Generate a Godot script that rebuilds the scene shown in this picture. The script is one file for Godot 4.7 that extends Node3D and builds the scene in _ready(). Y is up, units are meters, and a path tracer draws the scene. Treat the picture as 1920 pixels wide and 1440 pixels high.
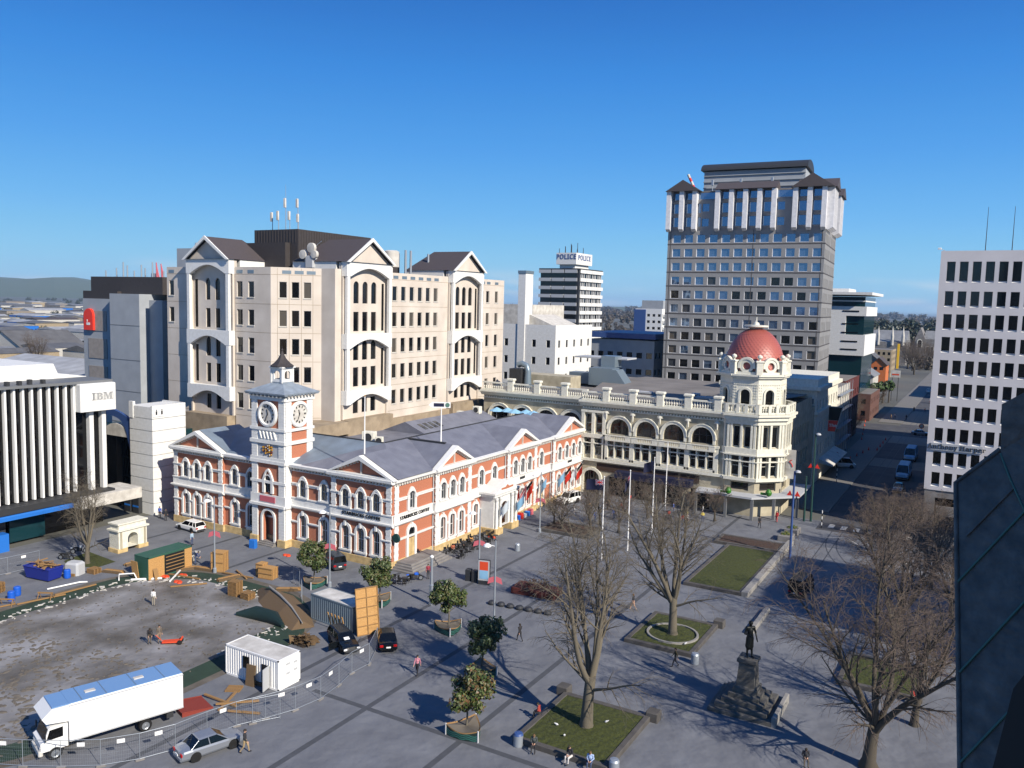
extends Node3D

var M := {}
var used := {}
var cache := {}
var rng := RandomNumberGenerator.new()
const CAM_H := 32.0

class MB:
	var v := PackedVector3Array()
	var n := PackedVector3Array()
	var c := PackedColorArray()
	var col := Color.WHITE
	var tint := false
	var flip := false

	func tri_n(a: Vector3, b: Vector3, d: Vector3, na: Vector3, nb: Vector3, nd: Vector3) -> void:
		v.push_back(a); v.push_back(d); v.push_back(b)
		n.push_back(na); n.push_back(nd); n.push_back(nb)
		if tint:
			c.push_back(col); c.push_back(col); c.push_back(col)

	func tri(a: Vector3, b: Vector3, d: Vector3) -> void:
		var q := (b - a).cross(d - a).normalized()
		if flip:
			tri_n(a, d, b, -q, -q, -q)
		else:
			tri_n(a, b, d, q, q, q)

	func quad(a: Vector3, b: Vector3, d: Vector3, e: Vector3) -> void:
		var q := (d - a).cross(e - b).normalized()
		if flip:
			tri_n(a, d, b, -q, -q, -q)
			tri_n(a, e, d, -q, -q, -q)
		else:
			tri_n(a, b, d, q, q, q)
			tri_n(a, d, e, q, q, q)

	func box(mn: Vector3, mx: Vector3, t := Transform3D.IDENTITY) -> void:
		var p := []
		for i in 8:
			p.append(t * Vector3(mx.x if i & 1 else mn.x, mx.y if i & 2 else mn.y, mx.z if i & 4 else mn.z))
		quad(p[0], p[2], p[3], p[1]); quad(p[4], p[5], p[7], p[6])
		quad(p[0], p[4], p[6], p[2]); quad(p[1], p[3], p[7], p[5])
		quad(p[2], p[6], p[7], p[3]); quad(p[0], p[1], p[5], p[4])

	func cbox(at: Vector3, s: Vector3, t := Transform3D.IDENTITY) -> void:
		box(at - s * 0.5, at + s * 0.5, t)

	func bbox(mn: Vector3, mx: Vector3, b: float, t := Transform3D.IDENTITY) -> void:
		var poly := PackedVector2Array([Vector2(mn.x + b, mn.z), Vector2(mx.x - b, mn.z), Vector2(mx.x, mn.z + b), Vector2(mx.x, mx.z - b), Vector2(mx.x - b, mx.z), Vector2(mn.x + b, mx.z), Vector2(mn.x, mx.z - b), Vector2(mn.x, mn.z + b)])
		var cc := Vector2((mn.x + mx.x) * 0.5, (mn.z + mx.z) * 0.5)
		var hs := Vector2((mx.x - mn.x) * 0.5, (mx.z - mn.z) * 0.5)
		var sc := Vector2((hs.x - b) / hs.x, (hs.y - b) / hs.y)
		var m := poly.size()
		for i in m:
			var a := poly[i]
			var d := poly[(i + 1) % m]
			var a2 := cc + (a - cc) * sc
			var d2 := cc + (d - cc) * sc
			quad(t * Vector3(a.x, mn.y, a.y), t * Vector3(a.x, mx.y - b, a.y), t * Vector3(d.x, mx.y - b, d.y), t * Vector3(d.x, mn.y, d.y))
			quad(t * Vector3(a.x, mx.y - b, a.y), t * Vector3(a2.x, mx.y, a2.y), t * Vector3(d2.x, mx.y, d2.y), t * Vector3(d.x, mx.y - b, d.y))
			tri(t * Vector3(cc.x, mx.y, cc.y), t * Vector3(d2.x, mx.y, d2.y), t * Vector3(a2.x, mx.y, a2.y))
			tri(t * Vector3(cc.x, mn.y, cc.y), t * Vector3(a.x, mn.y, a.y), t * Vector3(d.x, mn.y, d.y))

	func prism(poly: PackedVector2Array, z0: float, z1: float, t := Transform3D.IDENTITY, caps := true) -> void:
		var p := poly
		flip = t.basis.determinant() < 0.0
		var area := 0.0
		for i in p.size():
			area += p[i].cross(p[(i + 1) % p.size()])
		if area < 0.0:
			p = poly.duplicate(); p.reverse()
		if caps:
			var ix := Geometry2D.triangulate_polygon(p)
			for i in range(0, ix.size(), 3):
				var a := p[ix[i]]
				var b := p[ix[i + 1]]
				var d := p[ix[i + 2]]
				if (b - a).cross(d - a) < 0.0:
					var e := b; b = d; d = e
				tri(t * Vector3(a.x, a.y, z1), t * Vector3(b.x, b.y, z1), t * Vector3(d.x, d.y, z1))
				tri(t * Vector3(a.x, a.y, z0), t * Vector3(d.x, d.y, z0), t * Vector3(b.x, b.y, z0))
		for i in p.size():
			var a := p[i]
			var b := p[(i + 1) % p.size()]
			quad(t * Vector3(a.x, a.y, z0), t * Vector3(b.x, b.y, z0), t * Vector3(b.x, b.y, z1), t * Vector3(a.x, a.y, z1))
		flip = false

	func slab(poly: PackedVector2Array, y0: float, y1: float, t := Transform3D.IDENTITY) -> void:
		var q := PackedVector2Array()
		for p in poly:
			q.push_back(Vector2(p.x, -p.y))
		prism(q, y0, y1, t * Transform3D(Basis(Vector3.RIGHT, -PI / 2), Vector3.ZERO))

	func sheet(poly: PackedVector2Array, y: float) -> void:
		var ix := Geometry2D.triangulate_polygon(poly)
		for i in range(0, ix.size(), 3):
			var a := poly[ix[i]]
			var b := poly[ix[i + 1]]
			var d := poly[ix[i + 2]]
			if (b - a).cross(d - a) > 0.0:
				var e := b; b = d; d = e
			tri(Vector3(a.x, y, a.y), Vector3(b.x, y, b.y), Vector3(d.x, y, d.y))

	func tube(a: Vector3, b: Vector3, r0: float, r1: float, k := 6, caps := true) -> void:
		path([a, b], [r0, r1], k, caps)

	func path(pts: Array, rad: Array, k := 6, caps := true) -> void:
		var m := pts.size()
		var side := Vector3.ZERO
		var pv := []
		var pn := []
		for i in m:
			var d: Vector3 = (pts[mini(i + 1, m - 1)] - pts[maxi(i - 1, 0)]).normalized()
			if side == Vector3.ZERO:
				side = d.cross(Vector3.UP if absf(d.y) < 0.9 else Vector3.RIGHT).normalized()
			else:
				side = (side - d * side.dot(d)).normalized()
			var up := d.cross(side)
			for j in k:
				var an := TAU * j / k
				var w := side * cos(an) + up * sin(an)
				pn.append(w); pv.append(pts[i] + w * rad[i])
		for i in m - 1:
			for j in k:
				var a := i * k + j
				var b := i * k + (j + 1) % k
				tri_n(pv[a], pv[b], pv[b + k], pn[a], pn[b], pn[b + k])
				tri_n(pv[a], pv[b + k], pv[a + k], pn[a], pn[b + k], pn[a + k])
		if caps:
			for j in k:
				tri(pts[0], pv[(j + 1) % k], pv[j])
				tri(pts[m - 1], pv[(m - 1) * k + j], pv[(m - 1) * k + (j + 1) % k])

	func lathe(pr: Array, k := 16, t := Transform3D.IDENTITY, soft := true, turn := 0.0) -> void:
		for i in pr.size() - 1:
			var p: Vector2 = pr[i]
			var q: Vector2 = pr[i + 1]
			var nn := Vector2(q.y - p.y, p.x - q.x).normalized()
			for j in k:
				var a := TAU * j / k + turn
				var b := TAU * (j + 1) / k + turn
				var ca := Vector3(cos(a), 0, -sin(a))
				var cb := Vector3(cos(b), 0, -sin(b))
				var p0 := t * (ca * p.x + Vector3.UP * p.y)
				var p1 := t * (cb * p.x + Vector3.UP * p.y)
				var q0 := t * (ca * q.x + Vector3.UP * q.y)
				var q1 := t * (cb * q.x + Vector3.UP * q.y)
				if soft:
					var n0 := (t.basis * (ca * nn.x + Vector3.UP * nn.y)).normalized()
					var n1 := (t.basis * (cb * nn.x + Vector3.UP * nn.y)).normalized()
					tri_n(p0, p1, q1, n0, n1, n1); tri_n(p0, q1, q0, n0, n1, n0)
				else:
					quad(p0, p1, q1, q0)

	func wall(t: Transform3D, x0: float, x1: float, y0: float, y1: float, holes: Array, depth: float) -> void:
		var xs := [x0, x1]
		var ys := [y0, y1]
		for h in holes:
			var top: float = h[3] + h[5]
			for q in [h[0], h[1]]:
				if not xs.has(q): xs.append(q)
			for q in [h[2], top]:
				if not ys.has(q): ys.append(q)
		xs.sort(); ys.sort()
		for i in xs.size() - 1:
			var run := -1
			for j in ys.size():
				var solid := false
				if j < ys.size() - 1:
					solid = true
					var cx: float = (xs[i] + xs[i + 1]) * 0.5
					var cy: float = (ys[j] + ys[j + 1]) * 0.5
					for h in holes:
						if cx > h[0] and cx < h[1] and cy > h[2] and cy < h[3] + h[5]:
							solid = false
							break
				if solid and run < 0:
					run = j
				if not solid and run >= 0:
					quad(t * Vector3(xs[i], ys[run], 0), t * Vector3(xs[i + 1], ys[run], 0), t * Vector3(xs[i + 1], ys[j], 0), t * Vector3(xs[i], ys[j], 0))
					run = -1
		for h in holes:
			var pts := outline(h)
			var top: float = h[3] + h[5]
			for i in range(1, pts.size()):
				var a: Vector2 = pts[i - 1]
				var b: Vector2 = pts[i]
				quad(t * Vector3(a.x, a.y, 0), t * Vector3(a.x, a.y, -depth), t * Vector3(b.x, b.y, -depth), t * Vector3(b.x, b.y, 0))
				if h[5] > 0.0 and i > 1 and i < pts.size() - 1:
					quad(t * Vector3(a.x, a.y, 0), t * Vector3(b.x, b.y, 0), t * Vector3(b.x, top, 0), t * Vector3(a.x, top, 0))
			var e: Vector2 = pts[pts.size() - 1]
			var f: Vector2 = pts[0]
			quad(t * Vector3(e.x, e.y, 0), t * Vector3(e.x, e.y, -depth), t * Vector3(f.x, f.y, -depth), t * Vector3(f.x, f.y, 0))

	static func outline(h: Array, grow := 0.0) -> Array:
		var r := [Vector2(h[0] - grow, h[2])]
		var cx: float = (h[0] + h[1]) * 0.5
		var hw: float = (h[1] - h[0]) * 0.5 + grow
		var rise: float = h[5] + grow
		if h[4] == 0:
			r.append(Vector2(h[0] - grow, h[3] + grow)); r.append(Vector2(h[1] + grow, h[3] + grow))
		elif h[4] == 1:
			for i in 11:
				var a := PI - PI * i / 10.0
				r.append(Vector2(cx + cos(a) * hw, h[3] + sin(a) * rise))
		else:
			for i in 11:
				var s := i / 5.0 - 1.0
				r.append(Vector2(cx + s * hw, h[3] + rise * (1.0 - pow(absf(s), 1.75)) ))
		r.append(Vector2(h[1] + grow, h[2]))
		return r

	func ring(t: Transform3D, h: Array, wide: float, z0: float, z1: float) -> void:
		var a := outline(h)
		var b := outline(h, wide)
		for i in a.size() - 1:
			var i0: Vector2 = a[i]
			var i1: Vector2 = a[i + 1]
			var o0: Vector2 = b[i]
			var o1: Vector2 = b[i + 1]
			quad(t * Vector3(o0.x, o0.y, z1), t * Vector3(i0.x, i0.y, z1), t * Vector3(i1.x, i1.y, z1), t * Vector3(o1.x, o1.y, z1))
			quad(t * Vector3(o0.x, o0.y, z0), t * Vector3(o0.x, o0.y, z1), t * Vector3(o1.x, o1.y, z1), t * Vector3(o1.x, o1.y, z0))
			quad(t * Vector3(i0.x, i0.y, z0), t * Vector3(i1.x, i1.y, z0), t * Vector3(i1.x, i1.y, z1), t * Vector3(i0.x, i0.y, z1))

	func mesh() -> ArrayMesh:
		var m := ArrayMesh.new()
		var a := []
		a.resize(Mesh.ARRAY_MAX)
		a[Mesh.ARRAY_VERTEX] = v
		a[Mesh.ARRAY_NORMAL] = n
		if tint:
			a[Mesh.ARRAY_COLOR] = c
		m.add_surface_from_arrays(Mesh.PRIMITIVE_TRIANGLES, a)
		return m

func numbered(called: String) -> String:
	used[called] = used.get(called, -1) + 1
	return called if used[called] == 0 else "%s_%03d" % [called, used[called]]

func thing(called: String, label: String, category: String, at := Vector3.ZERO, turn := 0.0, group := "") -> Node3D:
	var o := Node3D.new()
	o.name = numbered(called)
	add_child(o)
	o.position = at
	o.rotation.y = turn
	o.set_meta("label", label)
	o.set_meta("category", category)
	if group: o.set_meta("group", group)
	return o

func copy(src: Node3D, called: String, label: String, at: Vector3, turn := 0.0, group := "") -> Node3D:
	var o: Node3D = src.duplicate()
	o.name = numbered(called)
	add_child(o)
	o.position = at
	o.rotation.y = turn
	o.set_meta("label", label)
	if group: o.set_meta("group", group)
	return o

func put(called: String, mesh: Mesh, mat: Material, parent: Node3D, t := Transform3D.IDENTITY) -> MeshInstance3D:
	var o := MeshInstance3D.new()
	o.name = called
	o.mesh = mesh
	o.material_override = mat
	parent.add_child(o, true)
	o.transform = t
	return o

func obj(called: String, mb: MB, mat: Material, parent: Node3D) -> MeshInstance3D:
	var t := Transform3D.IDENTITY
	if parent != self:
		t = parent.transform.affine_inverse()
		if parent.get_parent() != self:
			t = parent.transform.affine_inverse() * parent.get_parent().transform.affine_inverse()
	return put(called, mb.mesh(), mat, parent, t)

func loc(called: String, mb: MB, mat: Material, parent: Node3D, t := Transform3D.IDENTITY) -> MeshInstance3D:
	return put(called, mb.mesh(), mat, parent, t)

func single(called: String, mb: MB, mat: Material, label: String, category: String, at: Vector3, turn := 0.0, group := "") -> MeshInstance3D:
	var o := put(numbered(called), mb.mesh(), mat, self, Transform3D(Basis(Vector3.UP, turn), at))
	o.set_meta("label", label); o.set_meta("category", category)
	if group: o.set_meta("group", group)
	return o

func struct(called: String, mb: MB, mat: Material) -> MeshInstance3D:
	var o := put(numbered(called), mb.mesh(), mat, self)
	o.set_meta("kind", "structure")
	return o

func stuff(o: Node3D) -> void:
	o.set_meta("kind", "stuff")

func face_e(x: float, z: float, y := 0.0) -> Transform3D:
	return Transform3D(Basis(), Vector3(x, y, z))

func face_n(x: float, z: float, y := 0.0) -> Transform3D:
	return Transform3D(Basis(Vector3.UP, PI / 2), Vector3(x, y, z))

func face_a(deg: float, x: float, z: float, y := 0.0) -> Transform3D:
	return Transform3D(Basis(Vector3.UP, deg_to_rad(deg)), Vector3(x, y, z))

func window(parent: Node3D, t: Transform3D, h: Array, depth: float, bars: Array, fmat: Material, gmat: Material, fw := 0.07) -> void:
	var w: float = h[1] - h[0]
	var key := "w%.2f_%.2f_%d_%.2f_%s_%.2f" % [w, h[3] - h[2], h[4], h[5], str(bars), fw]
	if not cache.has(key):
		var q := [-w * 0.5, w * 0.5, 0.0, h[3] - h[2], h[4], h[5]]
		var f := MB.new()
		var inner := [q[0] + fw, q[1] - fw, fw, q[3] - (fw if q[4] == 0 else 0.0), q[4], maxf(q[5] - fw, 0.0)]
		f.ring(Transform3D.IDENTITY, inner, fw, -0.04, 0.04)
		f.box(Vector3(q[0], 0, -0.04), Vector3(q[1], fw, 0.04))
		var top: float = q[3] + q[5]
		for k in bars[0]:
			var x: float = -w * 0.5 + w * (k + 1.0) / (bars[0] + 1.0)
			f.box(Vector3(x - fw * 0.35, fw, -0.03), Vector3(x + fw * 0.35, top - fw * 1.2, 0.03))
		for k in bars[1]:
			var y: float = top * (k + 1.0) / (bars[1] + 1.0)
			f.box(Vector3(q[0] + fw, y - fw * 0.35, -0.025), Vector3(q[1] - fw, y + fw * 0.35, 0.035))
		var g := MB.new()
		var poly := PackedVector2Array()
		for p in MB.outline(q):
			poly.push_back(p)
		g.prism(poly, -0.03, -0.015)
		cache[key] = [f.mesh(), g.mesh()]
	var tt := t * Transform3D(Basis(), Vector3((h[0] + h[1]) * 0.5, h[2], -depth + 0.05))
	var o := put("window", cache[key][0], fmat, parent, parent.transform.affine_inverse() * tt)
	put("pane", cache[key][1], gmat, o)

func pane(parent: Node3D, t: Transform3D, h: Array, depth: float, gmat: Material) -> void:
	var key := "p%.2f_%.2f_%d_%.2f" % [h[1] - h[0], h[3] - h[2], h[4], h[5]]
	if not cache.has(key):
		var g := MB.new()
		var poly := PackedVector2Array()
		var w: float = h[1] - h[0]
		for p in MB.outline([-w * 0.5, w * 0.5, 0.0, h[3] - h[2], h[4], h[5]]):
			poly.push_back(p)
		g.prism(poly, -0.03, 0.0)
		cache[key] = g.mesh()
	put("window", cache[key], gmat, parent, parent.transform.affine_inverse() * (t * Transform3D(Basis(), Vector3((h[0] + h[1]) * 0.5, h[2], -depth + 0.03))))

func lettering(called: String, words: String, size: float, mat: Material, parent: Node3D, t: Transform3D, deep := 0.06, serif := false, wide := 1.0) -> void:
	var f := SystemFont.new()
	f.font_names = PackedStringArray(["Droid Serif" if serif else "Droid Sans"])
	f.font_weight = 700
	var m := TextMesh.new()
	m.text = words
	m.font = f
	m.font_size = 64
	m.pixel_size = size / 48.0
	m.depth = deep
	m.curve_step = 2.0
	var o := put(called, m, mat, parent, t * Transform3D(Basis.from_scale(Vector3(wide, 1, 1)), Vector3.ZERO))
	o.name = called

func V2(a: Array) -> PackedVector2Array:
	var r := PackedVector2Array()
	for i in range(0, a.size(), 2):
		r.push_back(Vector2(a[i], a[i + 1]))
	return r

func noise_tex(freq: float, lo: Color, hi: Color, kind := 3, oct := 4, sd := 1, px := 512, mid := -1.0) -> ImageTexture:
	var f := FastNoiseLite.new()
	f.seed = sd
	f.noise_type = kind
	f.frequency = freq
	f.fractal_octaves = oct
	var im := f.get_seamless_image(px, px, false, false, 0.15)
	im.convert(Image.FORMAT_RGB8)
	var d := im.get_data()
	var lut := PackedByteArray()
	for i in 256:
		var t := i / 255.0
		if mid >= 0.0:
			t = smoothstep(mid - 0.12, mid + 0.12, t)
		var q := lo.lerp(hi, t)
		lut.append_array([mini(255, int(q.r * 255)), mini(255, int(q.g * 255)), mini(255, int(q.b * 255))])
	for i in range(0, d.size(), 3):
		var k := d[i] * 3
		d[i] = lut[k]; d[i + 1] = lut[k + 1]; d[i + 2] = lut[k + 2]
	return ImageTexture.create_from_image(Image.create_from_data(px, px, false, Image.FORMAT_RGB8, d))

func bump_tex(freq: float, strength: float, sd := 1, px := 256) -> ImageTexture:
	var f := FastNoiseLite.new()
	f.seed = sd
	f.frequency = freq
	f.fractal_octaves = 4
	var im := f.get_seamless_image(px, px)
	im.bump_map_to_normal_map(strength)
	return ImageTexture.create_from_image(im)

func plain(called: String, c: Color, rough := 0.8, metal := 0.0) -> StandardMaterial3D:
	var m := StandardMaterial3D.new()
	m.albedo_color = c
	m.roughness = rough
	m.metallic = metal
	M[called] = m
	return m

func grainy(called: String, c: Color, tex: Texture2D, metres: float, rough := 0.85, bump: Texture2D = null, deep := 0.5) -> StandardMaterial3D:
	var m := plain(called, c, rough)
	m.albedo_texture = tex
	m.uv1_triplanar = true
	m.uv1_world_triplanar = true
	m.uv1_scale = Vector3.ONE / metres
	if bump:
		m.normal_enabled = true
		m.normal_texture = bump
		m.normal_scale = deep
	return m

func _ready() -> void:
	rng.seed = 7
	# --- camera: 32 m up, looking 29.9 degrees south of west, a little down, slightly rolled
	var cam := Camera3D.new()
	add_child(cam)
	cam.name = "camera"
	cam.fov = rad_to_deg(2.0 * atan(720.0 / 1550.0))
	cam.near = 0.05
	cam.far = 30000.0
	cam.position = Vector3(0, CAM_H, 0)
	cam.basis = Basis(Vector3.UP, deg_to_rad(29.9)) * Basis(Vector3.RIGHT, deg_to_rad(-5.57)) * Basis(Vector3.BACK, deg_to_rad(1.42))
	cam.current = true
	# --- sky, sun, exposure
	var env := Environment.new()
	env.background_mode = Environment.BG_SKY
	env.sky = Sky.new()
	var pano := PanoramaSkyMaterial.new()
	pano.panorama = sky_picture()
	env.sky.sky_material = pano
	env.background_energy_multiplier = 0.667
	env.tonemap_mode = Environment.TONE_MAPPER_LINEAR
	env.tonemap_exposure = 1.5
	env.sdfgi_enabled = true
	env.ssao_enabled = true
	env.ssil_enabled = true
	env.fog_enabled = true
	env.fog_density = 0.00006
	env.fog_light_color = Color(0.66, 0.8, 0.94)
	var we := WorldEnvironment.new()
	we.name = "daylight"
	we.environment = env
	add_child(we)
	var sun := DirectionalLight3D.new()
	sun.name = "sun"
	sun.light_energy = 1.5
	sun.light_color = Color(1.0, 0.96, 0.9)
	sun.light_angular_distance = 0.53
	sun.shadow_enabled = true
	add_child(sun)
	sun.look_at_from_position(Vector3(0.793, 0.552, 0.258) * 100.0, Vector3.ZERO)
	make_materials()
	ground_and_streets()
	post_office()
	telephone_building()
	domed_theatre()
	office_tower()
	gridded_office()
	finned_office()
	striped_building()
	bank_building()
	police_block()
	backdrop_buildings()
	worcester_street()
	far_town()
	cathedral_roof()
	trees()
	square_furniture()
	building_site()
	vehicles()
	people()

func sky_picture() -> ImageTexture:
	var w := 1024
	var h := 1024
	var stops := [[0.0, Color(0.66, 0.82, 0.93)], [1.0, Color(0.63, 0.82, 0.94)], [3.0, Color(0.56, 0.80, 0.95)], [6.0, Color(0.45, 0.73, 0.955)], [10.0, Color(0.34, 0.64, 0.93)], [15.0, Color(0.245, 0.55, 0.875)], [20.0, Color(0.185, 0.45, 0.78)], [35.0, Color(0.18, 0.43, 0.74)], [90.0, Color(0.175, 0.40, 0.70)]]
	var f := FastNoiseLite.new()
	f.seed = 5
	f.frequency = 1.0
	f.fractal_octaves = 5
	var im := Image.create(w, h, false, Image.FORMAT_RGB8)
	for y in h:
		var el := 90.0 - (y + 0.5) / h * 180.0
		var e := maxf(el, 0.0)
		var q: Color = stops[0][1]
		for i in stops.size() - 1:
			if e >= stops[i][0] and e <= stops[i + 1][0]:
				q = stops[i][1].lerp(stops[i + 1][1], (e - stops[i][0]) / (stops[i + 1][0] - stops[i][0]))
		if el < 0.0:
			q = q.lerp(Color(0.5, 0.56, 0.6), clampf(-el / 4.0, 0.0, 1.0))
		if el > -1.0 and el < 5.0:
			for x in w:
				var a := TAU * x / w
				var k := f.get_noise_3d(cos(a) * 5.0, el * 0.9, sin(a) * 5.0)
				var band := smoothstep(-0.6, 0.5, el) * (1.0 - smoothstep(1.1, 2.6, el))
				k = smoothstep(0.02, 0.42, k) * band * 0.75
				im.set_pixel(x, y, q.lerp(Color(0.86, 0.9, 0.94), k))
		else:
			im.fill_rect(Rect2i(0, y, w, 1), q)
	return ImageTexture.create_from_image(im)

func make_materials() -> void:
	var W := Color.WHITE
	var fine := noise_tex(0.02, Color(0.86, 0.86, 0.86), W, 3, 5, 3)
	var stain := noise_tex(0.008, Color(0.80, 0.79, 0.78), W, 3, 5, 11)
	var blotch := noise_tex(0.006, Color(0.72, 0.72, 0.74), W, 3, 6, 21)
	var rough := bump_tex(0.06, 3.0, 4)
	grainy("paving", Color(0.43, 0.44, 0.46), noise_tex(0.01, Color(0.84, 0.84, 0.85), W, 3, 6, 31, 1024), 31.0, 0.9, rough, 0.25)
	grainy("paving_band", Color(0.29, 0.30, 0.32), fine, 7.0, 0.9)
	grainy("asphalt", Color(0.30, 0.30, 0.31), noise_tex(0.012, Color(0.78, 0.78, 0.8), W, 3, 6, 32), 23.0, 0.92)
	grainy("city_ground", Color(0.40, 0.40, 0.37), blotch, 160.0, 0.95)
	grainy("footpath", Color(0.46, 0.45, 0.43), fine, 6.0, 0.9)
	grainy("kerb", Color(0.56, 0.55, 0.53), fine, 3.0, 0.9)
	grainy("bed_stone", Color(0.33, 0.32, 0.31), stain, 4.0, 0.9)
	grainy("grass", Color(0.27, 0.29, 0.10), noise_tex(0.03, Color(0.62, 0.66, 0.5), Color(1, 1, 0.9), 3, 5, 14), 5.0, 0.95, rough, 0.8)
	grainy("bed_soil", Color(0.26, 0.19, 0.15), fine, 2.0, 0.95)
	grainy("rink", Color(0.60, 0.60, 0.61), noise_tex(0.0045, Color(0.52, 0.49, 0.43), Color(1.0, 1.0, 1.0), 3, 7, 44, 1024), 23.0, 0.6, rough, 0.3)
	grainy("mud", Color(0.41, 0.385, 0.345), stain, 5.0, 0.85)
	grainy("green_felt", Color(0.15, 0.24, 0.18), stain, 6.0, 0.95)
	grainy("brick", Color(0.72, 0.46, 0.35), noise_tex(0.05, Color(0.84, 0.82, 0.8), W, 3, 4, 8), 3.0, 0.85)
	grainy("brick_dark", Color(0.34, 0.13, 0.10), fine, 3.0, 0.85)
	grainy("white_paint", Color(0.86, 0.86, 0.85), noise_tex(0.02, Color(0.93, 0.93, 0.92), W, 3, 4, 9), 5.0, 0.7)
	grainy("white_worn", Color(0.82, 0.81, 0.78), stain, 5.0, 0.75)
	grainy("cream", Color(0.80, 0.70, 0.50), stain, 3.0, 0.8)
	grainy("slate", Color(0.47, 0.48, 0.52), noise_tex(0.012, Color(0.78, 0.78, 0.8), W, 3, 6, 17), 11.0, 0.6)
	grainy("metal_roof", Color(0.47, 0.53, 0.59), stain, 9.0, 0.5)
	grainy("lead", Color(0.56, 0.61, 0.66), stain, 4.0, 0.55)
	grainy("beige", Color(0.80, 0.765, 0.72), noise_tex(0.01, Color(0.90, 0.89, 0.88), W, 3, 5, 23), 17.0, 0.85)
	grainy("beige_dark", Color(0.63, 0.57, 0.48), stain, 7.0, 0.85)
	grainy("tile_roof", Color(0.30, 0.27, 0.27), fine, 4.0, 0.75)
	grainy("penthouse", Color(0.235, 0.215, 0.21), fine, 5.0, 0.7)
	grainy("stucco", Color(0.72, 0.69, 0.60), stain, 6.0, 0.85)
	grainy("stucco_white", Color(0.86, 0.85, 0.80), noise_tex(0.02, Color(0.9, 0.9, 0.88), W, 3, 4, 12), 4.0, 0.8)
	grainy("flat_roof", Color(0.49, 0.47, 0.45), noise_tex(0.008, Color(0.8, 0.8, 0.8), W, 3, 6, 27), 25.0, 0.9)
	grainy("dome_red", Color(0.70, 0.385, 0.34), fine, 3.0, 0.45)
	grainy("tower_stone", Color(0.53, 0.53, 0.53), noise_tex(0.01, Color(0.92, 0.92, 0.92), W, 3, 5, 29), 19.0, 0.8)
	grainy("tower_pale", Color(0.86, 0.86, 0.87), fine, 7.0, 0.8)
	plain("tower_line", Color(0.27, 0.26, 0.26), 0.8)
	grainy("office_white", Color(0.80, 0.785, 0.785), noise_tex(0.01, Color(0.94, 0.94, 0.94), W, 3, 5, 37), 15.0, 0.75)
	grainy("concrete", Color(0.52, 0.51, 0.50), stain, 6.0, 0.88)
	grainy("concrete_dark", Color(0.34, 0.34, 0.35), stain, 6.0, 0.88)
	grainy("bank_grey", Color(0.60, 0.62, 0.64), noise_tex(0.01, Color(0.93, 0.93, 0.93), W, 3, 4, 41), 13.0, 0.8)
	grainy("bank_panel", Color(0.60, 0.57, 0.54), fine, 9.0, 0.8)
	grainy("plywood", Color(0.74, 0.58, 0.36), noise_tex(0.03, Color(0.82, 0.78, 0.72), W, 3, 4, 51), 2.0, 0.8)
	grainy("timber", Color(0.62, 0.49, 0.32), noise_tex(0.05, Color(0.75, 0.72, 0.66), W, 3, 4, 52), 1.2, 0.85)
	grainy("timber_old", Color(0.46, 0.38, 0.28), noise_tex(0.05, Color(0.7, 0.68, 0.64), W, 3, 4, 53), 1.4, 0.9)
	grainy("bark", Color(0.37, 0.34, 0.30), noise_tex(0.06, Color(0.6, 0.6, 0.56), W, 3, 4, 61), 1.3, 0.95, rough, 0.8)
	grainy("bark_pale", Color(0.46, 0.43, 0.38), noise_tex(0.06, Color(0.62, 0.62, 0.58), W, 3, 4, 62), 1.3, 0.95)
	plain("twig", Color(0.38, 0.35, 0.30), 0.95)
	plain("twig_red", Color(0.385, 0.335, 0.295), 0.95)
	var leaf := plain("leaf", Color.WHITE, 0.5)
	leaf.vertex_color_use_as_albedo = true
	leaf.backlight_enabled = true
	leaf.backlight = Color(0.10, 0.13, 0.03)
	var tinted := plain("tinted", Color.WHITE, 0.85)
	tinted.vertex_color_use_as_albedo = true
	grainy("copper_slate", Color(0.50, 0.48, 0.46), noise_tex(0.02, Color(0.55, 0.58, 0.6), W, 3, 7, 71), 0.6, 0.8, rough, 0.8)
	plain("verdigris", Color(0.30, 0.44, 0.40), 0.7)
	plain("glass", Color(0.05, 0.055, 0.06), 0.06)
	plain("glass_warm", Color(0.12, 0.11, 0.10), 0.08)
	plain("glass_blind", Color(0.30, 0.28, 0.25), 0.25)
	plain("glass_grey", Color(0.20, 0.215, 0.235), 0.08)
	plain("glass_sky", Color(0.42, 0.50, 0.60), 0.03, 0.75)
	plain("glass_teal", Color(0.10, 0.24, 0.27), 0.06, 0.35)
	plain("glass_dark", Color(0.03, 0.03, 0.034), 0.05)
	plain("white_gloss", Color(0.88, 0.88, 0.87), 0.35)
	plain("white_car", Color(0.85, 0.85, 0.84), 0.25)
	plain("silver_car", Color(0.56, 0.58, 0.61), 0.28, 0.5)
	plain("dark_car", Color(0.06, 0.075, 0.09), 0.22)
	plain("black_car", Color(0.025, 0.03, 0.03), 0.2)
	plain("blue_grey_car", Color(0.16, 0.20, 0.24), 0.25)
	plain("black", Color(0.035, 0.035, 0.037), 0.7)
	plain("rubber", Color(0.06, 0.06, 0.062), 0.85)
	plain("steel", Color(0.55, 0.57, 0.59), 0.4, 0.6)
	plain("galvanised", Color(0.62, 0.65, 0.68), 0.45, 0.5)
	plain("grey_pipe", Color(0.50, 0.56, 0.60), 0.4, 0.5)
	plain("dark_grey", Color(0.17, 0.175, 0.185), 0.6)
	plain("mid_grey", Color(0.40, 0.41, 0.42), 0.7)
	plain("light_grey", Color(0.66, 0.67, 0.68), 0.7)
	plain("steel_blue", Color(0.20, 0.30, 0.50), 0.5)
	plain("lamp_green", Color(0.10, 0.24, 0.22), 0.5)
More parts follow.
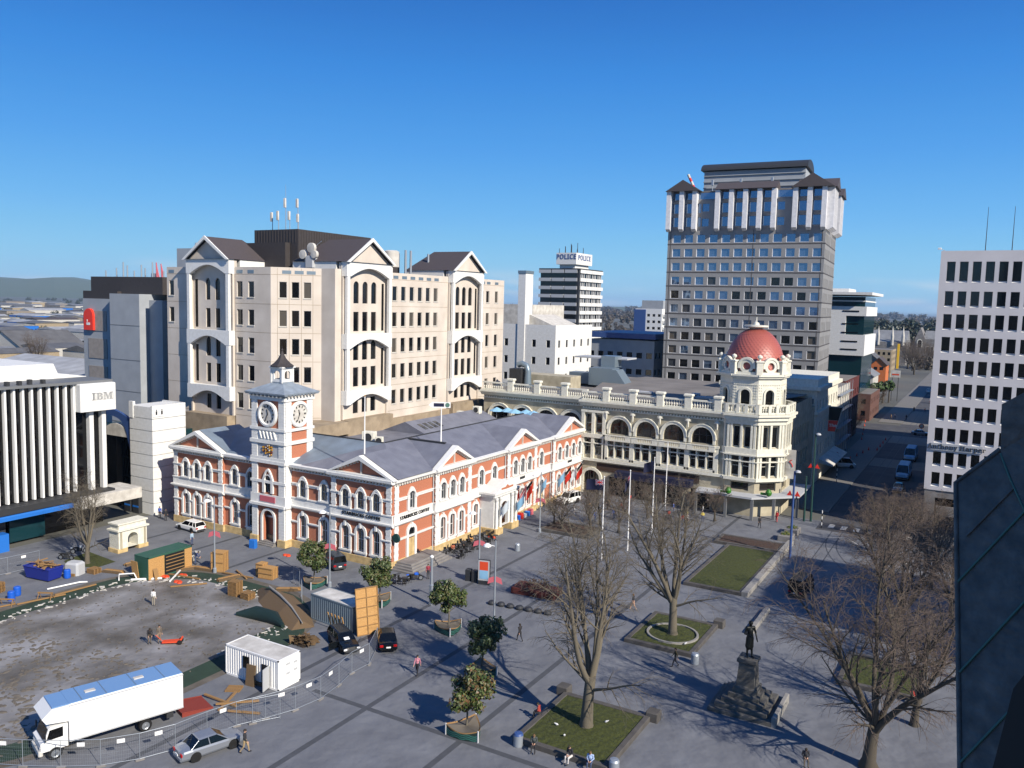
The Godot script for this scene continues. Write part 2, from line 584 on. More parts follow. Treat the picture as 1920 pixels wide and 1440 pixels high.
	plain("blue", Color(0.08, 0.33, 0.72), 0.45)
	plain("skip_blue", Color(0.10, 0.16, 0.50), 0.5)
	plain("bright_blue", Color(0.12, 0.40, 0.72), 0.5)
	plain("navy", Color(0.05, 0.07, 0.20), 0.7)
	plain("red", Color(0.75, 0.11, 0.08), 0.6)
	plain("red_glow", Color(0.86, 0.20, 0.12), 0.5)  # plain orange-red paint for signs and pennants
	plain("pink", Color(0.72, 0.36, 0.40), 0.7)
	plain("orange", Color(0.80, 0.27, 0.12), 0.7)
	plain("yellow", Color(0.88, 0.70, 0.10), 0.6)
	plain("gold", Color(0.66, 0.48, 0.13), 0.5, 0.2)
	plain("ramp_red", Color(0.48, 0.18, 0.13), 0.75)
	plain("green_box", Color(0.17, 0.33, 0.27), 0.6)
	plain("green_lamp", Color(0.18, 0.42, 0.08), 0.5)
	plain("planter_green", Color(0.06, 0.15, 0.14), 0.7)
	plain("planter_wave", Color(0.18, 0.42, 0.38), 0.7)
	plain("ice_roof", Color(0.42, 0.56, 0.72), 0.35)
	plain("bronze", Color(0.10, 0.11, 0.10), 0.45, 0.4)
	grainy("plinth_stone", Color(0.36, 0.355, 0.34), stain, 3.0, 0.85)
	plain("tail_red", Color(0.62, 0.03, 0.03), 0.3)
	plain("banner_white", Color(0.80, 0.84, 0.86), 0.8)
	plain("banner_blue", Color(0.50, 0.68, 0.80), 0.8)
	plain("banner_red", Color(0.78, 0.16, 0.08), 0.8)
	plain("orange_tile", Color(0.72, 0.40, 0.20), 0.8)
	plain("sage", Color(0.36, 0.42, 0.38), 0.8)
	plain("hill_green", Color(0.30, 0.33, 0.22), 0.95)
	for i in 4:
		grainy("roof_%d" % i, [Color(0.52, 0.53, 0.54), Color(0.40, 0.40, 0.40), Color(0.66, 0.67, 0.68), Color(0.33, 0.29, 0.27)][i], stain, 14.0, 0.7)
		grainy("house_%d" % i, [Color(0.75, 0.74, 0.71), Color(0.55, 0.51, 0.46), Color(0.62, 0.56, 0.46), Color(0.40, 0.28, 0.24)][i], fine, 7.0, 0.8)

func rect(mb: MB, x0: float, x1: float, z0: float, z1: float, y: float) -> void:
	mb.quad(Vector3(x0, y, z1), Vector3(x1, y, z1), Vector3(x1, y, z0), Vector3(x0, y, z0))

func rink_outline(grow: float) -> PackedVector2Array:
	var x0 := -81.4 - grow
	var x1 := -57.5 + grow
	var z0 := -61.6 - grow
	var z1 := -26.0 + grow
	var r := 8.0 + grow
	var p := PackedVector2Array()
	for k in 4:
		var cx := (x1 - r) if k in [0, 1] else (x0 + r)
		var cz := (z1 - r) if k in [0, 3] else (z0 + r)
		for i in 9:
			var a := PI / 2 - PI / 2 * (k + i / 8.0)
			p.push_back(Vector2(cx + cos(a) * r, cz + sin(a) * r))
	return p

func ground_and_streets() -> void:
	var mb := MB.new()
	rect(mb, -14000, 14000, -14000, 14000, -0.02)
	struct("ground", mb, M.city_ground)
	mb = MB.new()
	rect(mb, -104, 45, -131.5, 40, 0.0)
	struct("square_paving", mb, M.paving)
	mb = MB.new()
	for x in [-94.2, -85.15, -76.1, -58.3, -49.35, -40.45, -31.5]:
		var z1 := 10.0
		var z0 := -76.0 if x < -56.0 else -127.0
		if x < -57.0 and x > -84.0: z1 = -63.0
		if x < -84.0: z1 = -62.0
		rect(mb, x - 0.25, x + 0.25, z0, z1, 0.004)
	for z in [-48.6, -22.0]:
		rect(mb, -46.0 if z < -40.0 else -60.0, -19.0, z - 0.25, z + 0.25, 0.0055)
	rect(mb, -56.0, -22.0, -104.25, -103.75, 0.0055)
	struct("paving_bands", mb, M.paving_band)
	mb = MB.new()
	rect(mb, -20.3, -8.0, -640, -131.0, 0.004)
	rect(mb, -20.3, -3.0, -131.0, -126.0, 0.0045)
	struct("road", mb, M.asphalt)
	mb = MB.new()
	mb.box(Vector3(-26.6, 0, -640), Vector3(-20.3, 0.13, -262.0))
	mb.box(Vector3(-26.6, 0, -232), Vector3(-20.3, 0.13, -137.5))
	struct("footpath", mb, M.footpath)
	mb = MB.new()
	mb.box(Vector3(-8.0, 0, -640), Vector3(-3.0, 0.13, -131.0))
	struct("footpath", mb, M.footpath)
	mb = MB.new()
	rect(mb, -400, 200, -258.0, -236.0, 0.0065)
	struct("cross_street", mb, M.asphalt)
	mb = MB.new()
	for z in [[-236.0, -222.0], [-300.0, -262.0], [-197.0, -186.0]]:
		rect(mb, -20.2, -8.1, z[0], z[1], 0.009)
	struct("sunlit_patches", mb, M.footpath)  # paler rectangles painted on the road where sun falls between the buildings
	mb = MB.new()
	for x in [-17.95, -16.55]:
		rect(mb, x - 0.05, x + 0.05, -300, -100, 0.0125)
	for r in [0.0, 1.4]:
		var p := []
		for i in 15:
			var a := i / 14.0
			p.append(Vector2(-17.9 + 11.0 * a * a + r * (1.0 - a * 0.3), -122.5 + 24.0 * a - r * a))
		for i in 14:
			var d: Vector2 = (p[i + 1] - p[i]).normalized().orthogonal() * 0.05
			mb.quad(Vector3(p[i].x - d.x, 0.0105, p[i].y - d.y), Vector3(p[i + 1].x - d.x, 0.0105, p[i + 1].y - d.y), Vector3(p[i + 1].x + d.x, 0.0105, p[i + 1].y + d.y), Vector3(p[i].x + d.x, 0.0105, p[i].y + d.y))
	struct("tram_rails", mb, M.dark_grey)
	mb = MB.new()
	var line := [Vector2(-18.1, -122.2), Vector2(-15.6, -123.6), Vector2(-13.9, -121.0), Vector2(-10.3, -117.9), Vector2(-7.0, -115.0)]
	for i in line.size() - 1:
		var d: Vector2 = (line[i + 1] - line[i]).normalized().orthogonal() * 0.08
		var a: Vector2 = line[i]
		var b: Vector2 = line[i + 1]
		mb.quad(Vector3(a.x - d.x, 0.0165, a.y - d.y), Vector3(b.x - d.x, 0.0165, b.y - d.y), Vector3(b.x + d.x, 0.0165, b.y + d.y), Vector3(a.x + d.x, 0.0165, a.y + d.y))
	for k in 7:
		rect(mb, -18.9 + k * 1.75, -18.1 + k * 1.75, -130.2 + k * 0.1, -128.0 + k * 0.1, 0.0165)
	struct("road_markings", mb, M.white_worn)
	raised_lawn(-28.2, -20.7, -59.0, -50.4, 0.42, "grass")
	raised_lawn(-28.3, -21.6, -80.4, -71.9, 0.40, "grass")
	raised_lawn(-28.8, -22.0, -109.6, -91.0, 0.40, "grass")
	raised_lawn(-9.4, -2.7, -80.8, -73.7, 0.40, "grass")
	raised_lawn(-30.8, -22.0, -114.2, -110.0, 0.40, "bed_soil")
	raised_lawn(-53.5, -46.0, -107.0, -101.5, 0.40, "bed_soil")
	mb = MB.new()
	mb.bbox(Vector3(-18.75, 0, -88.0), Vector3(-18.2, 0.45, -80.4), 0.05)
	single("seat_wall", mb, M.kerb, "pale stone seat wall beside the bronze statue, pointing up the road", "wall", Vector3.ZERO)
	mb = MB.new()
	mb.bbox(Vector3(-22.1, 0, -115.6), Vector3(-21.3, 0.55, -91.0), 0.05)
	single("seat_wall", mb, M.kerb, "long pale stone seat wall edging the sunny lawn along the road", "wall", Vector3.ZERO)
	mb = MB.new()
	mb.sheet(rink_outline(3.2), 0.008)
	struct("site_ground", mb, M.mud)
	mb = MB.new()
	mb.sheet(rink_outline(2.4), 0.0125)
	struct("green_felt_path", mb, M.green_felt)
	mb = MB.new()
	mb.sheet(rink_outline(0.0), 0.0165)
	struct("rink_floor", mb, M.rink)
	mb = MB.new()
	var f := FastNoiseLite.new()
	f.seed = 3
	f.frequency = 0.0006
	f.fractal_octaves = 5
	var nx := 90
	var rows := [[5200.0, 0.0], [6000.0, 0.35], [6800.0, 0.75], [7600.0, 1.0], [8600.0, 0.8], [9800.0, 0.0]]
	var pt := func(i: int, j: int) -> Vector3:
		var az := deg_to_rad(-20.0 + 100.0 * i / nx)   # from south towards the west
		var d: float = rows[j][0]
		var hh := 150.0 * smoothstep(62.0, 25.0, rad_to_deg(az)) + 28.0
		var p := Vector3(-cos(az) * d, 0, -sin(az) * d)
		p.y = rows[j][1] * maxf(4.0, hh * (0.75 + 0.8 * f.get_noise_2d(p.x, p.z)))
		return p
	for j in rows.size() - 1:
		for i in nx:
			mb.quad(pt.call(i, j), pt.call(i + 1, j), pt.call(i + 1, j + 1), pt.call(i, j + 1))
	struct("hills", mb, M.hill_green)

func raised_lawn(x0: float, x1: float, z0: float, z1: float, h: float, mat: String) -> void:
	var mb := MB.new()
	var w := 0.45
	mb.bbox(Vector3(x0, 0, z0), Vector3(x1, h, z0 + w), 0.03)
	mb.bbox(Vector3(x0, 0, z1 - w), Vector3(x1, h, z1), 0.03)
	mb.bbox(Vector3(x0, 0, z0 + w), Vector3(x0 + w, h - 0.004, z1 - w), 0.03)
	mb.bbox(Vector3(x1 - w, 0, z0 + w), Vector3(x1, h - 0.004, z1 - w), 0.03)
	struct("planting_bed_kerb", mb, M.bed_stone)
	mb = MB.new()
	var k := 24
	for i in k:
		for j in k:
			var p := []
			for q in [[0, 1], [1, 1], [1, 0], [0, 0]]:
				var u := float(i + q[0]) / k
				var t := float(j + q[1]) / k
				var x := lerpf(x0 + w, x1 - w, u)
				var z := lerpf(z0 + w, z1 - w, t)
				p.append(Vector3(x, h - 0.08 + 0.12 * sin(u * PI) * sin(t * PI) + 0.02 * sin(x * 7.3 + z * 3.1), z))
			mb.quad(p[0], p[1], p[2], p[3])
	struct("lawn" if mat == "grass" else "soil_bed", mb, M[mat])

func gable_frame(b: Node3D, t: Transform3D, u0: float, u1: float, y: float, apex: float, back: float, roof_mat: Material) -> void:
	var cx := (u0 + u1) * 0.5
	var mb := MB.new()
	var th := 0.42
	var outer := [Vector2(u0, y), Vector2(cx, apex), Vector2(u1, y)]
	var inner := [Vector2(u0 + 1.0, y + 0.22), Vector2(cx, apex - th - 0.12), Vector2(u1 - 1.0, y + 0.22)]
	var poly := PackedVector2Array()
	for i in 2:
		poly = PackedVector2Array([outer[i], outer[i + 1], inner[i + 1], inner[i]])
		mb.prism(poly, -0.35, 0.5, t)
	mb.prism(PackedVector2Array([outer[0], inner[0], inner[2], outer[2]]), -0.35, 0.5, t)
	obj("pediment", mb, M.white_paint, b)
	mb = MB.new()
	mb.prism(PackedVector2Array([Vector2(inner[0].x - 0.3, inner[0].y - 0.1), Vector2(inner[2].x + 0.3, inner[2].y - 0.1), inner[1] + Vector2(0, 0.1)]), -0.3, -0.12, t)
	obj("tympanum", mb, M.brick, b)
	mb = MB.new()
	mb.box(Vector3(cx - 0.1, inner[0].y, -0.12), Vector3(cx + 0.1, inner[1].y, 0.05), t)
	for s in [-1.0, 1.0]:
		for k in 7:
			var q: float = (k + 1.0) / 8.5
			var px: float = cx + s * (cx - inner[0].x) * q
			var py: float = lerpf(inner[1].y, inner[0].y, q) - 0.02
			mb.cbox(Vector3(px, py - 0.1, 0.02), Vector3(0.16, 0.2, 0.28), t)
	obj("pediment_brackets", mb, M.white_worn, b)
	mb = MB.new()
	var a := t * Vector3(u0, y + 0.1, -0.33)
	var c := t * Vector3(u1, y + 0.1, -0.33)
	var d := t * Vector3(cx, apex + 0.07, -0.33)
	var a2 := t * Vector3(u0, y + 0.1, -back)
	var c2 := t * Vector3(u1, y + 0.1, -back)
	var d2 := t * Vector3(cx, apex + 0.07, -back)
	mb.quad(a, d, d2, a2); mb.quad(d, c, c2, d2)
	mb.tri(c2, a2, d2); mb.quad(a, a2, c2, c)
	obj("gable_roof", mb, roof_mat, b)

func po_run(b: Node3D, t: Transform3D, u0: float, u1: float, proj: float, wins: Array, lower: Array, quoins: Array) -> void:
	var tt := t * Transform3D(Basis(), Vector3(0, 0, proj))
	var holes := []
	var lo := []
	var hi := []
	for u in wins:
		hi.append([u - 0.55, u + 0.55, 6.75, 8.35, 1, 0.62])
	for u in lower:
		lo.append([u - 0.58, u + 0.58, 1.45, 3.85, 1, 0.62])
	holes = lo + hi
	var mb := MB.new()
	mb.wall(tt, u0, u1, 0.0, 10.4, holes, 0.32)
	if proj > 0.0:
		mb.box(Vector3(u0, 0, -proj - 0.3), Vector3(u0 + 0.02, 10.4, -0.002), tt)
		mb.box(Vector3(u1 - 0.02, 0, -proj - 0.3), Vector3(u1, 10.4, -0.002), tt)
	obj("wall", mb, M.brick, b)
	mb = MB.new()
	mb.bbox(Vector3(u0 - 0.12, 0, -0.2), Vector3(u1 + 0.12, 0.95, 0.16), 0.05, tt)
	obj("plinth", mb, M.cream, b)
	mb = MB.new()
	mb.box(Vector3(u0 - 0.1, 5.52, -0.1), Vector3(u1 + 0.1, 6.48, 0.12), tt)
	mb.prism(PackedVector2Array([Vector2(-0.1, 5.12), Vector2(0.12, 5.12), Vector2(0.42, 5.38), Vector2(0.42, 5.54), Vector2(-0.1, 5.54)]), u0 - 0.3, u1 + 0.3, tt * Transform3D(Basis(Vector3(0, 0, 1), Vector3.UP, Vector3(1, 0, 0)), Vector3.ZERO))
	mb.box(Vector3(u0 - 0.16, 6.45, -0.1), Vector3(u1 + 0.16, 6.6, 0.2), tt)
	obj("string_course", mb, M.white_paint, b)
	for band in [[3.28, 3.5, lower, 0.9, 0.14], [8.12, 8.45, wins, 0.86, 0.12]]:
		var x := u0
		for u in band[2] + [1e9]:
			var e: float = minf(u1, u - band[3])
			if e - x > 0.05:
				mb = MB.new()
				mb.box(Vector3(x, band[0], -0.1), Vector3(e, band[1], band[4]), tt)
				mb.box(Vector3(x, band[1] - 0.08, -0.1), Vector3(e, band[1] + 0.05, band[4] + 0.1), tt)
				obj("impost_band", mb, M.white_paint, b)
			x = u + band[3]
			if x >= u1: break
	mb = MB.new()
	mb.prism(PackedVector2Array([Vector2(-0.2, 10.36), Vector2(0.3, 10.36), Vector2(0.62, 10.55), Vector2(0.66, 10.85), Vector2(0.45, 10.85), Vector2(-0.2, 10.98)]), u0 - 0.35, u1 + 0.35, tt * Transform3D(Basis(Vector3(0, 0, 1), Vector3.UP, Vector3(1, 0, 0)), Vector3.ZERO))
	mb.box(Vector3(u0, 9.98, -0.05), Vector3(u1, 10.12, 0.1), tt)
	obj("cornice", mb, M.white_paint, b)
	mb = MB.new()
	var n := int((u1 - u0) / 0.5)
	for i in n:
		var x := u0 + (i + 0.5) * (u1 - u0) / n
		mb.box(Vector3(x - 0.11, 10.1, -0.02), Vector3(x + 0.11, 10.36, 0.3), tt)
	stuff(obj("cornice_brackets", mb, M.white_worn, b))
	for u in quoins:
		mb = MB.new()
		for k in 24:
			var y := 0.95 + k * 0.388
			if y > 5.0 and y < 6.6: continue
			var w := 0.42 if k % 2 else 0.36
			mb.bbox(Vector3(u - w, y + 0.015, -0.05), Vector3(u + w, y + 0.373, 0.13), 0.025, tt)
		mb.box(Vector3(u - 0.3, 0.95, -0.05), Vector3(u + 0.3, 10.3, 0.09), tt)
		obj("pilaster", mb, M.white_paint, b)
	for h in lo:
		mb = MB.new()
		mb.ring(tt, h, 0.34, -0.02, 0.17)
		mb.box(Vector3(h[0] - 0.34, 0.9, -0.02), Vector3(h[1] + 0.34, h[2] - 0.16, 0.1), tt)
		mb.box(Vector3(h[0] - 0.4, h[2] - 0.2, -0.25), Vector3(h[1] + 0.4, h[2], 0.24), tt)
		mb.cbox(Vector3((h[0] + h[1]) * 0.5, h[3] + h[5] + 0.22, 0.12), Vector3(0.3, 0.6, 0.3), tt)
		obj("window_surround", mb, M.white_paint, b)
		window(b, tt, h, 0.24, [1, 1], M.white_paint, M.glass_grey, 0.08)
	for h in hi:
		mb = MB.new()
		mb.ring(tt, h, 0.1, -0.3, 0.2)
		var g := [h[0] - 0.1, h[1] + 0.1, h[2], h[3], 2, h[5] + 0.28]
		mb.ring(tt, g, 0.26, -0.02, 0.2)
		var sp := PackedVector2Array()
		for p in MB.outline(g): sp.push_back(p)
		var hole := MB.outline(h, 0.1)
		for i in range(1, hole.size() - 2):
			mb.quad(tt * Vector3(hole[i].x, hole[i].y, 0.15), tt * Vector3(hole[i + 1].x, hole[i + 1].y, 0.15), tt * Vector3(sp[i + 1].x, sp[i + 1].y, 0.15), tt * Vector3(sp[i].x, sp[i].y, 0.15))
		for s in [h[0] - 0.25, h[1] + 0.25]:
			mb.box(Vector3(s - 0.2, 8.1, -0.02), Vector3(s + 0.2, 8.5, 0.3), tt)
		mb.box(Vector3(h[0] - 0.36, 6.58, -0.3), Vector3(h[1] + 0.36, 6.77, 0.3), tt)
		obj("window_surround", mb, M.white_paint, b)
		window(b, tt, h, 0.24, [1, 1], M.light_grey, M.glass_grey, 0.08)

func clock(b: Node3D, t: Transform3D) -> void:
	var mb := MB.new()
	mb.lathe([Vector2(1.72, 0), Vector2(1.72, 0.18), Vector2(1.6, 0.3), Vector2(1.36, 0.32), Vector2(1.26, 0.16), Vector2(1.26, 0.05)], 32, t * Transform3D(Basis(Vector3.RIGHT, PI / 2), Vector3.ZERO))
	var o := obj("clock", mb, M.white_paint, b)
	mb = MB.new()
	mb.lathe([Vector2(1.28, 0.08), Vector2(0.001, 0.08)], 32, t * Transform3D(Basis(Vector3.RIGHT, PI / 2), Vector3.ZERO))
	obj("dial", mb, M.white_worn, o)
	mb = MB.new()
	for k in 12:
		var q := t * Transform3D(Basis(Vector3.BACK, TAU * k / 12.0), Vector3.ZERO)
		var w := 0.07 if k % 3 else 0.11
		mb.box(Vector3(-w, 0.86, 0.09), Vector3(w, 1.16, 0.11), q)
	mb.box(Vector3(-0.07, -0.15, 0.12), Vector3(0.07, 0.62, 0.14), t * Transform3D(Basis(Vector3.BACK, -TAU * 11.57 / 12.0), Vector3.ZERO))
	mb.box(Vector3(-0.05, -0.2, 0.145), Vector3(0.05, 1.0, 0.16), t * Transform3D(Basis(Vector3.BACK, -TAU * 34.0 / 60.0), Vector3.ZERO))
	obj("hands_and_numerals", mb, M.dark_grey, o)

func post_office() -> void:
	var b := thing("post_office", "red brick and white Victorian post office with a square clock tower", "building", Vector3(-79, 0, -102))
	var E := face_e(-98.7, -76.6)
	var N := face_n(-59.8, -76.6)
	po_run(b, E, 0.0, 10.0, 0.35, [2.6, 4.85, 7.1], [2.6, 4.85, 7.1], [0.45, 9.55])
	po_run(b, E, 10.0, 29.4, 0.0, [12.0, 15.0, 24.4, 28.0], [12.0, 15.0, 24.4, 28.0], [])
	po_run(b, E, 29.4, 38.9, 0.35, [31.8, 34.2, 36.6], [31.8, 34.2, 36.6], [29.85, 38.45])
	po_run(b, N, 0.0, 8.0, 0.0, [3.4], [], [0.45])
	po_run(b, N, 8.0, 16.3, 0.35, [9.6, 11.75, 13.9], [9.6, 11.75, 13.9], [8.35, 15.9])
	po_run(b, N, 16.3, 26.0, 0.0, [19.3, 22.8], [18.0], [])
	po_run(b, N, 26.0, 35.0, 0.35, [28.2, 30.35, 32.5], [28.2, 30.35, 32.5], [26.4, 34.6])
	po_run(b, N, 35.0, 40.5, 0.0, [37.0], [], [])
	po_run(b, N, 40.5, 52.0, 0.35, [42.7, 45.3, 47.8, 50.2], [42.7, 45.3, 47.8, 50.2], [40.9, 51.5])
	var mb := MB.new()
	mb.box(Vector3(-98.7, 0, -92.0), Vector3(-98.4, 10.4, -76.7))
	mb.box(Vector3(-75.0, 0, -128.6), Vector3(-59.9, 10.4, -128.3))
	mb.box(Vector3(-98.7, 0, -92.3), Vector3(-75.0, 10.2, -92.0))
	mb.box(Vector3(-75.3, 0, -128.6), Vector3(-75.0, 10.2, -92.3))
	obj("rear_wall", mb, M.brick, b)
	var roof := func(x0: float, x1: float, z0: float, z1: float, y: float, top: float) -> MB:
		var m := MB.new()
		var a := Vector3(x0, y, z1); var c := Vector3(x1, y, z1); var d := Vector3(x1, y, z0); var e := Vector3(x0, y, z0)
		var w := minf(x1 - x0, z1 - z0) * 0.5
		var p: Vector3; var q: Vector3
		if x1 - x0 > z1 - z0:
			p = Vector3(x0 + w, top, (z0 + z1) * 0.5); q = Vector3(x1 - w, top, (z0 + z1) * 0.5)
			m.quad(a, c, q, p); m.quad(d, e, p, q); m.tri(c, d, q); m.tri(e, a, p)
		else:
			p = Vector3((x0 + x1) * 0.5, top, z1 - w); q = Vector3((x0 + x1) * 0.5, top, z0 + w)
			m.tri(a, c, p); m.quad(c, d, q, p); m.tri(d, e, q); m.quad(e, a, p, q)
		m.quad(a, e, d, c)
		return m
	obj("roof", roof.call(-98.9, -59.4, -91.6, -76.2, 10.8, 13.5), M.metal_roof, b)
	obj("roof", roof.call(-74.8, -59.4, -128.6, -76.2, 10.83, 13.55), M.slate, b)
	mb = MB.new()
	mb.box(Vector3(-97, 10.0, -127), Vector3(-74.9, 11.2, -91.7))
	obj("flat_roof", mb, M.slate, b)
	mb = MB.new()
	mb.prism(V2([-83.6, 11.2, -74.9, 11.2, -79.2, 12.9]), -126.0, -104.0)
	obj("yard_roof", mb, M.slate, b)
	for k in 4:
		mb = MB.new()
		mb.box(Vector3(-0.9, 0.0, -0.4), Vector3(0.9, 0.12, 0.4), Transform3D(Basis(Vector3.BACK, -0.36), Vector3(-77.2, 12.05, -106.0 - k * 1.4)))
		obj("skylight", mb, M.glass_grey, b)
	mb = MB.new()
	mb.tube(Vector3(-91.0, 13.52, -83.9), Vector3(-67.2, 13.52, -83.9), 0.12, 0.12, 5)
	mb.tube(Vector3(-67.1, 13.57, -84.0), Vector3(-67.1, 13.57, -120.8), 0.12, 0.12, 5)
	mb.box(Vector3(-67.4, 13.42, -88.95), Vector3(-60.9, 13.62, -88.6))
	obj("ridge_capping", mb, M.dark_grey, b)
	gable_frame(b, E * Transform3D(Basis(), Vector3(0, 0, 0.35)), -0.6, 10.5, 10.85, 13.45, 7.4, M.metal_roof)
	gable_frame(b, E * Transform3D(Basis(), Vector3(0, 0, 0.35)), 28.8, 39.5, 10.85, 13.35, 7.4, M.slate)
	gable_frame(b, N * Transform3D(Basis(), Vector3(0, 0, 0.35)), 7.6, 16.8, 10.85, 13.4, 7.4, M.slate)
	gable_frame(b, N * Transform3D(Basis(), Vector3(0, 0, 0.35)), 25.5, 35.4, 10.85, 13.4, 7.4, M.slate)
	gable_frame(b, N * Transform3D(Basis(), Vector3(0, 0, 0.35)), 41.8, 52.4, 10.85, 13.4, 7.4, M.slate)
	for d in [[3.4, 0.9], [37.2, 0.5]]:
		mb = MB.new()
		var h := [d[0] - 0.62, d[0] + 0.62, d[1], 3.9, 1, 0.62]
		mb.ring(N, h, 0.4, -0.02, 0.2)
		mb.cbox(Vector3(d[0], 4.75, 0.12), Vector3(0.32, 0.6, 0.3), N)
		var q := obj("doorway", mb, M.white_paint, b)
		mb = MB.new()
		mb.box(Vector3(d[0] - 0.62, d[1], 0.0), Vector3(d[0] - 0.03, 3.1, 0.07), N)
		mb.box(Vector3(d[0] + 0.03, d[1], 0.0), Vector3(d[0] + 0.62, 3.1, 0.07), N)
		obj("door_leaf", mb, M.cream, q)
		mb = MB.new()
		var poly := PackedVector2Array()
		for p in MB.outline([h[0], h[1], 3.15, 3.9, 1, 0.62]): poly.push_back(p)
		mb.prism(poly, 0.0, 0.05, N)
		obj("fanlight", mb, M.glass, q)
	for k in 4:
		mb = MB.new()
		mb.bbox(Vector3(0.4 - k * 0.32, 0, 0.17), Vector3(6.6 + k * 0.32, 0.9 - k * 0.22, 2.4 + k * 0.34), 0.02, N)
		obj("step", mb, M.concrete, b)
	mb = MB.new()
	var P := N * Transform3D(Basis(), Vector3(0, 0, 2.3))
	mb.wall(P, 19.2, 25.2, 0.9, 5.3, [[21.2, 23.2, 0.95, 3.4, 1, 0.9]], 0.5)
	mb.box(Vector3(19.2, 0.9, -2.3), Vector3(19.7, 5.3, -0.01), P)
	mb.box(Vector3(24.7, 0.9, -2.3), Vector3(25.2, 5.3, -0.01), P)
	mb.box(Vector3(18.9, 5.3, -2.3), Vector3(25.5, 5.75, 0.3), P)
	mb.box(Vector3(18.7, 5.7, -2.3), Vector3(25.7, 5.95, 0.5), P)
	mb.prism(V2([19.4, 5.95, 25.0, 5.95, 22.2, 7.35]), -2.2, 0.35, P)
	for u in [19.5, 20.6, 23.8, 24.9]:
		mb.lathe([Vector2(0.24, 0.9), Vector2(0.2, 1.1), Vector2(0.17, 4.7), Vector2(0.27, 5.0), Vector2(0.27, 5.3)], 10, P * Transform3D(Basis(), Vector3(u, 0, 0.28)))
	obj("porch", mb, M.white_paint, b)
	mb = MB.new()
	mb.bbox(Vector3(19.0, 0, -2.3), Vector3(21.0, 0.95, 0.55), 0.05, P)
	mb.bbox(Vector3(23.4, 0, -2.3), Vector3(25.4, 0.95, 0.55), 0.05, P)
	obj("porch_base", mb, M.cream, b)
	mb = MB.new()
	mb.box(Vector3(20.6, 6.2, 0.36), Vector3(23.8, 6.45, 0.4), P)
	mb.prism(V2([21.2, 6.15, 23.2, 6.15, 22.2, 6.75]), 0.34, 0.38, P)
	obj("porch_tympanum", mb, M.brick, b)
	var tw := Vector3(-79.95, 0, -77.1)
	var x0 := -82.3; var x1 := -76.5; var z0 := -80.4; var z1 := -75.6
	mb = MB.new()
	var TE := face_e(x0, z1)
	var TN := face_n(x1, z1)
	var w := x1 - x0
	var c := w * 0.5
	var dp := z1 - z0
	mb.wall(TE, 0, w, 0.0, 19.3, [[c - 1.0, c + 1.0, 0.4, 3.5, 1, 1.0], [c - 0.55, c + 0.55, 6.8, 8.5, 1, 0.62]], 0.5)
	mb.wall(TN, 0, dp, 0.0, 19.3, [[dp * 0.5 - 0.55, dp * 0.5 + 0.55, 6.8, 8.5, 1, 0.62]] if false else [], 0.5)
	mb.box(Vector3(x0, 10.0, z0), Vector3(x0 + 0.3, 19.3, z1 - 0.01))
	mb.box(Vector3(x0 + 0.3, 10.0, z0), Vector3(x1 - 0.01, 19.3, z0 + 0.3))
	mb.box(Vector3(x0, 0.0, -76.6), Vector3(x0 + 0.3, 10.0, z1 - 0.01))
	obj("tower_wall", mb, M.brick, b)
	for tt in [[TE, w], [TN, dp]]:
		var t: Transform3D = tt[0]
		var e: float = tt[1]
		mb = MB.new()
		for u in [0.5, e - 0.5]:
			for k in 48:
				var y := 0.95 + k * 0.38
				mb.bbox(Vector3(u - 0.52, y + 0.015, -0.05), Vector3(u + 0.52, y + 0.365, 0.16), 0.025, t)
			mb.box(Vector3(u - 0.45, 0.9, -0.05), Vector3(u + 0.45, 19.2, 0.12), t)
		obj("tower_pilaster", mb, M.white_paint, b)
		mb = MB.new()
		for y in [[5.1, 5.4, 0.42], [5.4, 6.6, 0.2], [8.1, 8.45, 0.22], [10.7, 11.1, 0.3], [11.1, 11.5, 0.2], [13.3, 13.75, 0.3], [15.0, 15.35, 0.28], [18.9, 19.4, 0.3]]:
			if t == TN and y[0] > 8.0 and y[0] < 8.3: continue
			mb = MB.new()
			var lift := 0.004 if t == TN else 0.0
			mb.box(Vector3(-0.2 + lift, y[0] + lift, -0.1), Vector3(e + 0.2 - lift, y[1] - lift, y[2] - lift), t)
			obj("tower_band", mb, M.white_paint, b)
		clock(b, t * Transform3D(Basis(), Vector3(e * 0.5, 17.1, 0.04)))
		mb = MB.new()
		for q in [[-0.3, 1.15], [e - 1.15, e + 0.3]]:
			mb = MB.new()
			mb.bbox(Vector3(q[0], 0, -0.3), Vector3(q[1], 0.95 if t == TE else 0.94, 0.31 if t == TE else 0.29), 0.05, t)
			obj("tower_base", mb, M.cream, b)
		mb = MB.new()
		for k in 9:
			var x := -0.2 + (k + 0.5) * (e + 0.4) / 9.0
			mb.box(Vector3(x - 0.12, 19.4, 0.0), Vector3(x + 0.12, 19.75, 0.62), t)
		obj("tower_brackets", mb, M.white_worn, b)
	mb = MB.new()
	mb.box(Vector3(1.0, 13.75, 0.0), Vector3(w - 1.0, 15.0, 0.1), TE)
	for k in 5:
		mb.tube(TE * Vector3(1.5 + k * 0.62, 14.85, 0.16), TE * Vector3(1.85 + k * 0.62, 13.9, 0.16), 0.15, 0.15, 6)
	obj("frieze", mb, M.white_paint, b)
	mb = MB.new()
	mb.box(Vector3(1.0, 11.5, 0.0), Vector3(w - 1.0, 13.3, 0.08), TE)
	obj("arms_panel", mb, M.light_grey, b)
	var r2 := RandomNumberGenerator.new()
	r2.seed = 4
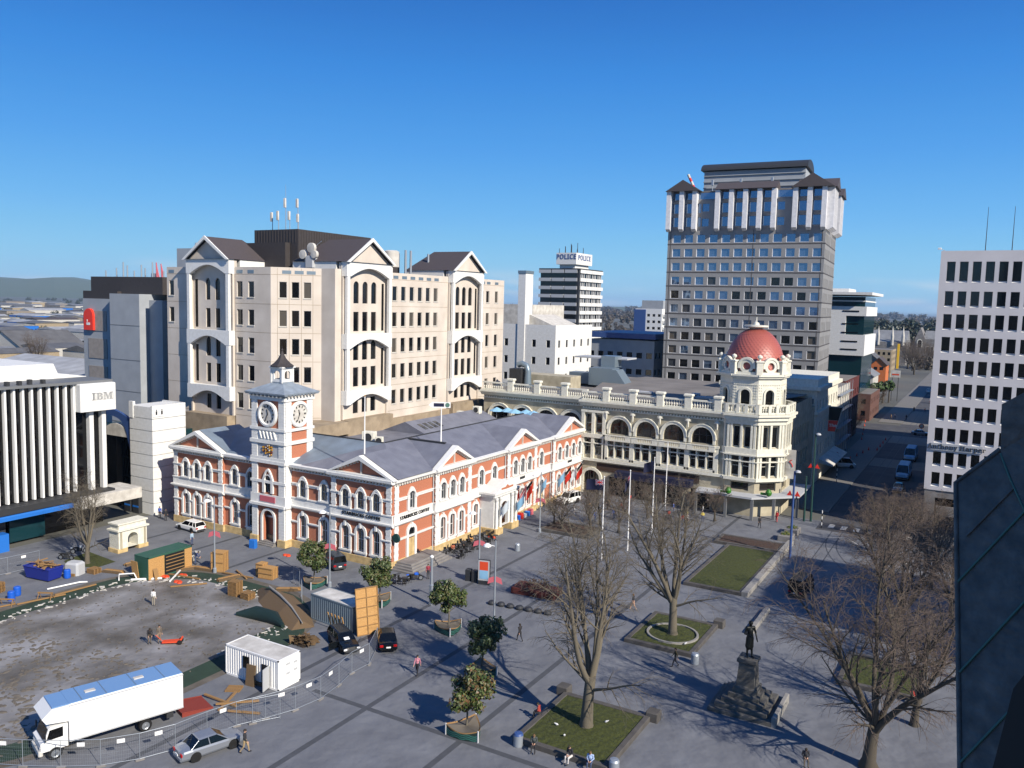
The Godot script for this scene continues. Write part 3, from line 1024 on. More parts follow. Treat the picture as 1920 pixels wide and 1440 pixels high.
	for q in [["gold", 22, 0.95], ["brick_dark", 8, 0.8], ["white_worn", 7, 0.9]]:
		mb = MB.new()
		for k in q[1]:
			var a := r2.randf() * TAU
			var r: float = sqrt(r2.randf()) * q[2] * 0.95
			var p := TE * Vector3(c + cos(a) * r * 1.05, 12.42 + sin(a) * r * 0.85, 0.12)
			mb.lathe([Vector2(0.0, -0.16), Vector2(0.16, -0.06), Vector2(0.17, 0.06), Vector2(0.0, 0.16)], 6, Transform3D(Basis(Vector3(r2.randf(), r2.randf(), r2.randf()).normalized(), r2.randf() * 3.0), p))
		obj("coat_of_arms", mb, M[q[0]], b)
	var th := [c - 0.55, c + 0.55, 6.8, 8.5, 1, 0.62]
	mb = MB.new()
	mb.ring(TE, th, 0.12, -0.4, 0.24)
	mb.ring(TE, [th[0] - 0.12, th[1] + 0.12, th[2], th[3], 2, th[5] + 0.6], 0.28, -0.02, 0.24)
	obj("window_surround", mb, M.white_paint, b)
	window(b, TE, th, 0.4, [1, 1], M.light_grey, M.glass_grey, 0.08)
	mb = MB.new()
	mb.box(Vector3(c - 1.35, 5.65, 0.2), Vector3(c + 1.35, 6.4, 0.27), TE)
	obj("sign_board", mb, M.pink, b)
	mb = MB.new()
	mb.ring(TE, [c - 1.0, c + 1.0, 0.4, 3.5, 1, 1.0], 0.3, -0.02, 0.2)
	obj("doorway", mb, M.white_paint, b)
	mb = MB.new()
	mb.box(Vector3(c - 1.2, 0.1, -1.9), Vector3(c + 1.2, 5.0, -1.8), TE)
	obj("entrance_glass", mb, M.glass_grey, b)
	for k in 3:
		mb = MB.new()
		mb.box(Vector3(c - 1.3 - k * 0.1, 0, -0.4), Vector3(c + 1.3 + k * 0.1, 0.42 - k * 0.14, 0.3 + k * 0.33), TE)
		obj("step", mb, M.concrete, b)
	var T := Transform3D(Basis(), Vector3((x0 + x1) * 0.5, 0, (z0 + z1) * 0.5))
	mb = MB.new()
	mb.lathe([Vector2(4.75, 19.72), Vector2(4.8, 19.9), Vector2(1.45, 20.95), Vector2(1.45, 21.15)], 4, Transform3D(Basis.from_scale(Vector3(1.06, 1, 0.93)), T.origin), false, PI / 4)
	mb.box(Vector3(x0 - 0.62, 19.6, z0 - 0.62), Vector3(x1 + 0.62, 19.74, z1 + 0.62))
	obj("tower_roof", mb, M.lead, b)
	mb = MB.new()
	for k in 4:
		var q := Transform3D(Basis(Vector3.UP, k * PI / 2), T.origin) * Transform3D(Basis(), Vector3(-0.95, 0, 0.95))
		mb.wall(q, 0, 1.9, 21.0, 23.0, [[0.45, 1.45, 21.5, 22.15, 1, 0.45]], 0.2)
		mb.wall(q * Transform3D(Basis(), Vector3(0, 0, -0.2)), 0, 1.9, 21.0, 23.0, [[0.45, 1.45, 21.5, 22.15, 1, 0.45]], 0.0)
		mb.box(Vector3(-0.1, 21.0, -0.15), Vector3(0.1, 23.0, 0.1), q)
	mb.box(T.origin + Vector3(-1.2, 22.95, -1.2), T.origin + Vector3(1.2, 23.12, 1.2))
	obj("lantern", mb, M.white_paint, b)
	mb = MB.new()
	mb.lathe([Vector2(0.05, 21.6), Vector2(0.36, 21.65), Vector2(0.26, 22.0), Vector2(0.15, 22.25), Vector2(0.0, 22.3)], 10, T)
	obj("bell", mb, M.dark_grey, b)
	mb = MB.new()
	mb.lathe([Vector2(1.55, 23.1), Vector2(1.58, 23.2), Vector2(1.1, 23.55), Vector2(0.62, 24.05), Vector2(0.3, 24.6), Vector2(0.1, 25.1), Vector2(0.16, 25.2), Vector2(0.16, 25.32), Vector2(0.03, 25.42), Vector2(0.015, 25.8)], 8, T, false, PI / 8)
	obj("lantern_cap", mb, M.penthouse, b)
	lettering("lettering", "STARBUCKS COFFEE", 0.43, M.black, b, b.transform.affine_inverse() * (E * Transform3D(Basis(), Vector3(34.3, 5.97, 0.52))), 0.08, false, 1.12)
	lettering("lettering", "STARBUCKS COFFEE", 0.43, M.black, b, b.transform.affine_inverse() * (N * Transform3D(Basis(), Vector3(4.0, 5.97, 0.17))), 0.08, false, 1.12)
	mb = MB.new()
	mb.lathe([Vector2(0.55, 0.0), Vector2(0.55, 0.14), Vector2(0.47, 0.2), Vector2(0.0, 0.2)], 18, Transform3D(Basis(Vector3.RIGHT, PI / 2), Vector3(-59.1, 4.0, -76.3)))
	mb.box(Vector3(-59.8, 3.95, -76.3), Vector3(-59.4, 4.05, -76.2))
	obj("disc_sign", mb, M.lamp_green, b)
	for u in [30.35, 46.5]:
		mb = MB.new()
		mb.box(Vector3(u - 0.7, 5.85, 0.5), Vector3(u + 0.7, 6.2, 0.58), N)
		obj("crest_sign", mb, M.dark_grey, b)
	for u in [8.0 - 0.18, 16.3 + 0.2, 26.0 - 0.2, 40.3]:
		mb = MB.new()
		mb.tube(N * Vector3(u, 0.3, 0.14), N * Vector3(u, 10.4, 0.14), 0.09, 0.09, 6)
		obj("rain_pipe", mb, M.light_grey, b)
	var pole := thing("flagpole", "white flagpole standing on the post office pediment beside the clock tower", "flagpole", Vector3(-64.6, 13.2, -76.9), 0.0, "poles on the post office roof")
	mb = MB.new()
	mb.tube(Vector3(0, 0, 0), Vector3(0, 7.2, 0), 0.1, 0.06, 8)
	loc("pole", mb, M.white_gloss, pole)
	mb = MB.new()
	mb.lathe([Vector2(0.0, 7.15), Vector2(0.12, 7.25), Vector2(0.0, 7.4)], 8)
	loc("finial", mb, M.gold, pole)
	pole = thing("sign_pole", "white roof pole carrying a small arrow-shaped information board", "sign", Vector3(-61.8, 13.2, -89.0), 0.0, "poles on the post office roof")
	mb = MB.new()
	mb.tube(Vector3(0, 0, 0), Vector3(0, 5.0, 0), 0.12, 0.07, 8)
	loc("pole", mb, M.white_gloss, pole)
	mb = MB.new()
	mb.prism(V2([-1.7, 5.25, -1.2, 4.9, 1.2, 4.9, 1.2, 5.65, -1.2, 5.65]), -0.05, 0.05)
	loc("board", mb, M.white_gloss, pole, Transform3D(Basis(Vector3.UP, deg_to_rad(30)), Vector3.ZERO))
	mb = MB.new()
	mb.box(Vector3(-1.0, 5.05, 0.05), Vector3(0.35, 5.5, 0.07))
	loc("print", mb, M.navy, pole, Transform3D(Basis(Vector3.UP, deg_to_rad(30)), Vector3.ZERO))
	mb = MB.new()
	mb.lathe([Vector2(0.3, 0), Vector2(0.3, 0.03), Vector2(0, 0.03)], 12, Transform3D(Basis(Vector3.UP, deg_to_rad(30)), Vector3.ZERO) * Transform3D(Basis(Vector3.RIGHT, PI / 2), Vector3(0.8, 5.28, 0.05)))
	loc("round_symbol", mb, M.verdigris, pole)
	var unit := func(lab: String, at: Vector3, s: Vector3, turn: float) -> void:
		var o := thing("air_conditioner", lab, "air conditioner", at, turn, "cooling units on the post office roof")
		var m := MB.new()
		m.bbox(Vector3(-s.x * 0.5, 0.15, -s.z * 0.5), Vector3(s.x * 0.5, s.y, s.z * 0.5), 0.05)
		m.box(Vector3(-s.x * 0.45, 0, -s.z * 0.4), Vector3(-s.x * 0.3, 0.15, s.z * 0.4)); m.box(Vector3(s.x * 0.3, 0, -s.z * 0.4), Vector3(s.x * 0.45, 0.15, s.z * 0.4))
		loc("casing", m, M.stucco_white, o)
		m = MB.new()
		m.lathe([Vector2(s.y * 0.36, 0), Vector2(s.y * 0.36, 0.04), Vector2(s.y * 0.3, 0.05), Vector2(s.y * 0.28, 0.0), Vector2(0, 0.02)], 14, Transform3D(Basis(Vector3.RIGHT, PI / 2), Vector3(0, s.y * 0.52, s.z * 0.5)))
		loc("fan_grille", m, M.dark_grey, o)
	unit.call("large cream cooling unit on the post office roof behind the clock tower", Vector3(-77.4, 11.2, -93.2), Vector3(1.9, 1.7, 1.2), 0.3)
	unit.call("small cream cooling unit with a round fan beside the larger one", Vector3(-75.2, 11.2, -92.8), Vector3(1.1, 1.2, 0.6), 0.3)
	unit.call("pale cooling unit by the beige wall, first of the pair over the yard", Vector3(-80.0, 11.2, -121.5), Vector3(1.6, 1.6, 1.0), 0.0)
	unit.call("pale cooling unit by the beige wall, second of the pair over the yard", Vector3(-78.2, 12.3, -123.8), Vector3(1.4, 1.3, 1.0), 0.0)

func arch_beam(mb: MB, t: Transform3D, u0: float, u1: float, y0: float, y1: float, rise: float, z0: float, z1: float) -> void:
	var p := PackedVector2Array([Vector2(u0, y1), Vector2(u0, y0)])
	var a := u0 + 0.9
	var b := u1 - 0.9
	for i in 13:
		var s := i / 12.0
		p.push_back(Vector2(lerpf(a, b, s), y0 + rise * sin(PI * s)))
	p.push_back(Vector2(u1, y0)); p.push_back(Vector2(u1, y1))
	mb.prism(p, z0, z1, t)

func arcade_bay(b: Node3D, t: Transform3D, u0: float, u1: float, cols: int, pitch: float, ww: float) -> void:
	var mb: MB
	var dp := 1.1
	for q in [[35.45, 37.65, 1.35], [24.5, 26.75, 1.35], [15.9, 18.1, 1.35]]:
		mb = MB.new()
		arch_beam(mb, t, u0, u1, q[0], q[1], q[2], -0.55, 0.0)
		mb.box(Vector3(u0, q[0], -dp), Vector3(u0 + 0.9, q[1], -0.55), t)
		mb.box(Vector3(u1 - 0.9, q[0], -dp), Vector3(u1, q[1], -0.55), t)
		mb.box(Vector3(u0 + 0.9, q[0] + 1.5, -dp), Vector3(u1 - 0.9, q[1] - 0.02, -0.55), t)
		obj("arched_beam", mb, M.white_paint, b)
	for y in [[26.75, 35.45], [18.1, 24.5]]:
		for u in [u0 + 0.45, u1 - 0.45]:
			mb = MB.new()
			mb.box(Vector3(u - 0.3, y[0], -0.5), Vector3(u + 0.3, y[1], -0.03), t)
			obj("column", mb, M.white_paint, b)
	var R := t * Transform3D(Basis(), Vector3(0, 0, -dp))
	var holes := []
	for k in cols:
		var x := (u0 + u1) * 0.5 + (k - (cols - 1) * 0.5) * pitch
		for q in [[31.4, 34.1, 1, 0.7], [27.1, 30.1, 0, 0.0], [22.6, 25.0, 1, 0.65], [18.5, 21.5, 0, 0.0], [14.3, 16.6, 0, 0.0]]:
			holes.append([x - ww * 0.5, x + ww * 0.5, q[0], q[1], q[2], q[3]])
	mb = MB.new()
	mb.wall(R, u0 - 0.05, u1 + 0.05, 13.6, 37.6, holes, 0.3)
	for u in [u0 + 0.16, u1 - 0.16]:
		mb.box(Vector3(u - 0.15, 13.6, -0.5), Vector3(u + 0.15, 37.5, 0.35), R)
	obj("recessed_wall", mb, M.beige, b)
	for u in [u0 + 1.15, u1 - 1.15]:
		for y in [[27.1, 34.6], [18.5, 24.3]]:
			mb = MB.new()
			mb.box(Vector3(u - 0.28, y[0], -0.02), Vector3(u + 0.28, y[1], 0.02), R)
			obj("side_slit", mb, M.glass, b)
	for h in holes:
		window(b, R, h, 0.24, [0, 0], M.dark_grey, [M.glass, M.glass_warm, M.glass][rng.randi() % 3], 0.06)

func hip_gable(b: Node3D, t: Transform3D, u0: float, u1: float, y: float, top: float, back: float) -> void:
	var c := (u0 + u1) * 0.5
	var a := t * Vector3(u0 - 0.2, y, 0.25)
	var d := t * Vector3(u1 + 0.2, y, 0.25)
	var p := t * Vector3(c, top, 0.25)
	var q := t * Vector3(c, top, -back + 2.5)
	var a2 := t * Vector3(u0 - 0.2, y, -back)
	var d2 := t * Vector3(u1 + 0.2, y, -back)
	var mb := MB.new()
	mb.quad(a, p, q, a2); mb.quad(p, d, d2, q); mb.tri(d2, a2, q); mb.quad(a, a2, d2, d)
	obj("gable_roof", mb, M.tile_roof, b)
	mb = MB.new()
	for s in [-1.0, 1.0]:
		var e: float = (u1 - u0) * 0.5 + 0.3
		mb.prism(PackedVector2Array([Vector2(c + s * e, y - 0.1), Vector2(c, top + 0.1), Vector2(c, top - 0.45), Vector2(c + s * (e - 0.6), y - 0.1)]), 0.26, 0.5, t)
	obj("barge_board", mb, M.white_paint, b)
	mb = MB.new()
	mb.prism(PackedVector2Array([Vector2(u0 + 0.3, y), Vector2(u1 - 0.3, y), Vector2(c, top - 0.4)]), -0.6, -0.35, t)
	obj("gable_wall", mb, M.beige, b)
	mb = MB.new()
	mb.box(Vector3(u0, y - 1.3, -back), Vector3(u1, y - 0.02, -2.1), t)
	obj("gable_fascia", mb, M.white_paint, b)

func telephone_building() -> void:
	var b := thing("beige_office_building", "tall beige concrete office block with white arched balconies and tiled gables", "building", Vector3(-102, 0, -116))
	var rows := [31.95, 27.7, 23.45, 19.2, 14.9]
	var A := face_e(-116.3, -89.0)
	var mb := MB.new()
	var holes := []
	for y in [31.95, 27.7]:
		holes.append([0.55, 1.7, y, y + 2.4, 0, 0.0])
	for y in rows:
		for x in [16.2, 18.65]:
			holes.append([x, x + 1.25, y, y + 2.4, 0, 0.0])
	mb.wall(A, 0, 6.0, 0, 36.5, holes.filter(func(h): return h[0] < 6), 0.25)
	mb.wall(A, 15.8, 23.4, 0, 36.5, holes.filter(func(h): return h[0] > 6), 0.25)
	var C := face_a(45, -92.9, -89.0)
	var hc := []
	for y in rows:
		for x in [1.75, 3.55, 5.3]:
			hc.append([x - 0.55, x + 0.55, y, y + 2.4, 0, 0.0])
	mb.wall(C, 0, 7.35, 0, 36.5, hc, 0.25)
	mb.wall(face_e(-87.7, -94.2), 0, 2.7, 0, 36.5, [], 0.2)
	var N := face_n(-85.0, -94.2)
	var hn := []
	for y in rows:
		for k in 6:
			var x := 13.7 + k * 2.31
			hn.append([x, x + 1.25, y, y + 2.35, 0, 0.0])
		for x in [40.6, 42.75, 46.0]:
			hn.append([x, x + 1.2, y + 0.05, y + 2.3, 0, 0.0])
	mb.wall(N, 0.0, 1.5, 0, 36.5, [], 0.2)
	mb.wall(N, 12.2, 29.8, 0, 36.5, hn.filter(func(h): return h[0] < 30), 0.25)
	mb.wall(N, 40.2, 49.5, 0, 36.5, hn.filter(func(h): return h[0] > 30), 0.25)
	mb.box(Vector3(-116.3, 0, -143.7), Vector3(-116.0, 36.5, -89.01))
	mb.box(Vector3(-116.0, 0, -143.7), Vector3(-85.02, 36.5, -143.4))
	obj("wall", mb, M.beige, b)
	for h in holes: window(b, A, h, 0.2, [0, 0], M.white_worn, [M.glass, M.glass_warm, M.glass][rng.randi() % 3], 0.06)
	for h in hc: window(b, C, h, 0.2, [0, 0], M.white_worn, [M.glass, M.glass_warm, M.glass_blind][rng.randi() % 3], 0.06)
	for h in hn: window(b, N, h, 0.2, [0, 0], M.white_worn, [M.glass_warm, M.glass, M.glass_warm, M.glass_blind][rng.randi() % 4], 0.06)
	mb = MB.new()
	for q in [[A, holes], [C, hc], [N, hn]]:
		for h in q[1]:
			mb.box(Vector3(h[0] - 0.08, h[2] - 0.12, -0.2), Vector3(h[1] + 0.08, h[2] + 0.02, 0.09), q[0])
	obj("sills", mb, M.white_worn, b)
	mb = MB.new()
	for y in [35.4, 31.0, 26.7, 22.4, 18.1, 13.8]:
		for q in [[A, 0.0, 5.9], [A, 15.9, 23.35], [C, 0.05, 7.3], [N, 12.5, 29.5], [N, 40.3, 49.4]]:
			mb = MB.new()
			mb.box(Vector3(q[1], y - 0.03, -0.05), Vector3(q[2], y + 0.03, 0.012), q[0])
			obj("panel_joint", mb, M.beige_dark, b)
	for x in [0.95, 2.65, 4.42, 6.1]:
		mb = MB.new()
		mb.box(Vector3(x - 0.025, 1, -0.05), Vector3(x + 0.025, 36.4, 0.0125), C)
		obj("panel_joint", mb, M.beige_dark, b)
	for q in [[A, [0.6, 16.3, 18.7]], [C, [1.75, 3.55, 5.3]], [N, [14.0, 16.3, 18.6, 20.9, 23.2, 25.5, 41.0, 43.0, 46.0]]]:
		for x in q[1]:
			mb = MB.new()
			mb.box(Vector3(x - 0.1, 35.55, -0.02), Vector3(x + 1.2, 36.05, 0.03), q[0])
			obj("vent", mb, M.grey_pipe, b)
	mb = MB.new()
	var roof := V2([-116.0, -143.4, -85.1, -143.4, -85.1, -94.3, -87.7, -94.3, -92.9, -89.2, -116.0, -89.2])
	mb.slab(roof, 35.6, 36.1)
	obj("flat_roof", mb, M.flat_roof, b)
	arcade_bay(b, face_e(-116.3, -87.9), 6.0, 15.7, 2, 2.2, 1.05)
	arcade_bay(b, face_n(-83.9, -94.2), 1.4, 12.3, 3, 2.1, 1.25)
	arcade_bay(b, face_n(-83.9, -94.2), 29.7, 40.1, 3, 2.1, 1.25)
	mb = MB.new()
	mb.box(Vector3(-110.2, 0, -89.3), Vector3(-100.7, 13.6, -87.4))
	obj("podium_wall", mb, M.beige_dark, b)
	for q in [[-85.3, -83.5, -106.5, -95.6, 0.0, 13.6], [-85.3, -83.5, -134.3, -123.9, 0.0, 13.6], [-93.5, -83.4, -95.5, -86.0, 11.6, 13.5], [-84.95, -84.2, -123.8, -106.6, 9.0, 12.6]]:
		mb = MB.new()
		mb.box(Vector3(q[0], q[4], q[2]), Vector3(q[1], q[5], q[3]))
		obj("podium_wall", mb, M.beige_dark, b)
	hip_gable(b, face_e(-116.3, -87.9), 5.9, 15.8, 37.65, 41.1, 9.5)
	hip_gable(b, face_n(-83.9, -94.2), 1.3, 12.4, 37.65, 41.4, 11.0)
	hip_gable(b, face_n(-83.9, -94.2), 29.6, 40.2, 37.65, 41.3, 10.5)
	mb = MB.new()
	mb.box(Vector3(-103.8, 36.1, -113.5), Vector3(-94.3, 42.7, -96.0))
	mb.box(Vector3(-109.0, 36.1, -110.0), Vector3(-96.0, 40.6, -95.0))
	mb.box(Vector3(-99.0, 36.1, -119.5), Vector3(-92.6, 40.4, -113.5))
	obj("penthouse", mb, M.penthouse, b)
	mb = MB.new()
	for k in 30:
		mb.box(Vector3(-94.32, 36.2, -96.3 - k * 0.58), Vector3(-94.24, 42.6, -96.1 - k * 0.58))
	for k in 15:
		mb.box(Vector3(-103.6 + k * 0.62, 40.6, -96.02), Vector3(-103.4 + k * 0.62, 42.6, -95.94))
	obj("cladding_ribs", mb, M.penthouse, b)
	mb = MB.new()
	mb.box(Vector3(-124.0, 30, -104), Vector3(-117.5, 40.1, -97))
	obj("stair_tower", mb, M.bank_grey, b)
	var ant := func(lab: String, at: Vector3, h: float, panel: float) -> void:
		var o := thing("antenna_mast", lab, "antenna", at, 0.0, "antenna masts on the dark penthouse")
		var m := MB.new()
		m.tube(Vector3.ZERO, Vector3(0, h, 0), 0.07, 0.05, 6)
		loc("mast", m, M.galvanised, o)
		m = MB.new()
		m.bbox(Vector3(-0.22, h - panel, 0.05), Vector3(0.22, h, 0.35), 0.05)
		loc("panel_antenna", m, M.white_worn, o)
	ant.call("lone panel antenna mast on the south end of the dark penthouse", Vector3(-103.4, 42.7, -99.5), 3.2, 1.5)
	ant.call("short antenna mast with a low panel, second on the penthouse", Vector3(-101.5, 42.7, -99.0), 3.3, 1.5)
	ant.call("tallest antenna mast on the penthouse, with a whip on top", Vector3(-100.7, 42.7, -99.8), 5.4, 1.5)
	ant.call("antenna mast just north of the tallest one", Vector3(-99.2, 42.7, -99.2), 3.2, 1.4)
	ant.call("tall antenna mast with a high white panel, last but one", Vector3(-98.0, 42.7, -99.8), 5.2, 1.4)
	ant.call("low antenna mast at the north end of the penthouse group", Vector3(-97.3, 42.7, -99.2), 2.7, 1.3)
	mb = MB.new()
	mb.tube(Vector3(-100.7, 48.0, -99.8), Vector3(-100.7, 50.3, -99.8), 0.04, 0.02, 5)
	single("whip_antenna", mb, M.galvanised, "thin whip antenna rising above the tallest penthouse mast", "antenna", Vector3.ZERO)
	var mic := thing("microwave_dish_rack", "white drum antennas on a rack in front of the dark penthouse", "antenna", Vector3(-91.5, 36.1, -95.5))
	mb = MB.new()
	mb.tube(Vector3(0.6, 0, 0), Vector3(0.6, 4.2, 0), 0.1, 0.1, 6); mb.tube(Vector3(-0.8, 0, 0), Vector3(-0.8, 3.4, 0), 0.1, 0.1, 6); mb.tube(Vector3(-0.9, 2.5, 0), Vector3(2.6, 4.6, 0), 0.05, 0.05, 5)
	loc("rack", mb, M.galvanised, mic)
	for q in [[0.9, 3.6, 0.75], [1.5, 2.6, 0.6], [-0.8, 2.6, 0.7]]:
		mb = MB.new()
		mb.lathe([Vector2(0, -0.25), Vector2(q[2], -0.2), Vector2(q[2], 0.3), Vector2(0, 0.35)], 14, Transform3D(Basis(Vector3.RIGHT, PI / 2), Vector3(q[0], q[1], 0.3)))
		loc("drum", mb, M.white_worn, mic)
	mb = MB.new()
	mb.bbox(Vector3(-0.3, 0.6, -0.6), Vector3(1.2, 2.4, 0.5), 0.06)
	loc("cabinet", mb, M.light_grey, mic)
	mb = MB.new()
	mb.lathe([Vector2(1.3, 0), Vector2(1.3, 2.6), Vector2(0.9, 2.8), Vector2(0, 2.8)], 16)
	single("roof_tank", mb, M.white_worn, "round white water tank beside the gable roofs of the beige block", "tank", Vector3(-88.5, 37.6, -112.0))
	for q in [[-112.2, -91.5, 3.2], [-90.5, -118.5, 3.6], [-90.5, -120.0, 3.6], [-91.0, -126.0, 3.4]]:
		mb = MB.new()
		mb.tube(Vector3.ZERO, Vector3(0, q[2] + 1.2, 0), 0.22, 0.2, 8)
		single("roof_flue", mb, M.galvanised, "thin grey metal flue standing on the beige block's flat roof", "flue", Vector3(q[0], 36.1, q[1]), 0.0, "flues on the beige block")

func domed_theatre() -> void:
	var b := thing("domed_theatre", "ornate cream theatre with an octagonal corner tower and red dome", "building", Vector3(-44, 0, -148))
	var E := face_e(-59.5, -128.0)
	var mb := MB.new()
	var arches := []
	var triples := []
	var ground := []
	for k in 4:
		var u := 6.9 + k * 4.72
		arches.append([u - 1.75, u + 1.75, 10.55, 11.35, 1, 1.85])
		for q in [-1.45, 0.0, 1.45]:
			triples.append([u + q - (0.55 if q != 0.0 else 0.7) * 0.85, u + q + (0.55 if q != 0.0 else 0.7) * 0.85, 6.6, 9.3, 0, 0.0])
	var side := []
	for u in [1.2, 3.1]:
		side.append([u - 0.55, u + 0.55, 10.5, 13.6, 0, 0.0])
		side.append([u - 0.6, u + 0.6, 6.6, 9.5, 0, 0.0])
	ground.append([0.6, 3.6, 0.0, 2.6, 1, 1.4])
	for k in 4:
		ground.append([5.3 + k * 4.72, 8.6 + k * 4.72, 0.0, 3.2, 0, 0.0])
	mb.wall(E, 0, 25.0, 0, 15.2, arches + triples + side + ground, 0.45)
	mb.box(Vector3(-59.5, 0, -150), Vector3(-59.2, 15.2, -128.01))
	var S := face_e(-81.0, -130.5)
	var sa := []
	for k in 4:
		sa.append([1.6 + k * 4.9, 5.4 + k * 4.9, 9.4, 11.3, 1, 1.9])
	mb.wall(S, 0, 21.5, 0, 15.2, sa, 0.45)
	var N := face_n(-26.6, -135.7)
	var nh := []
	for k in 7:
		nh.append([1.5 + k * 2.2, 2.7 + k * 2.2, 9.6, 12.2, 1, 0.6])
		nh.append([1.5 + k * 2.2, 2.7 + k * 2.2, 5.4, 8.2, 0, 0.0])
	mb.wall(N, 0, 18.0, 0, 16.8, nh, 0.4)
	mb.box(Vector3(-81.0, 0, -175.0), Vector3(-26.62, 14.8, -152.0))
	obj("wall", mb, M.stucco, b)
	for h in arches: window(b, E, h, 0.4, [2, 1], M.dark_grey, M.glass, 0.09)
	for h in triples + side: window(b, E, h, 0.35, [0, 1], M.stucco_white, M.glass, 0.08)
	for h in ground: pane(b, E, h, 0.42, M.glass_dark)
	for h in sa: window(b, S, h, 0.4, [2, 1], M.dark_grey, M.glass, 0.09)
	for h in nh: pane(b, N, h, 0.3, M.glass)
	for q in [[E, arches], [S, sa]]:
		for h in q[1]:
			mb = MB.new()
			mb.ring(q[0], h, 0.42, -0.02, 0.22)
			mb.ring(q[0], [h[0] - 0.42, h[1] + 0.42, h[3], h[3], 1, h[5] + 0.42], 0.14, -0.02, 0.32)
			obj("arch_moulding", mb, M.stucco_white, b)
	for k in 5:
		var u := 4.55 + k * 4.72
		mb = MB.new()
		mb.box(Vector3(u - 0.38, 6.0, -0.05), Vector3(u + 0.38, 10.2, 0.3), E)
		mb.box(Vector3(u - 0.48, 10.0, -0.05), Vector3(u + 0.48, 10.4, 0.4), E)
		obj("pilaster", mb, M.stucco_white, b)
		if k < 4 or true:
			mb = MB.new()
			for j in 7:
				var a := PI * j / 6.0
				mb.lathe([Vector2(0, -0.1), Vector2(0.17, 0), Vector2(0.1, 0.3), Vector2(0, 0.62)], 5, E * Transform3D(Basis(Vector3.BACK, a - PI / 2), Vector3(u, 14.0, 0.3)))
			mb.tube(E * Vector3(u, 13.0, 0.25), E * Vector3(u, 14.0, 0.3), 0.1, 0.2, 6)
			obj("palm_ornament", mb, M.stucco_white, b)
	for k in 4:
		var u := 6.9 + k * 4.72
		mb = MB.new()
		for q in [-2.05, -0.78, 0.78, 2.05]:
			mb.box(Vector3(u + q - 0.12, 6.3, -0.1), Vector3(u + q + 0.12, 9.6, 0.2), E)
		mb.box(Vector3(u - 2.3, 8.55, -0.1), Vector3(u + 2.3, 8.72, 0.26), E)
		mb.box(Vector3(u - 2.3, 6.1, -0.1), Vector3(u + 2.3, 6.5, 0.3), E)
		mb.box(Vector3(u - 2.3, 9.45, -0.1), Vector3(u + 2.3, 9.7, 0.75), E)
		mb.box(Vector3(u - 2.3, 10.3, 0.55), Vector3(u + 2.3, 10.45, 0.78), E)
		mb.box(Vector3(u - 2.3, 9.7, 0.55), Vector3(u - 1.3, 10.3, 0.74), E)
		mb.box(Vector3(u + 1.3, 9.7, 0.55), Vector3(u + 2.3, 10.3, 0.74), E)
		for j in 9:
			mb.box(Vector3(u - 1.25 + j * 0.31, 9.7, 0.6), Vector3(u - 1.12 + j * 0.31, 10.3, 0.7), E)
		obj("balcony", mb, M.stucco_white, b)
	mb = MB.new()
	for u in [0.25, 2.15, 4.15]:
		mb.box(Vector3(u - 0.28, 6.0, -0.05), Vector3(u + 0.28, 14.2, 0.3), E)
	mb.box(Vector3(-0.1, 9.6, -0.05), Vector3(4.5, 10.3, 0.4), E)
	mb.box(Vector3(-0.1, 8.6, -0.05), Vector3(4.5, 8.75, 0.33), E)
	mb.box(Vector3(-0.1, 13.9, -0.05), Vector3(4.5, 14.3, 0.35), E)
	mb.ring(E, [0.6, 3.6, 0.0, 2.6, 1, 1.4], 0.5, -0.02, 0.3)
	obj("end_bay_frame", mb, M.stucco_white, b)
	for q in [[E, 0.0, 25.0, 0.0], [S, 0.0, 21.4, 0.0]]:
		mb = MB.new()
		var t: Transform3D = q[0]
		mb.prism(V2([-0.2, 15.0, 0.3, 15.0, 0.75, 15.6, 0.95, 15.65, 0.95, 15.95, -0.2, 16.0]), q[1] - 0.4, q[2], t * Transform3D(Basis(Vector3(0, 0, 1), Vector3.UP, Vector3(1, 0, 0)), Vector3.ZERO))
		mb.box(Vector3(q[1], 14.45, -0.05), Vector3(q[2], 14.6, 0.14), t)
		mb.box(Vector3(q[1], 5.6, -0.05), Vector3(q[2], 6.05, 0.45), t)
		obj("cornice", mb, M.stucco_white, b)
		mb = MB.new()
		var n := int((q[2] - q[1]) / 0.5)
		for i in n:
			var x: float = q[1] + (i + 0.5) * (q[2] - q[1]) / n
			mb.box(Vector3(x - 0.1, 14.6, 0.0), Vector3(x + 0.1, 14.85, 0.24), t)
		stuff(obj("dentils", mb, M.stucco_white, b))
		mb = MB.new()
		mb.box(Vector3(q[1], 16.0, 0.1), Vector3(q[2], 16.25, 0.6), t)
		mb.box(Vector3(q[1], 17.25, 0.1), Vector3(q[2], 17.5, 0.6), t)
		obj("balustrade_rail", mb, M.stucco_white, b)
		n = int((q[2] - q[1]) / 0.42)
		for i in n:
			var x: float = q[1] + (i + 0.5) * (q[2] - q[1]) / n
			if not cache.has("baluster"):
				var bm := MB.new()
				bm.lathe([Vector2(0.09, 0), Vector2(0.07, 0.12), Vector2(0.13, 0.35), Vector2(0.07, 0.75), Vector2(0.1, 1.0)], 5)
				cache["baluster"] = bm.mesh()
			put("baluster", cache["baluster"], M.stucco_white, b, b.transform.affine_inverse() * (t * Transform3D(Basis(), Vector3(x, 16.25, 0.35))))
		var piers := [4.5, 9.3, 14.0, 18.7, 23.5] if t == E else [6.0, 11.5, 17.0]
		for x in piers:
			mb = MB.new()
			mb.bbox(Vector3(x - 0.6, 16.0, -0.05), Vector3(x + 0.6, 18.0, 0.75), 0.06, t)
			mb.bbox(Vector3(x - 0.75, 18.0, -0.2), Vector3(x + 0.75, 18.35, 0.9), 0.08, t)
			obj("balustrade_pier", mb, M.stucco_white, b)
	mb = MB.new()
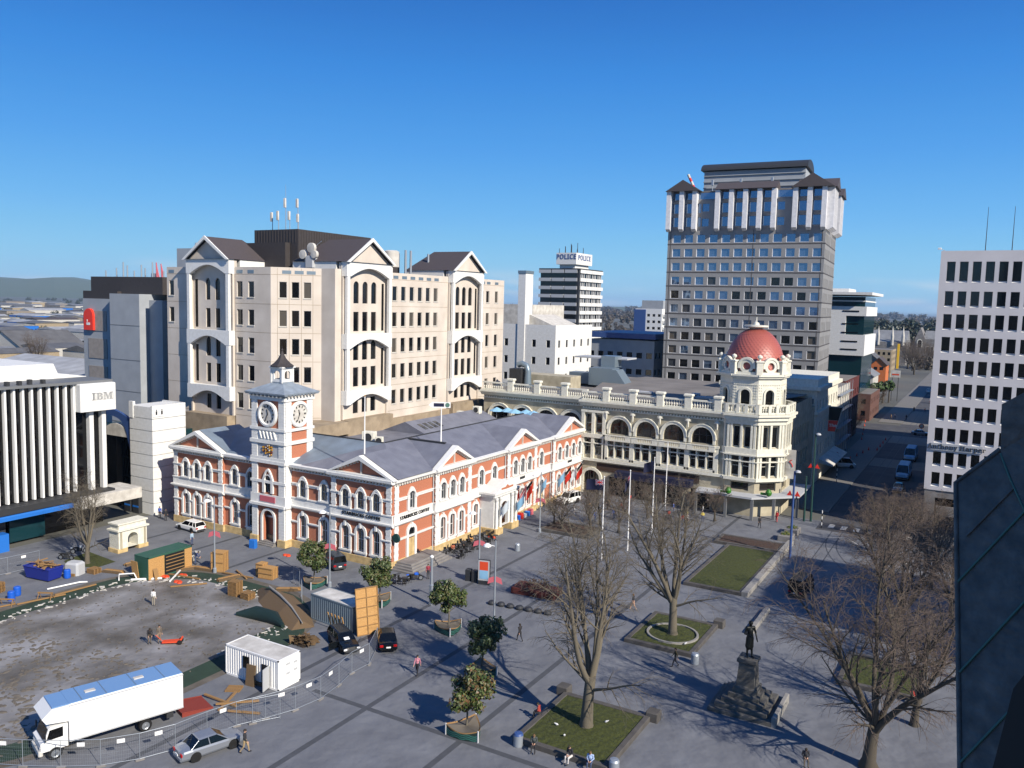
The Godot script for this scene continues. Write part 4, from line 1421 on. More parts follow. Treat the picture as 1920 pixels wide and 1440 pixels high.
	mb.quad(Vector3(-60.0, 16.4, -128.9), Vector3(-36.0, 16.2, -128.9), Vector3(-28.0, 16.9, -152.5), Vector3(-66.0, 17.2, -152.5))
	mb.quad(Vector3(-66.0, 17.2, -152.5), Vector3(-28.0, 16.9, -152.5), Vector3(-28.0, 16.3, -175.0), Vector3(-66.0, 16.4, -175.0))
	mb.quad(Vector3(-81.0, 15.9, -131.2), Vector3(-60.0, 15.9, -131.2), Vector3(-66.0, 15.9, -152.5), Vector3(-81.0, 15.9, -152.5))
	mb.box(Vector3(-80.9, 15.2, -174.8), Vector3(-26.9, 16.1, -152.6))
	obj("hall_roof", mb, M.flat_roof, b)
	var O := Vector3(-32.2, 0, -133.4)
	var ap := 5.6
	var fw := 2.0 * ap * tan(PI / 8)
	for k in range(-1, 4):
		var t := Transform3D(Basis(Vector3.UP, k * PI / 4), O) * Transform3D(Basis(), Vector3(-fw * 0.5, 0, ap))
		mb = MB.new()
		var lo := []
		var hi := []
		for u in [fw * 0.5 - 0.85, fw * 0.5 + 0.85]:
			lo.append([u - 0.6, u + 0.6, 6.2, 9.3, 0, 0.0])
			hi.append([u - 0.5, u + 0.5, 10.7, 14.0, 0, 0.0])
		var gr := [[0.9, fw - 0.9, 3.9, 5.2, 0, 0.0]]
		mb.wall(t, 0, fw, 0, 15.2, lo + hi + gr, 0.35)
		obj("tower_wall", mb, M.stucco, b)
		for h in lo: window(b, t, h, 0.3, [0, 1], M.stucco_white, M.glass, 0.09)
		for h in hi: window(b, t, h, 0.3, [0, 0], M.stucco_white, M.glass, 0.09)
		for h in gr: window(b, t, h, 0.3, [0, 0], M.stucco, M.glass_warm, 0.1)
		mb = MB.new()
		for u in [0.28, 0.75, fw * 0.5, fw - 0.75, fw - 0.28]:
			mb.box(Vector3(u - 0.17, 6.0, -0.1), Vector3(u + 0.17, 14.4, 0.28), t)
		mb.box(Vector3(-0.1, 5.5, -0.1), Vector3(fw + 0.1, 6.0, 0.5), t)
		mb.box(Vector3(-0.1, 9.5, -0.1), Vector3(fw + 0.1, 10.6, 0.38), t)
		mb.box(Vector3(-0.2, 9.45, -0.1), Vector3(fw + 0.2, 9.65, 0.6), t)
		mb.box(Vector3(-0.1, 8.45, -0.1), Vector3(fw + 0.1, 8.6, 0.36), t)
		mb.box(Vector3(-0.1, 14.3, -0.1), Vector3(fw + 0.1, 15.0, 0.35), t)
		mb.box(Vector3(-0.35, 15.0, -0.1), Vector3(fw + 0.35, 15.6, 0.7), t)
		mb.box(Vector3(-0.42, 15.6, -0.1), Vector3(fw + 0.42, 15.95, 1.0), t)
		mb.box(Vector3(-0.2, 16.0, 0.2), Vector3(fw + 0.2, 16.25, 0.6), t)
		mb.box(Vector3(-0.2, 17.25, 0.2), Vector3(fw + 0.2, 17.5, 0.6), t)
		for u in [0.0, fw * 0.36, fw * 0.64, fw]:
			mb.box(Vector3(u - 0.25, 16.0, 0.15), Vector3(u + 0.25, 17.5, 0.65), t)
		obj("tower_trim", mb, M.stucco_white, b)
		for i in 11:
			var x := 0.2 + i * (fw - 0.4) / 10.0
			put("baluster", cache["baluster"], M.stucco_white, b, b.transform.affine_inverse() * (t * Transform3D(Basis(), Vector3(x, 16.25, 0.4))))
	var ap2 := 4.75
	var fw2 := 2.0 * ap2 * tan(PI / 8)
	for k in 8:
		var t := Transform3D(Basis(Vector3.UP, k * PI / 4), O) * Transform3D(Basis(), Vector3(-fw2 * 0.5, 0, ap2))
		mb = MB.new()
		var h := [fw2 * 0.5 - 0.75, fw2 * 0.5 + 0.75, 17.0, 18.9, 1, 0.75]
		mb.wall(t, 0, fw2, 16.0, 21.6, [h], 0.4)
		mb.box(Vector3(-0.25, 21.4, -0.3), Vector3(fw2 + 0.25, 21.7, 0.35), t)
		mb.box(Vector3(-0.35, 21.7, -0.3), Vector3(fw2 + 0.35, 22.0, 0.6), t)
		mb.ring(t, h, 0.3, -0.02, 0.18)
		for i in 6:
			for j in 12:
				var x := 0.25 + j * (fw2 - 0.5) / 11.0
				var y := 18.3 + i * 0.42
				if absf(x - fw2 * 0.5) < 1.15 and y < 20.3: continue
				mb.cbox(Vector3(x, y, 0.03), Vector3(0.17, 0.17, 0.1), t)
		obj("drum_wall", mb, M.stucco_white, b)
		pane(b, t, h, 0.35, M.glass_dark)
		mb = MB.new()
		var c := fw2 * 0.5
		mb.ring(t, [c - 1.0, c + 1.0, 22.9, 23.3, 1, 1.0], 0.35, -0.25, 0.2)
		mb.box(Vector3(c - 1.45, 22.0, -0.25), Vector3(c + 1.45, 22.35, 0.2), t)
		var rm := PackedVector2Array()
		for i in 25:
			var a := TAU * i / 24.0
			var q := Vector2(cos(a), sin(a))
			if i:
				var p := Vector2(cos(TAU * (i - 1) / 24.0), sin(TAU * (i - 1) / 24.0))
				mb.prism(PackedVector2Array([Vector2(c, 23.25) + p * 0.6, Vector2(c, 23.25) + q * 0.6, Vector2(c, 23.25) + q * 1.05, Vector2(c, 23.25) + p * 1.05]), -0.2, 0.1, t)
		obj("lunette", mb, M.stucco_white, b)
		mb = MB.new()
		mb.bbox(Vector3(-0.5, 22.0, -0.45), Vector3(0.5, 23.9, 0.4), 0.06, t * Transform3D(Basis(Vector3.UP, -PI / 8), Vector3.ZERO))
		mb.bbox(Vector3(-0.62, 23.9, -0.55), Vector3(0.62, 24.15, 0.5), 0.06, t * Transform3D(Basis(Vector3.UP, -PI / 8), Vector3.ZERO))
		mb.lathe([Vector2(0.2, 24.1), Vector2(0.14, 24.3), Vector2(0.4, 24.65), Vector2(0.36, 24.9), Vector2(0.0, 25.1)], 10, t)
		obj("drum_pier", mb, M.stucco_white, b)
	mb = MB.new()
	mb.lathe([Vector2(4.6, 22.0), Vector2(4.55, 22.8)], 24, Transform3D(Basis(), O))
	obj("dome_base", mb, M.stucco, b)
	var nc := 22
	mb = MB.new()
	for i in nc:
		var a0 := PI * 0.5 * i / nc * 0.94
		var a1 := PI * 0.5 * (i + 1) / nc * 0.94
		var kk := 40
		for j in kk:
			var off := 0.5 if i % 2 else 0.0
			var p0 := TAU * (j + off) / kk
			var p1 := TAU * (j + 1 + off) / kk
			var f := func(a: float, ph: float, r: float) -> Vector3:
				return O + Vector3(cos(ph) * cos(a) * r * 4.55, 22.7 + sin(a) * r * 6.4, -sin(ph) * cos(a) * r * 4.55)
			var pm := (p0 + p1) * 0.5
			var am := lerpf(a0, a1, -0.55)
			mb.quad(f.call(a0, p0, 1.006), f.call(a0, p1, 1.006), f.call(a1, p1, 0.997), f.call(a1, p0, 0.997))
			mb.tri(f.call(a0, p0, 1.006), f.call(am, pm, 1.014), f.call(a0, p1, 1.006))
	obj("dome", mb, M.dome_red, b)
	mb = MB.new()
	mb.lathe([Vector2(0.9, 28.9), Vector2(1.3, 29.2), Vector2(1.9, 29.25), Vector2(1.9, 29.5), Vector2(0.5, 29.55), Vector2(0.4, 29.9), Vector2(0.1, 30.0), Vector2(0.05, 30.8)], 12, Transform3D(Basis(), O))
	obj("dome_cap", mb, M.stucco_white, b)
	mb = MB.new()
	mb.slab(V2([-38.5, -128.1, -38.5, -124.9, -29.5, -124.9, -23.6, -130.5, -23.6, -140.0, -26.6, -140.0, -26.6, -131.2, -29.9, -127.9]), 3.3, 3.6)
	obj("canopy", mb, M.light_grey, b)
	mb = MB.new()
	mb.slab(V2([-37.0, -128.4, -30.0, -128.3, -27.0, -131.3, -27.0, -135, -37, -135]), 0.0, 3.3)
	obj("shop_front", mb, M.glass_dark, b)
	for p in [Vector2(-38.2, -125.2), Vector2(-33.5, -125.2), Vector2(-29.5, -125.3), Vector2(-26.8, -127.8), Vector2(-24.0, -131.0)]:
		mb = MB.new()
		mb.box(Vector3(p.x - 0.2, 0, p.y - 0.2), Vector3(p.x + 0.2, 3.3, p.y + 0.2))
		obj("canopy_post", mb, M.mid_grey, b)
	mb = MB.new()
	mb.box(Vector3(7.0, 3.5, 0.1), Vector3(20.0, 4.6, 1.8), E)
	obj("marquee", mb, M.navy, b)
	mb = MB.new()
	mb.quad(Vector3(-56.5, 4.0, -127.9), Vector3(-38.6, 4.0, -127.9), Vector3(-38.6, 5.3, -127.95), Vector3(-56.5, 5.3, -127.95))
	obj("fascia_sign", mb, M.bed_soil, b)
	var sgn := thing("vertical_banner", "tall white banner with a red curl on the theatre's street corner", "banner", Vector3(-25.7, 5.6, -133.2))
	mb = MB.new()
	mb.box(Vector3(-0.75, 0, -0.04), Vector3(0.75, 4.6, 0.04))
	loc("cloth", mb, M.white_worn, sgn)
	mb = MB.new()
	var pts := []
	for i in 13:
		var a := i / 12.0 * 5.2
		pts.append(Vector3(0.25 * cos(a) + 0.05, 1.9 + i * 0.11 + 0.2 * sin(a), 0.06))
	mb.path(pts, pts.map(func(_q): return 0.07), 5)
	loc("emblem", mb, M.red, sgn)
	for p in [[-33.0, -124.6, "green glass lamp sign under the theatre canopy, beside the doorway"], [-27.4, -126.6, "green glass lamp sign on the rounded corner of the theatre canopy"]]:
		var lamp := thing("green_sign_lamp", p[2], "sign", Vector3(p[0], 3.7, p[1]))
		mb = MB.new()
		mb.lathe([Vector2(0.0, 0), Vector2(0.45, 0.3), Vector2(0.5, 0.7), Vector2(0.25, 1.1), Vector2(0, 1.2)], 10)
		loc("globe", mb, M.green_lamp, lamp)
		mb = MB.new()
		mb.box(Vector3(-1.2, 0.2, -0.08), Vector3(-0.4, 0.55, 0.08))
		loc("side_board", mb, M.green_lamp, lamp)
	for q in [[-52.0, -138.0, 1.2, "first"], [-44.0, -141.5, 0.7, "second"], [-41.0, -137.0, 1.5, "third"]]:
		mb = MB.new()
		mb.bbox(Vector3(-q[2], 0, -0.5), Vector3(q[2], 0.35, 0.5), 0.05)
		single("roof_hatch", mb, M.light_grey, "flat pale roof hatch on the theatre's hall roof, %s from the post office" % q[3], "hatch", Vector3(q[0], 16.75, q[1]))
	var duct := thing("roof_duct", "bent galvanised air duct rising beside the white chimney building", "duct", Vector3(-77.0, 15.8, -140.0))
	mb = MB.new()
	mb.path([Vector3(0, 0, 0), Vector3(0, 3.2, 0), Vector3(-0.3, 4.2, 0), Vector3(-1.4, 4.6, 0), Vector3(-2.2, 4.3, 0)], [0.8, 0.6, 0.6, 0.6, 0.6], 10)
	loc("pipe", mb, M.grey_pipe, duct)
	mb = MB.new()
	mb.box(Vector3(-3.6, 0, -1.5), Vector3(-1.0, 3.6, 1.0))
	loc("fan_box", mb, M.dark_grey, duct)
	duct = thing("roof_plant", "large grey sheet-metal plant room with sloping cowl on the theatre roof", "plant room", Vector3(-64.0, 16.4, -149.5))
	mb = MB.new()
	mb.box(Vector3(-4.0, 0, -2.5), Vector3(1.0, 3.4, 1.0))
	mb.prism(V2([1.0, 0, 4.2, 0, 1.8, 3.2, 1.0, 3.2]), -2.5, 1.0)
	mb.box(Vector3(-9.0, 0, -3.5), Vector3(-4.0, 2.2, -0.5))
	mb.box(Vector3(-3.0, 3.4, -6.0), Vector3(0.0, 5.6, -2.5))
	loc("casing", mb, M.grey_pipe, duct)
	mb = MB.new()
	mb.box(Vector3(-9.5, 4.9, -9.0), Vector3(2.0, 5.2, -4.0))
	loc("canopy", mb, M.light_grey, duct)
	mb = MB.new()
	mb.box(Vector3(-15, 0, 1), Vector3(-4.5, 2.6, 5.5))
	single("roof_wall", mb, M.stucco, "cream rendered upstand wall round the plant on the theatre roof", "wall", Vector3(-64.0, 15.7, -147))

func office_tower() -> void:
	var b := thing("office_tower", "tall grey stone tower with rows of mirrored windows and gabled crown", "building", Vector3(-55, 0, -215))
	var W := 37.2
	var D := 26.0
	var E := face_a(4.0, -71.6, -201.2)
	var N := E * Transform3D(Basis(), Vector3(W, 0, 0)) * Transform3D(Basis(Vector3.UP, PI / 2), Vector3.ZERO)
	var he := []
	var hn := []
	for f in 13:
		var y := 48.0 - f * 3.43
		for k in 12:
			he.append([1.2 + k * 3.03, 3.28 + k * 3.03, y - 0.05, y + 1.95, 0, 0.0])
		for k in 8:
			var u := 1.6 + k * 2.9 + (1.2 if k > 3 else 0.0)
			hn.append([u, u + 1.0, y - 0.2, y + 1.9, 0, 0.0])
	var mb := MB.new()
	mb.wall(E, 0, W, 0, 51.0, he, 0.4)
	mb.wall(N, 0, D, 0, 51.0, hn, 0.4)
	mb.box(Vector3(0, 0, -D), Vector3(W - 0.3, 51.0, -D + 0.3), E)
	mb.box(Vector3(0, 0, -D), Vector3(0.3, 51.0, -0.02), E)
	obj("wall", mb, M.tower_stone, b)
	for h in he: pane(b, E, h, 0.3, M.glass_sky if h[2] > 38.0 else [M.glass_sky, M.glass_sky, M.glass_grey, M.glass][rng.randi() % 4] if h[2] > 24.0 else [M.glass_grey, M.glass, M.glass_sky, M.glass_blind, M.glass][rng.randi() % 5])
	for h in hn: pane(b, N, h, 0.3, M.glass_grey)
	mb = MB.new()
	for f in 14:
		var y := 47.5 - f * 3.43
		mb.box(Vector3(-0.05, y, -0.1), Vector3(W + 0.05, y + 0.28, 0.03), E)
		mb.box(Vector3(0.06, y, -0.1), Vector3(D, y + 0.28, 0.03), N)
	for u in [0.7, 20.9, W - 0.75]:
		mb.box(Vector3(u - 0.08, 0, -0.1), Vector3(u + 0.08, 51.0, 0.025), E)
	obj("floor_lines", mb, M.tower_line, b)
	mb = MB.new()
	for h in he:
		mb.box(Vector3(h[0] - 0.02, h[2], -0.29), Vector3(h[0] + 0.1, h[3], -0.01), E)
		mb.box(Vector3(h[0], h[2] - 0.02, -0.29), Vector3(h[1], h[2] + 0.08, 0.04), E)
	obj("window_reveals", mb, M.tower_pale, b)
	for q in [[E, W], [N, D]]:
		var t: Transform3D = q[0]
		mb = MB.new()
		mb.box(Vector3(0.0, 51.0, -1.0), Vector3(q[1], 60.3, -0.6), t)
		obj("crown_glass", mb, M.glass_sky, b)
		mb = MB.new()
		for y in [51.0, 54.3, 57.6]:
			mb.box(Vector3(0, y, -0.7), Vector3(q[1], y + 1.0, -0.35), t)
		obj("crown_spandrel", mb, M.tower_stone, b)
	mb = MB.new()
	for g in [[8.0, 11.7], [25.8, 29.8]]:
		mb.wall(E, g[0], g[1], 51.0, 58.2, [[g[0] + 0.3, g[0] + 2.0, 52.0, 53.9, 0, 0.0], [g[0] + 0.3, g[0] + 2.0, 55.6, 57.5, 0, 0.0]], 0.3)
		for y in [52.0, 55.6]: pane(b, E, [g[0] + 0.3, g[0] + 2.0, y, y + 1.9, 0, 0.0], 0.25, M.glass_sky)
	obj("crown_wall", mb, M.tower_stone, b)
	for q in [[E, [0.2, 3.4, 6.6, 12.2, 15.5, 18.8, 22.1, 25.4, 30.2, 33.4, 36.6]], [N, [0.5, 3.0, 5.5, 8.0, 17.0, 19.5, 22.0, 24.5]]]:
		for u in q[1]:
			mb = MB.new()
			mb.prism(V2([-0.6, 51.6, 0.3, 50.7, 1.5, 51.3, 1.5, 60.5, -0.6, 60.5]), u - 0.55, u + 0.55, q[0] * Transform3D(Basis(Vector3(0, 0, 1), Vector3.UP, Vector3(1, 0, 0)), Vector3.ZERO))
			obj("fin", mb, M.tower_pale, b)
	mb = MB.new()
	for g in [[-0.6, 8.0, 63.2, E], [29.2, 38.6, 63.6, E], [-0.6, 9.0, 63.0, N], [16.0, 26.0, 62.8, N]]:
		mb = MB.new()
		mb.prism(V2([g[0], 60.5, g[1], 60.5, (g[0] + g[1]) * 0.5, g[2]]), -7.0, 2.0, g[3])
		obj("crown_roof", mb, M.tile_roof, b)
	mb = MB.new()
	mb.prism(V2([-5.0, 60.6, 1.9, 60.6, 1.4, 60.9, -1.6, 62.6]), 11.6, 26.0, E * Transform3D(Basis(Vector3(0, 0, 1), Vector3.UP, Vector3(1, 0, 0)), Vector3.ZERO))
	obj("crown_roof", mb, M.tile_roof, b)
	mb = MB.new()
	mb.box(Vector3(0.2, 60.2, -D + 0.5), Vector3(W - 0.2, 60.6, -0.6), E)
	obj("flat_roof", mb, M.flat_roof, b)
	mb = MB.new()
	mb.box(Vector3(6.5, 60.6, -19), Vector3(31.0, 66.4, -8), E)
	for k in 3:
		mb.box(Vector3(6.4, 62.2 + k * 1.5, -8.1), Vector3(31.1, 62.4 + k * 1.5, -7.7), E)
	obj("plant_storey", mb, M.bank_grey, b)
	mb = MB.new()
	var p := PackedVector2Array()
	for i in 13:
		var a := PI * i / 12.0
		p.push_back(Vector2(-13.5 + cos(a) * 6.4, 66.6 + sin(a) * 2.3))
	mb.prism(p, 5.8, 31.6, E * Transform3D(Basis(Vector3(0, 0, 1), Vector3.UP, Vector3(1, 0, 0)), Vector3.ZERO))
	obj("barrel_roof", mb, M.dark_grey, b)
	var m := thing("lattice_boom", "red and white striped lattice boom leaning on the tower's roof", "crane", E * Vector3(5.6, 60.6, -2.5))
	for k in 5:
		mb = MB.new()
		mb.tube(Vector3(0.4 - k * 0.45, 0.9 * k, 0), Vector3(0.4 - (k + 1) * 0.45, 0.9 * (k + 1), 0), 0.35, 0.33, 6)
		loc("segment", mb, M.red if k % 2 else M.white_worn, m)
	for u in [9.0, 16.0, 23.5]:
		mb = MB.new()
		mb.tube(Vector3.ZERO, Vector3(0, 3.6, 0), 0.12, 0.1, 6)
		mb.bbox(Vector3(-0.3, 2.2, -0.1), Vector3(0.3, 3.6, 0.25), 0.05)
		single("roof_antenna", mb, M.galvanised, "small panel antenna fixed before the tower's plant storey", "antenna", E * Vector3(u, 60.6, -6.8), 0.0, "antennas on the tower")

func gridded_office() -> void:
	var b := thing("gridded_office", "white concrete office block with a deep grid of dark windows", "building", Vector3(8, 0, -145))
	var t := face_e(-6.7, -131.3)
	var W := 34.0
	var rows := [[36.42, 39.3], [33.0, 35.2], [29.8, 32.0], [26.6, 28.8], [23.4, 25.55], [20.2, 22.3], [16.95, 19.1], [13.75, 15.9], [10.4, 12.5], [7.45, 9.5]]
	var holes := []
	for r in rows:
		for k in 20:
			holes.append([0.85 + k * 1.585, 1.9 + k * 1.585, r[0], r[1], 0, 0.0])
	var mb := MB.new()
	mb.wall(t, 0, W, 6.9, 40.8, holes, 0.75)
	mb.box(Vector3(-6.7, 6.9, -158.0), Vector3(-6.4, 40.8, -131.31))
	mb.box(Vector3(-6.7, 6.9, -131.6), Vector3(-6.2, 7.0, -131.35))
	obj("wall", mb, M.office_white, b)
	for h in holes: window(b, t, h, 0.72, [0, 0], M.dark_grey, [M.glass, M.glass_warm, M.glass][rng.randi() % 3], 0.05)
	mb = MB.new()
	for h in holes:
		mb.prism(V2([-0.74, h[2] + 0.28, 0.02, h[2] - 0.02, -0.74, h[2] - 0.02]), h[0] + 0.001, h[1] - 0.001, t * Transform3D(Basis(Vector3(0, 0, 1), Vector3.UP, Vector3(1, 0, 0)), Vector3.ZERO))
	obj("sloping_sills", mb, M.white_paint, b)
	mb = MB.new()
	mb.box(Vector3(-6.6, 40.0, -157.9), Vector3(27.0, 40.4, -131.6))
	obj("flat_roof", mb, M.flat_roof, b)
	mb = MB.new()
	mb.box(Vector3(-6.6, 0, -158), Vector3(-5.2, 6.9, -131.4))
	mb.box(Vector3(-6.6, 5.8, -158), Vector3(27, 6.95, -131.45))
	for x in [3.0, 12.0]:
		mb.box(Vector3(x, 0, -132.5), Vector3(x + 1.0, 5.8, -131.4))
	obj("ground_storey", mb, M.concrete, b)
	mb = MB.new()
	mb.box(Vector3(-5.2, 0, -134.0), Vector3(27, 5.8, -133.6))
	obj("shop_glass", mb, M.glass_dark, b)
	mb = MB.new()
	mb.box(Vector3(-5.0, 3.2, -131.9), Vector3(0.5, 4.6, -131.6))
	obj("balcony_panel", mb, M.concrete, b)
	mb = MB.new()
	mb.box(Vector3(0.5, 12.75, 0.04), Vector3(6.9, 13.72, 0.2), t)
	obj("sign_band", mb, M.light_grey, b)
	lettering("lettering", "Anthony Harper", 0.66, M.dark_grey, b, b.transform.affine_inverse() * (t * Transform3D(Basis(), Vector3(3.7, 13.25, 0.23))), 0.06, true, 1.0)
	mb = MB.new()
	mb.box(Vector3(9.0, 40.4, -150), Vector3(20.0, 43.4, -137.0))
	obj("lift_house", mb, M.bank_grey, b)
	for x in [-1.4, 1.85]:
		mb = MB.new()
		mb.tube(Vector3.ZERO, Vector3(0, 6.8, 0), 0.07, 0.03, 6)
		single("whip_antenna", mb, M.dark_grey, "thin upright aerial on the roof of the white gridded office", "antenna", Vector3(x, 40.4, -136.3), 0.0, "aerials on the gridded office")
	var cam := thing("security_camera", "small white security camera arm on the gridded office roof corner", "camera", Vector3(-6.2, 40.8, -131.6))
	mb = MB.new()
	mb.tube(Vector3.ZERO, Vector3(-0.6, 0.3, 0), 0.04, 0.04, 5)
	loc("bracket", mb, M.light_grey, cam)
	mb = MB.new()
	mb.bbox(Vector3(-0.95, 0.2, -0.12), Vector3(-0.5, 0.45, 0.12), 0.03)
	loc("housing", mb, M.white_gloss, cam)
	var n := thing("north_side_office", "tall plain office block on the north side of the square", "building", Vector3(52, 0, -80))
	mb = MB.new()
	mb.box(Vector3(-10.5, 0, -10.5), Vector3(14, 43.0, 9.5))
	loc("wall", mb, M.concrete, n)
	mb = MB.new()
	for f in 12:
		mb.box(Vector3(-10.54, 4.0 + f * 3.2, -10), Vector3(-10.4, 5.8 + f * 3.2, 9.0))
	loc("window_bands", mb, M.glass, n)

func finned_office() -> void:
	var b := thing("finned_office", "dark glass office block with closely set white vertical fins", "building", Vector3(-114, 0, -48))
	var t := face_n(-105.0, -20.0)
	var mb := MB.new()
	mb.box(Vector3(-128, 5.3, -70.4), Vector3(-105.2, 19.8, -20))
	mb.box(Vector3(-128, 0.0, -70.4), Vector3(-106.5, 5.3, -20))
	obj("glass_wall", mb, M.glass_dark, b)
	for k in 42:
		mb = MB.new()
		var u := 45.5 - k * 1.112
		var zc := -20.0 - u
		mb.slab(V2([-105.4, zc - 0.15, -105.0, zc - 0.15, -104.66, zc - 0.12, -104.66, zc + 0.12, -105.0, zc + 0.15, -105.4, zc + 0.15]), 5.4, 19.95)
		obj("fin", mb, M.white_gloss, b)
	mb = MB.new()
	mb.box(Vector3(-128.2, 19.9, -70.8), Vector3(-104.2, 20.25, -19))
	obj("roof_edge", mb, M.mid_grey, b)
	mb = MB.new()
	mb.bbox(Vector3(-109.5, 16.2, -70.75), Vector3(-103.4, 19.92, -65.6), 0.12)
	mb.box(Vector3(-127, 20.25, -66.0), Vector3(-110, 22.3, -20))
	mb.prism(V2([-66.0, 20.25, -66.0, 22.3, -66.6, 20.9, -70.7, 20.3, -70.7, 20.25]), 110.0, 127.0, Transform3D(Basis(Vector3(0, 0, 1), Vector3.UP, Vector3(-1, 0, 0)), Vector3.ZERO))
	obj("sign_block", mb, M.white_paint, b)
	for z in [-67.7, -69.5]:
		mb = MB.new()
		mb.box(Vector3(-105.15, 5.3, z - 0.3), Vector3(-104.4, 16.2, z + 0.3))
		obj("column", mb, M.white_paint, b)
	mb = MB.new()
	mb.box(Vector3(-105.2, 20.25, -60), Vector3(-104.6, 20.9, -59.6))
	for z in [-57.0, -58.5, -61.5]: mb.box(Vector3(-105.2, 20.25, z - 0.2), Vector3(-104.6, 20.8, z + 0.2))
	obj("roof_brackets", mb, M.dark_grey, b)
	lettering("lettering", "IBM", 1.0, M.mid_grey, b, b.transform.affine_inverse() * Transform3D(Basis(Vector3.UP, PI / 2), Vector3(-103.38, 18.15, -68.7)), 0.05, true, 1.15)
	mb = MB.new()
	for k in 7:
		mb.box(Vector3(-103.4, 17.74 + k * 0.125, -70.4), Vector3(-103.33, 17.78 + k * 0.125, -67.4))
	obj("lettering_stripes", mb, M.white_paint, b)
	mb = MB.new()
	mb.box(Vector3(-106.4, 4.5, -70), Vector3(-103.0, 5.3, -20))
	obj("soffit", mb, M.dark_grey, b)
	mb = MB.new()
	mb.prism(V2([0, 3.9, 0.25, 3.75, 0.25, 4.2, 0, 4.5]), -64.0, -20.0, Transform3D(Basis(), Vector3(-103.3, 0, 0)))
	mb.box(Vector3(-106.4, 4.2, -64), Vector3(-103.3, 4.48, -20))
	obj("canopy", mb, M.bright_blue, b)
	for k in 8:
		mb = MB.new()
		mb.box(Vector3(-105.5, 0.3, -61.5 + k * 5.0), Vector3(-105.4, 3.2, -57.0 + k * 5.0))
		obj("shop_window", mb, M.glass_teal if k == 0 else M.glass_grey, b)
	mb = MB.new()
	mb.box(Vector3(-107, 3.5, -73.4), Vector3(-102.0, 5.0, -64.5))
	obj("awning", mb, M.white_worn, b)
	mb = MB.new()
	mb.box(Vector3(-104.4, 0.0, -55.6), Vector3(-103.0, 2.2, -53.4))
	single("kiosk", mb, M.bright_blue, "blue and timber kiosk under the finned office's canopy", "kiosk", Vector3.ZERO)

func striped_building() -> void:
	var b := thing("striped_stair_block", "narrow white block with horizontal grooves and a washroom sign", "building", Vector3(-106, 0, -80))
	var mb := MB.new()
	for k in 9:
		mb.box(Vector3(-108.5, 0.0 + k * 1.77, -82.0), Vector3(-103.4, 1.66 + k * 1.77, -76.3))
	mb.box(Vector3(-108.4, 0, -81.9), Vector3(-103.55, 15.8, -76.45))
	obj("wall", mb, M.white_paint, b)
	mb = MB.new()
	mb.box(Vector3(-108.5, 14.0, -76.6), Vector3(-107.6, 16.4, -76.2))
	mb.box(Vector3(-108.3, 15.8, -82.0), Vector3(-103.4, 16.05, -81.7))
	mb.box(Vector3(-103.7, 15.8, -81.7), Vector3(-103.4, 16.05, -76.3))
	obj("parapet", mb, M.white_paint, b)
	mb = MB.new()
	mb.box(Vector3(-103.39, 14.45, -78.4), Vector3(-103.3, 15.65, -76.4))
	var s := obj("washroom_sign", mb, M.white_gloss, b)
	for z in [-76.95, -77.85]:
		mb = MB.new()
		mb.lathe([Vector2(0, -0.12), Vector2(0.12, 0), Vector2(0, 0.12)], 8, Transform3D(Basis(), Vector3(-103.28, 15.4, z)))
		mb.box(Vector3(-103.3, 14.7, z - 0.14), Vector3(-103.27, 15.25, z + 0.14))
		obj("figure_symbol", mb, M.dark_grey, s)
	var a := thing("glass_arcade", "dark glazed arcade entrance with a curved blue steel frame", "building", Vector3(-114, 0, -80))
	mb = MB.new()
	mb.box(Vector3(-124, 0, -90), Vector3(-108.6, 11.0, -80.5))
	obj("glass_wall", mb, M.glass_teal, a)
	mb = MB.new()
	for k in 7:
		mb.box(Vector3(-109.1 - k * 0.9, 0.0, -80.5), Vector3(-109.0 - k * 0.9, 11.0, -80.35))
	for y in [3.4, 6.6, 9.2]: mb.box(Vector3(-116, y, -80.5), Vector3(-108.6, y + 0.25, -80.3))
	obj("mullions", mb, M.light_grey, a)
	mb = MB.new()
	var pts := []
	for i in 10:
		var q := i / 9.0
		pts.append(Vector2(-114.5 + 6.4 * q, 14.9 - 1.6 * q * q))
	var lower := []
	for i in 10:
		var q := 1.0 - i / 9.0
		lower.append(Vector2(-114.5 + 5.6 * q, 13.9 - 1.2 * q * q - (3.6 * pow(q, 7))))
	mb.prism(PackedVector2Array(pts + lower), -76.9, -76.5)
	mb.box(Vector3(-108.7, 0, -76.9), Vector3(-108.0, 13.4, -76.45))
	obj("steel_frame", mb, M.steel_blue, a)
	mb = MB.new()
	var sh := PackedVector2Array()
	for i in 9:
		var q := PI * i / 8.0
		sh.push_back(Vector2(-112.3 + cos(q) * 3.0, 10.8 + sin(q) * 1.9))
	mb.prism(sh, -80.0, -76.6)
	obj("shell_roof", mb, M.white_worn, a)
	mb = MB.new()
	mb.box(Vector3(-118, 0, -80.4), Vector3(-112.5, 11.0, -76.8))
	obj("side_wall", mb, M.glass_dark, a)
	for z in [-72.6]:
		for k in 2:
			var d := thing("ticket_screen", "glowless blue-framed cash machine booth by the arcade, %s of two" % ["first", "second"][k], "booth", Vector3(-108.6 + k * 1.9, 0, -76.0))
			mb = MB.new()
			mb.bbox(Vector3(-0.75, 0, -0.4), Vector3(0.75, 2.5, 0.3), 0.05)
			loc("cabinet", mb, M.dark_grey, d)
			mb = MB.new()
			mb.box(Vector3(-0.65, 0.9, 0.3), Vector3(0.65, 1.15, 0.33))
			loc("blue_strip", mb, M.bright_blue, d)

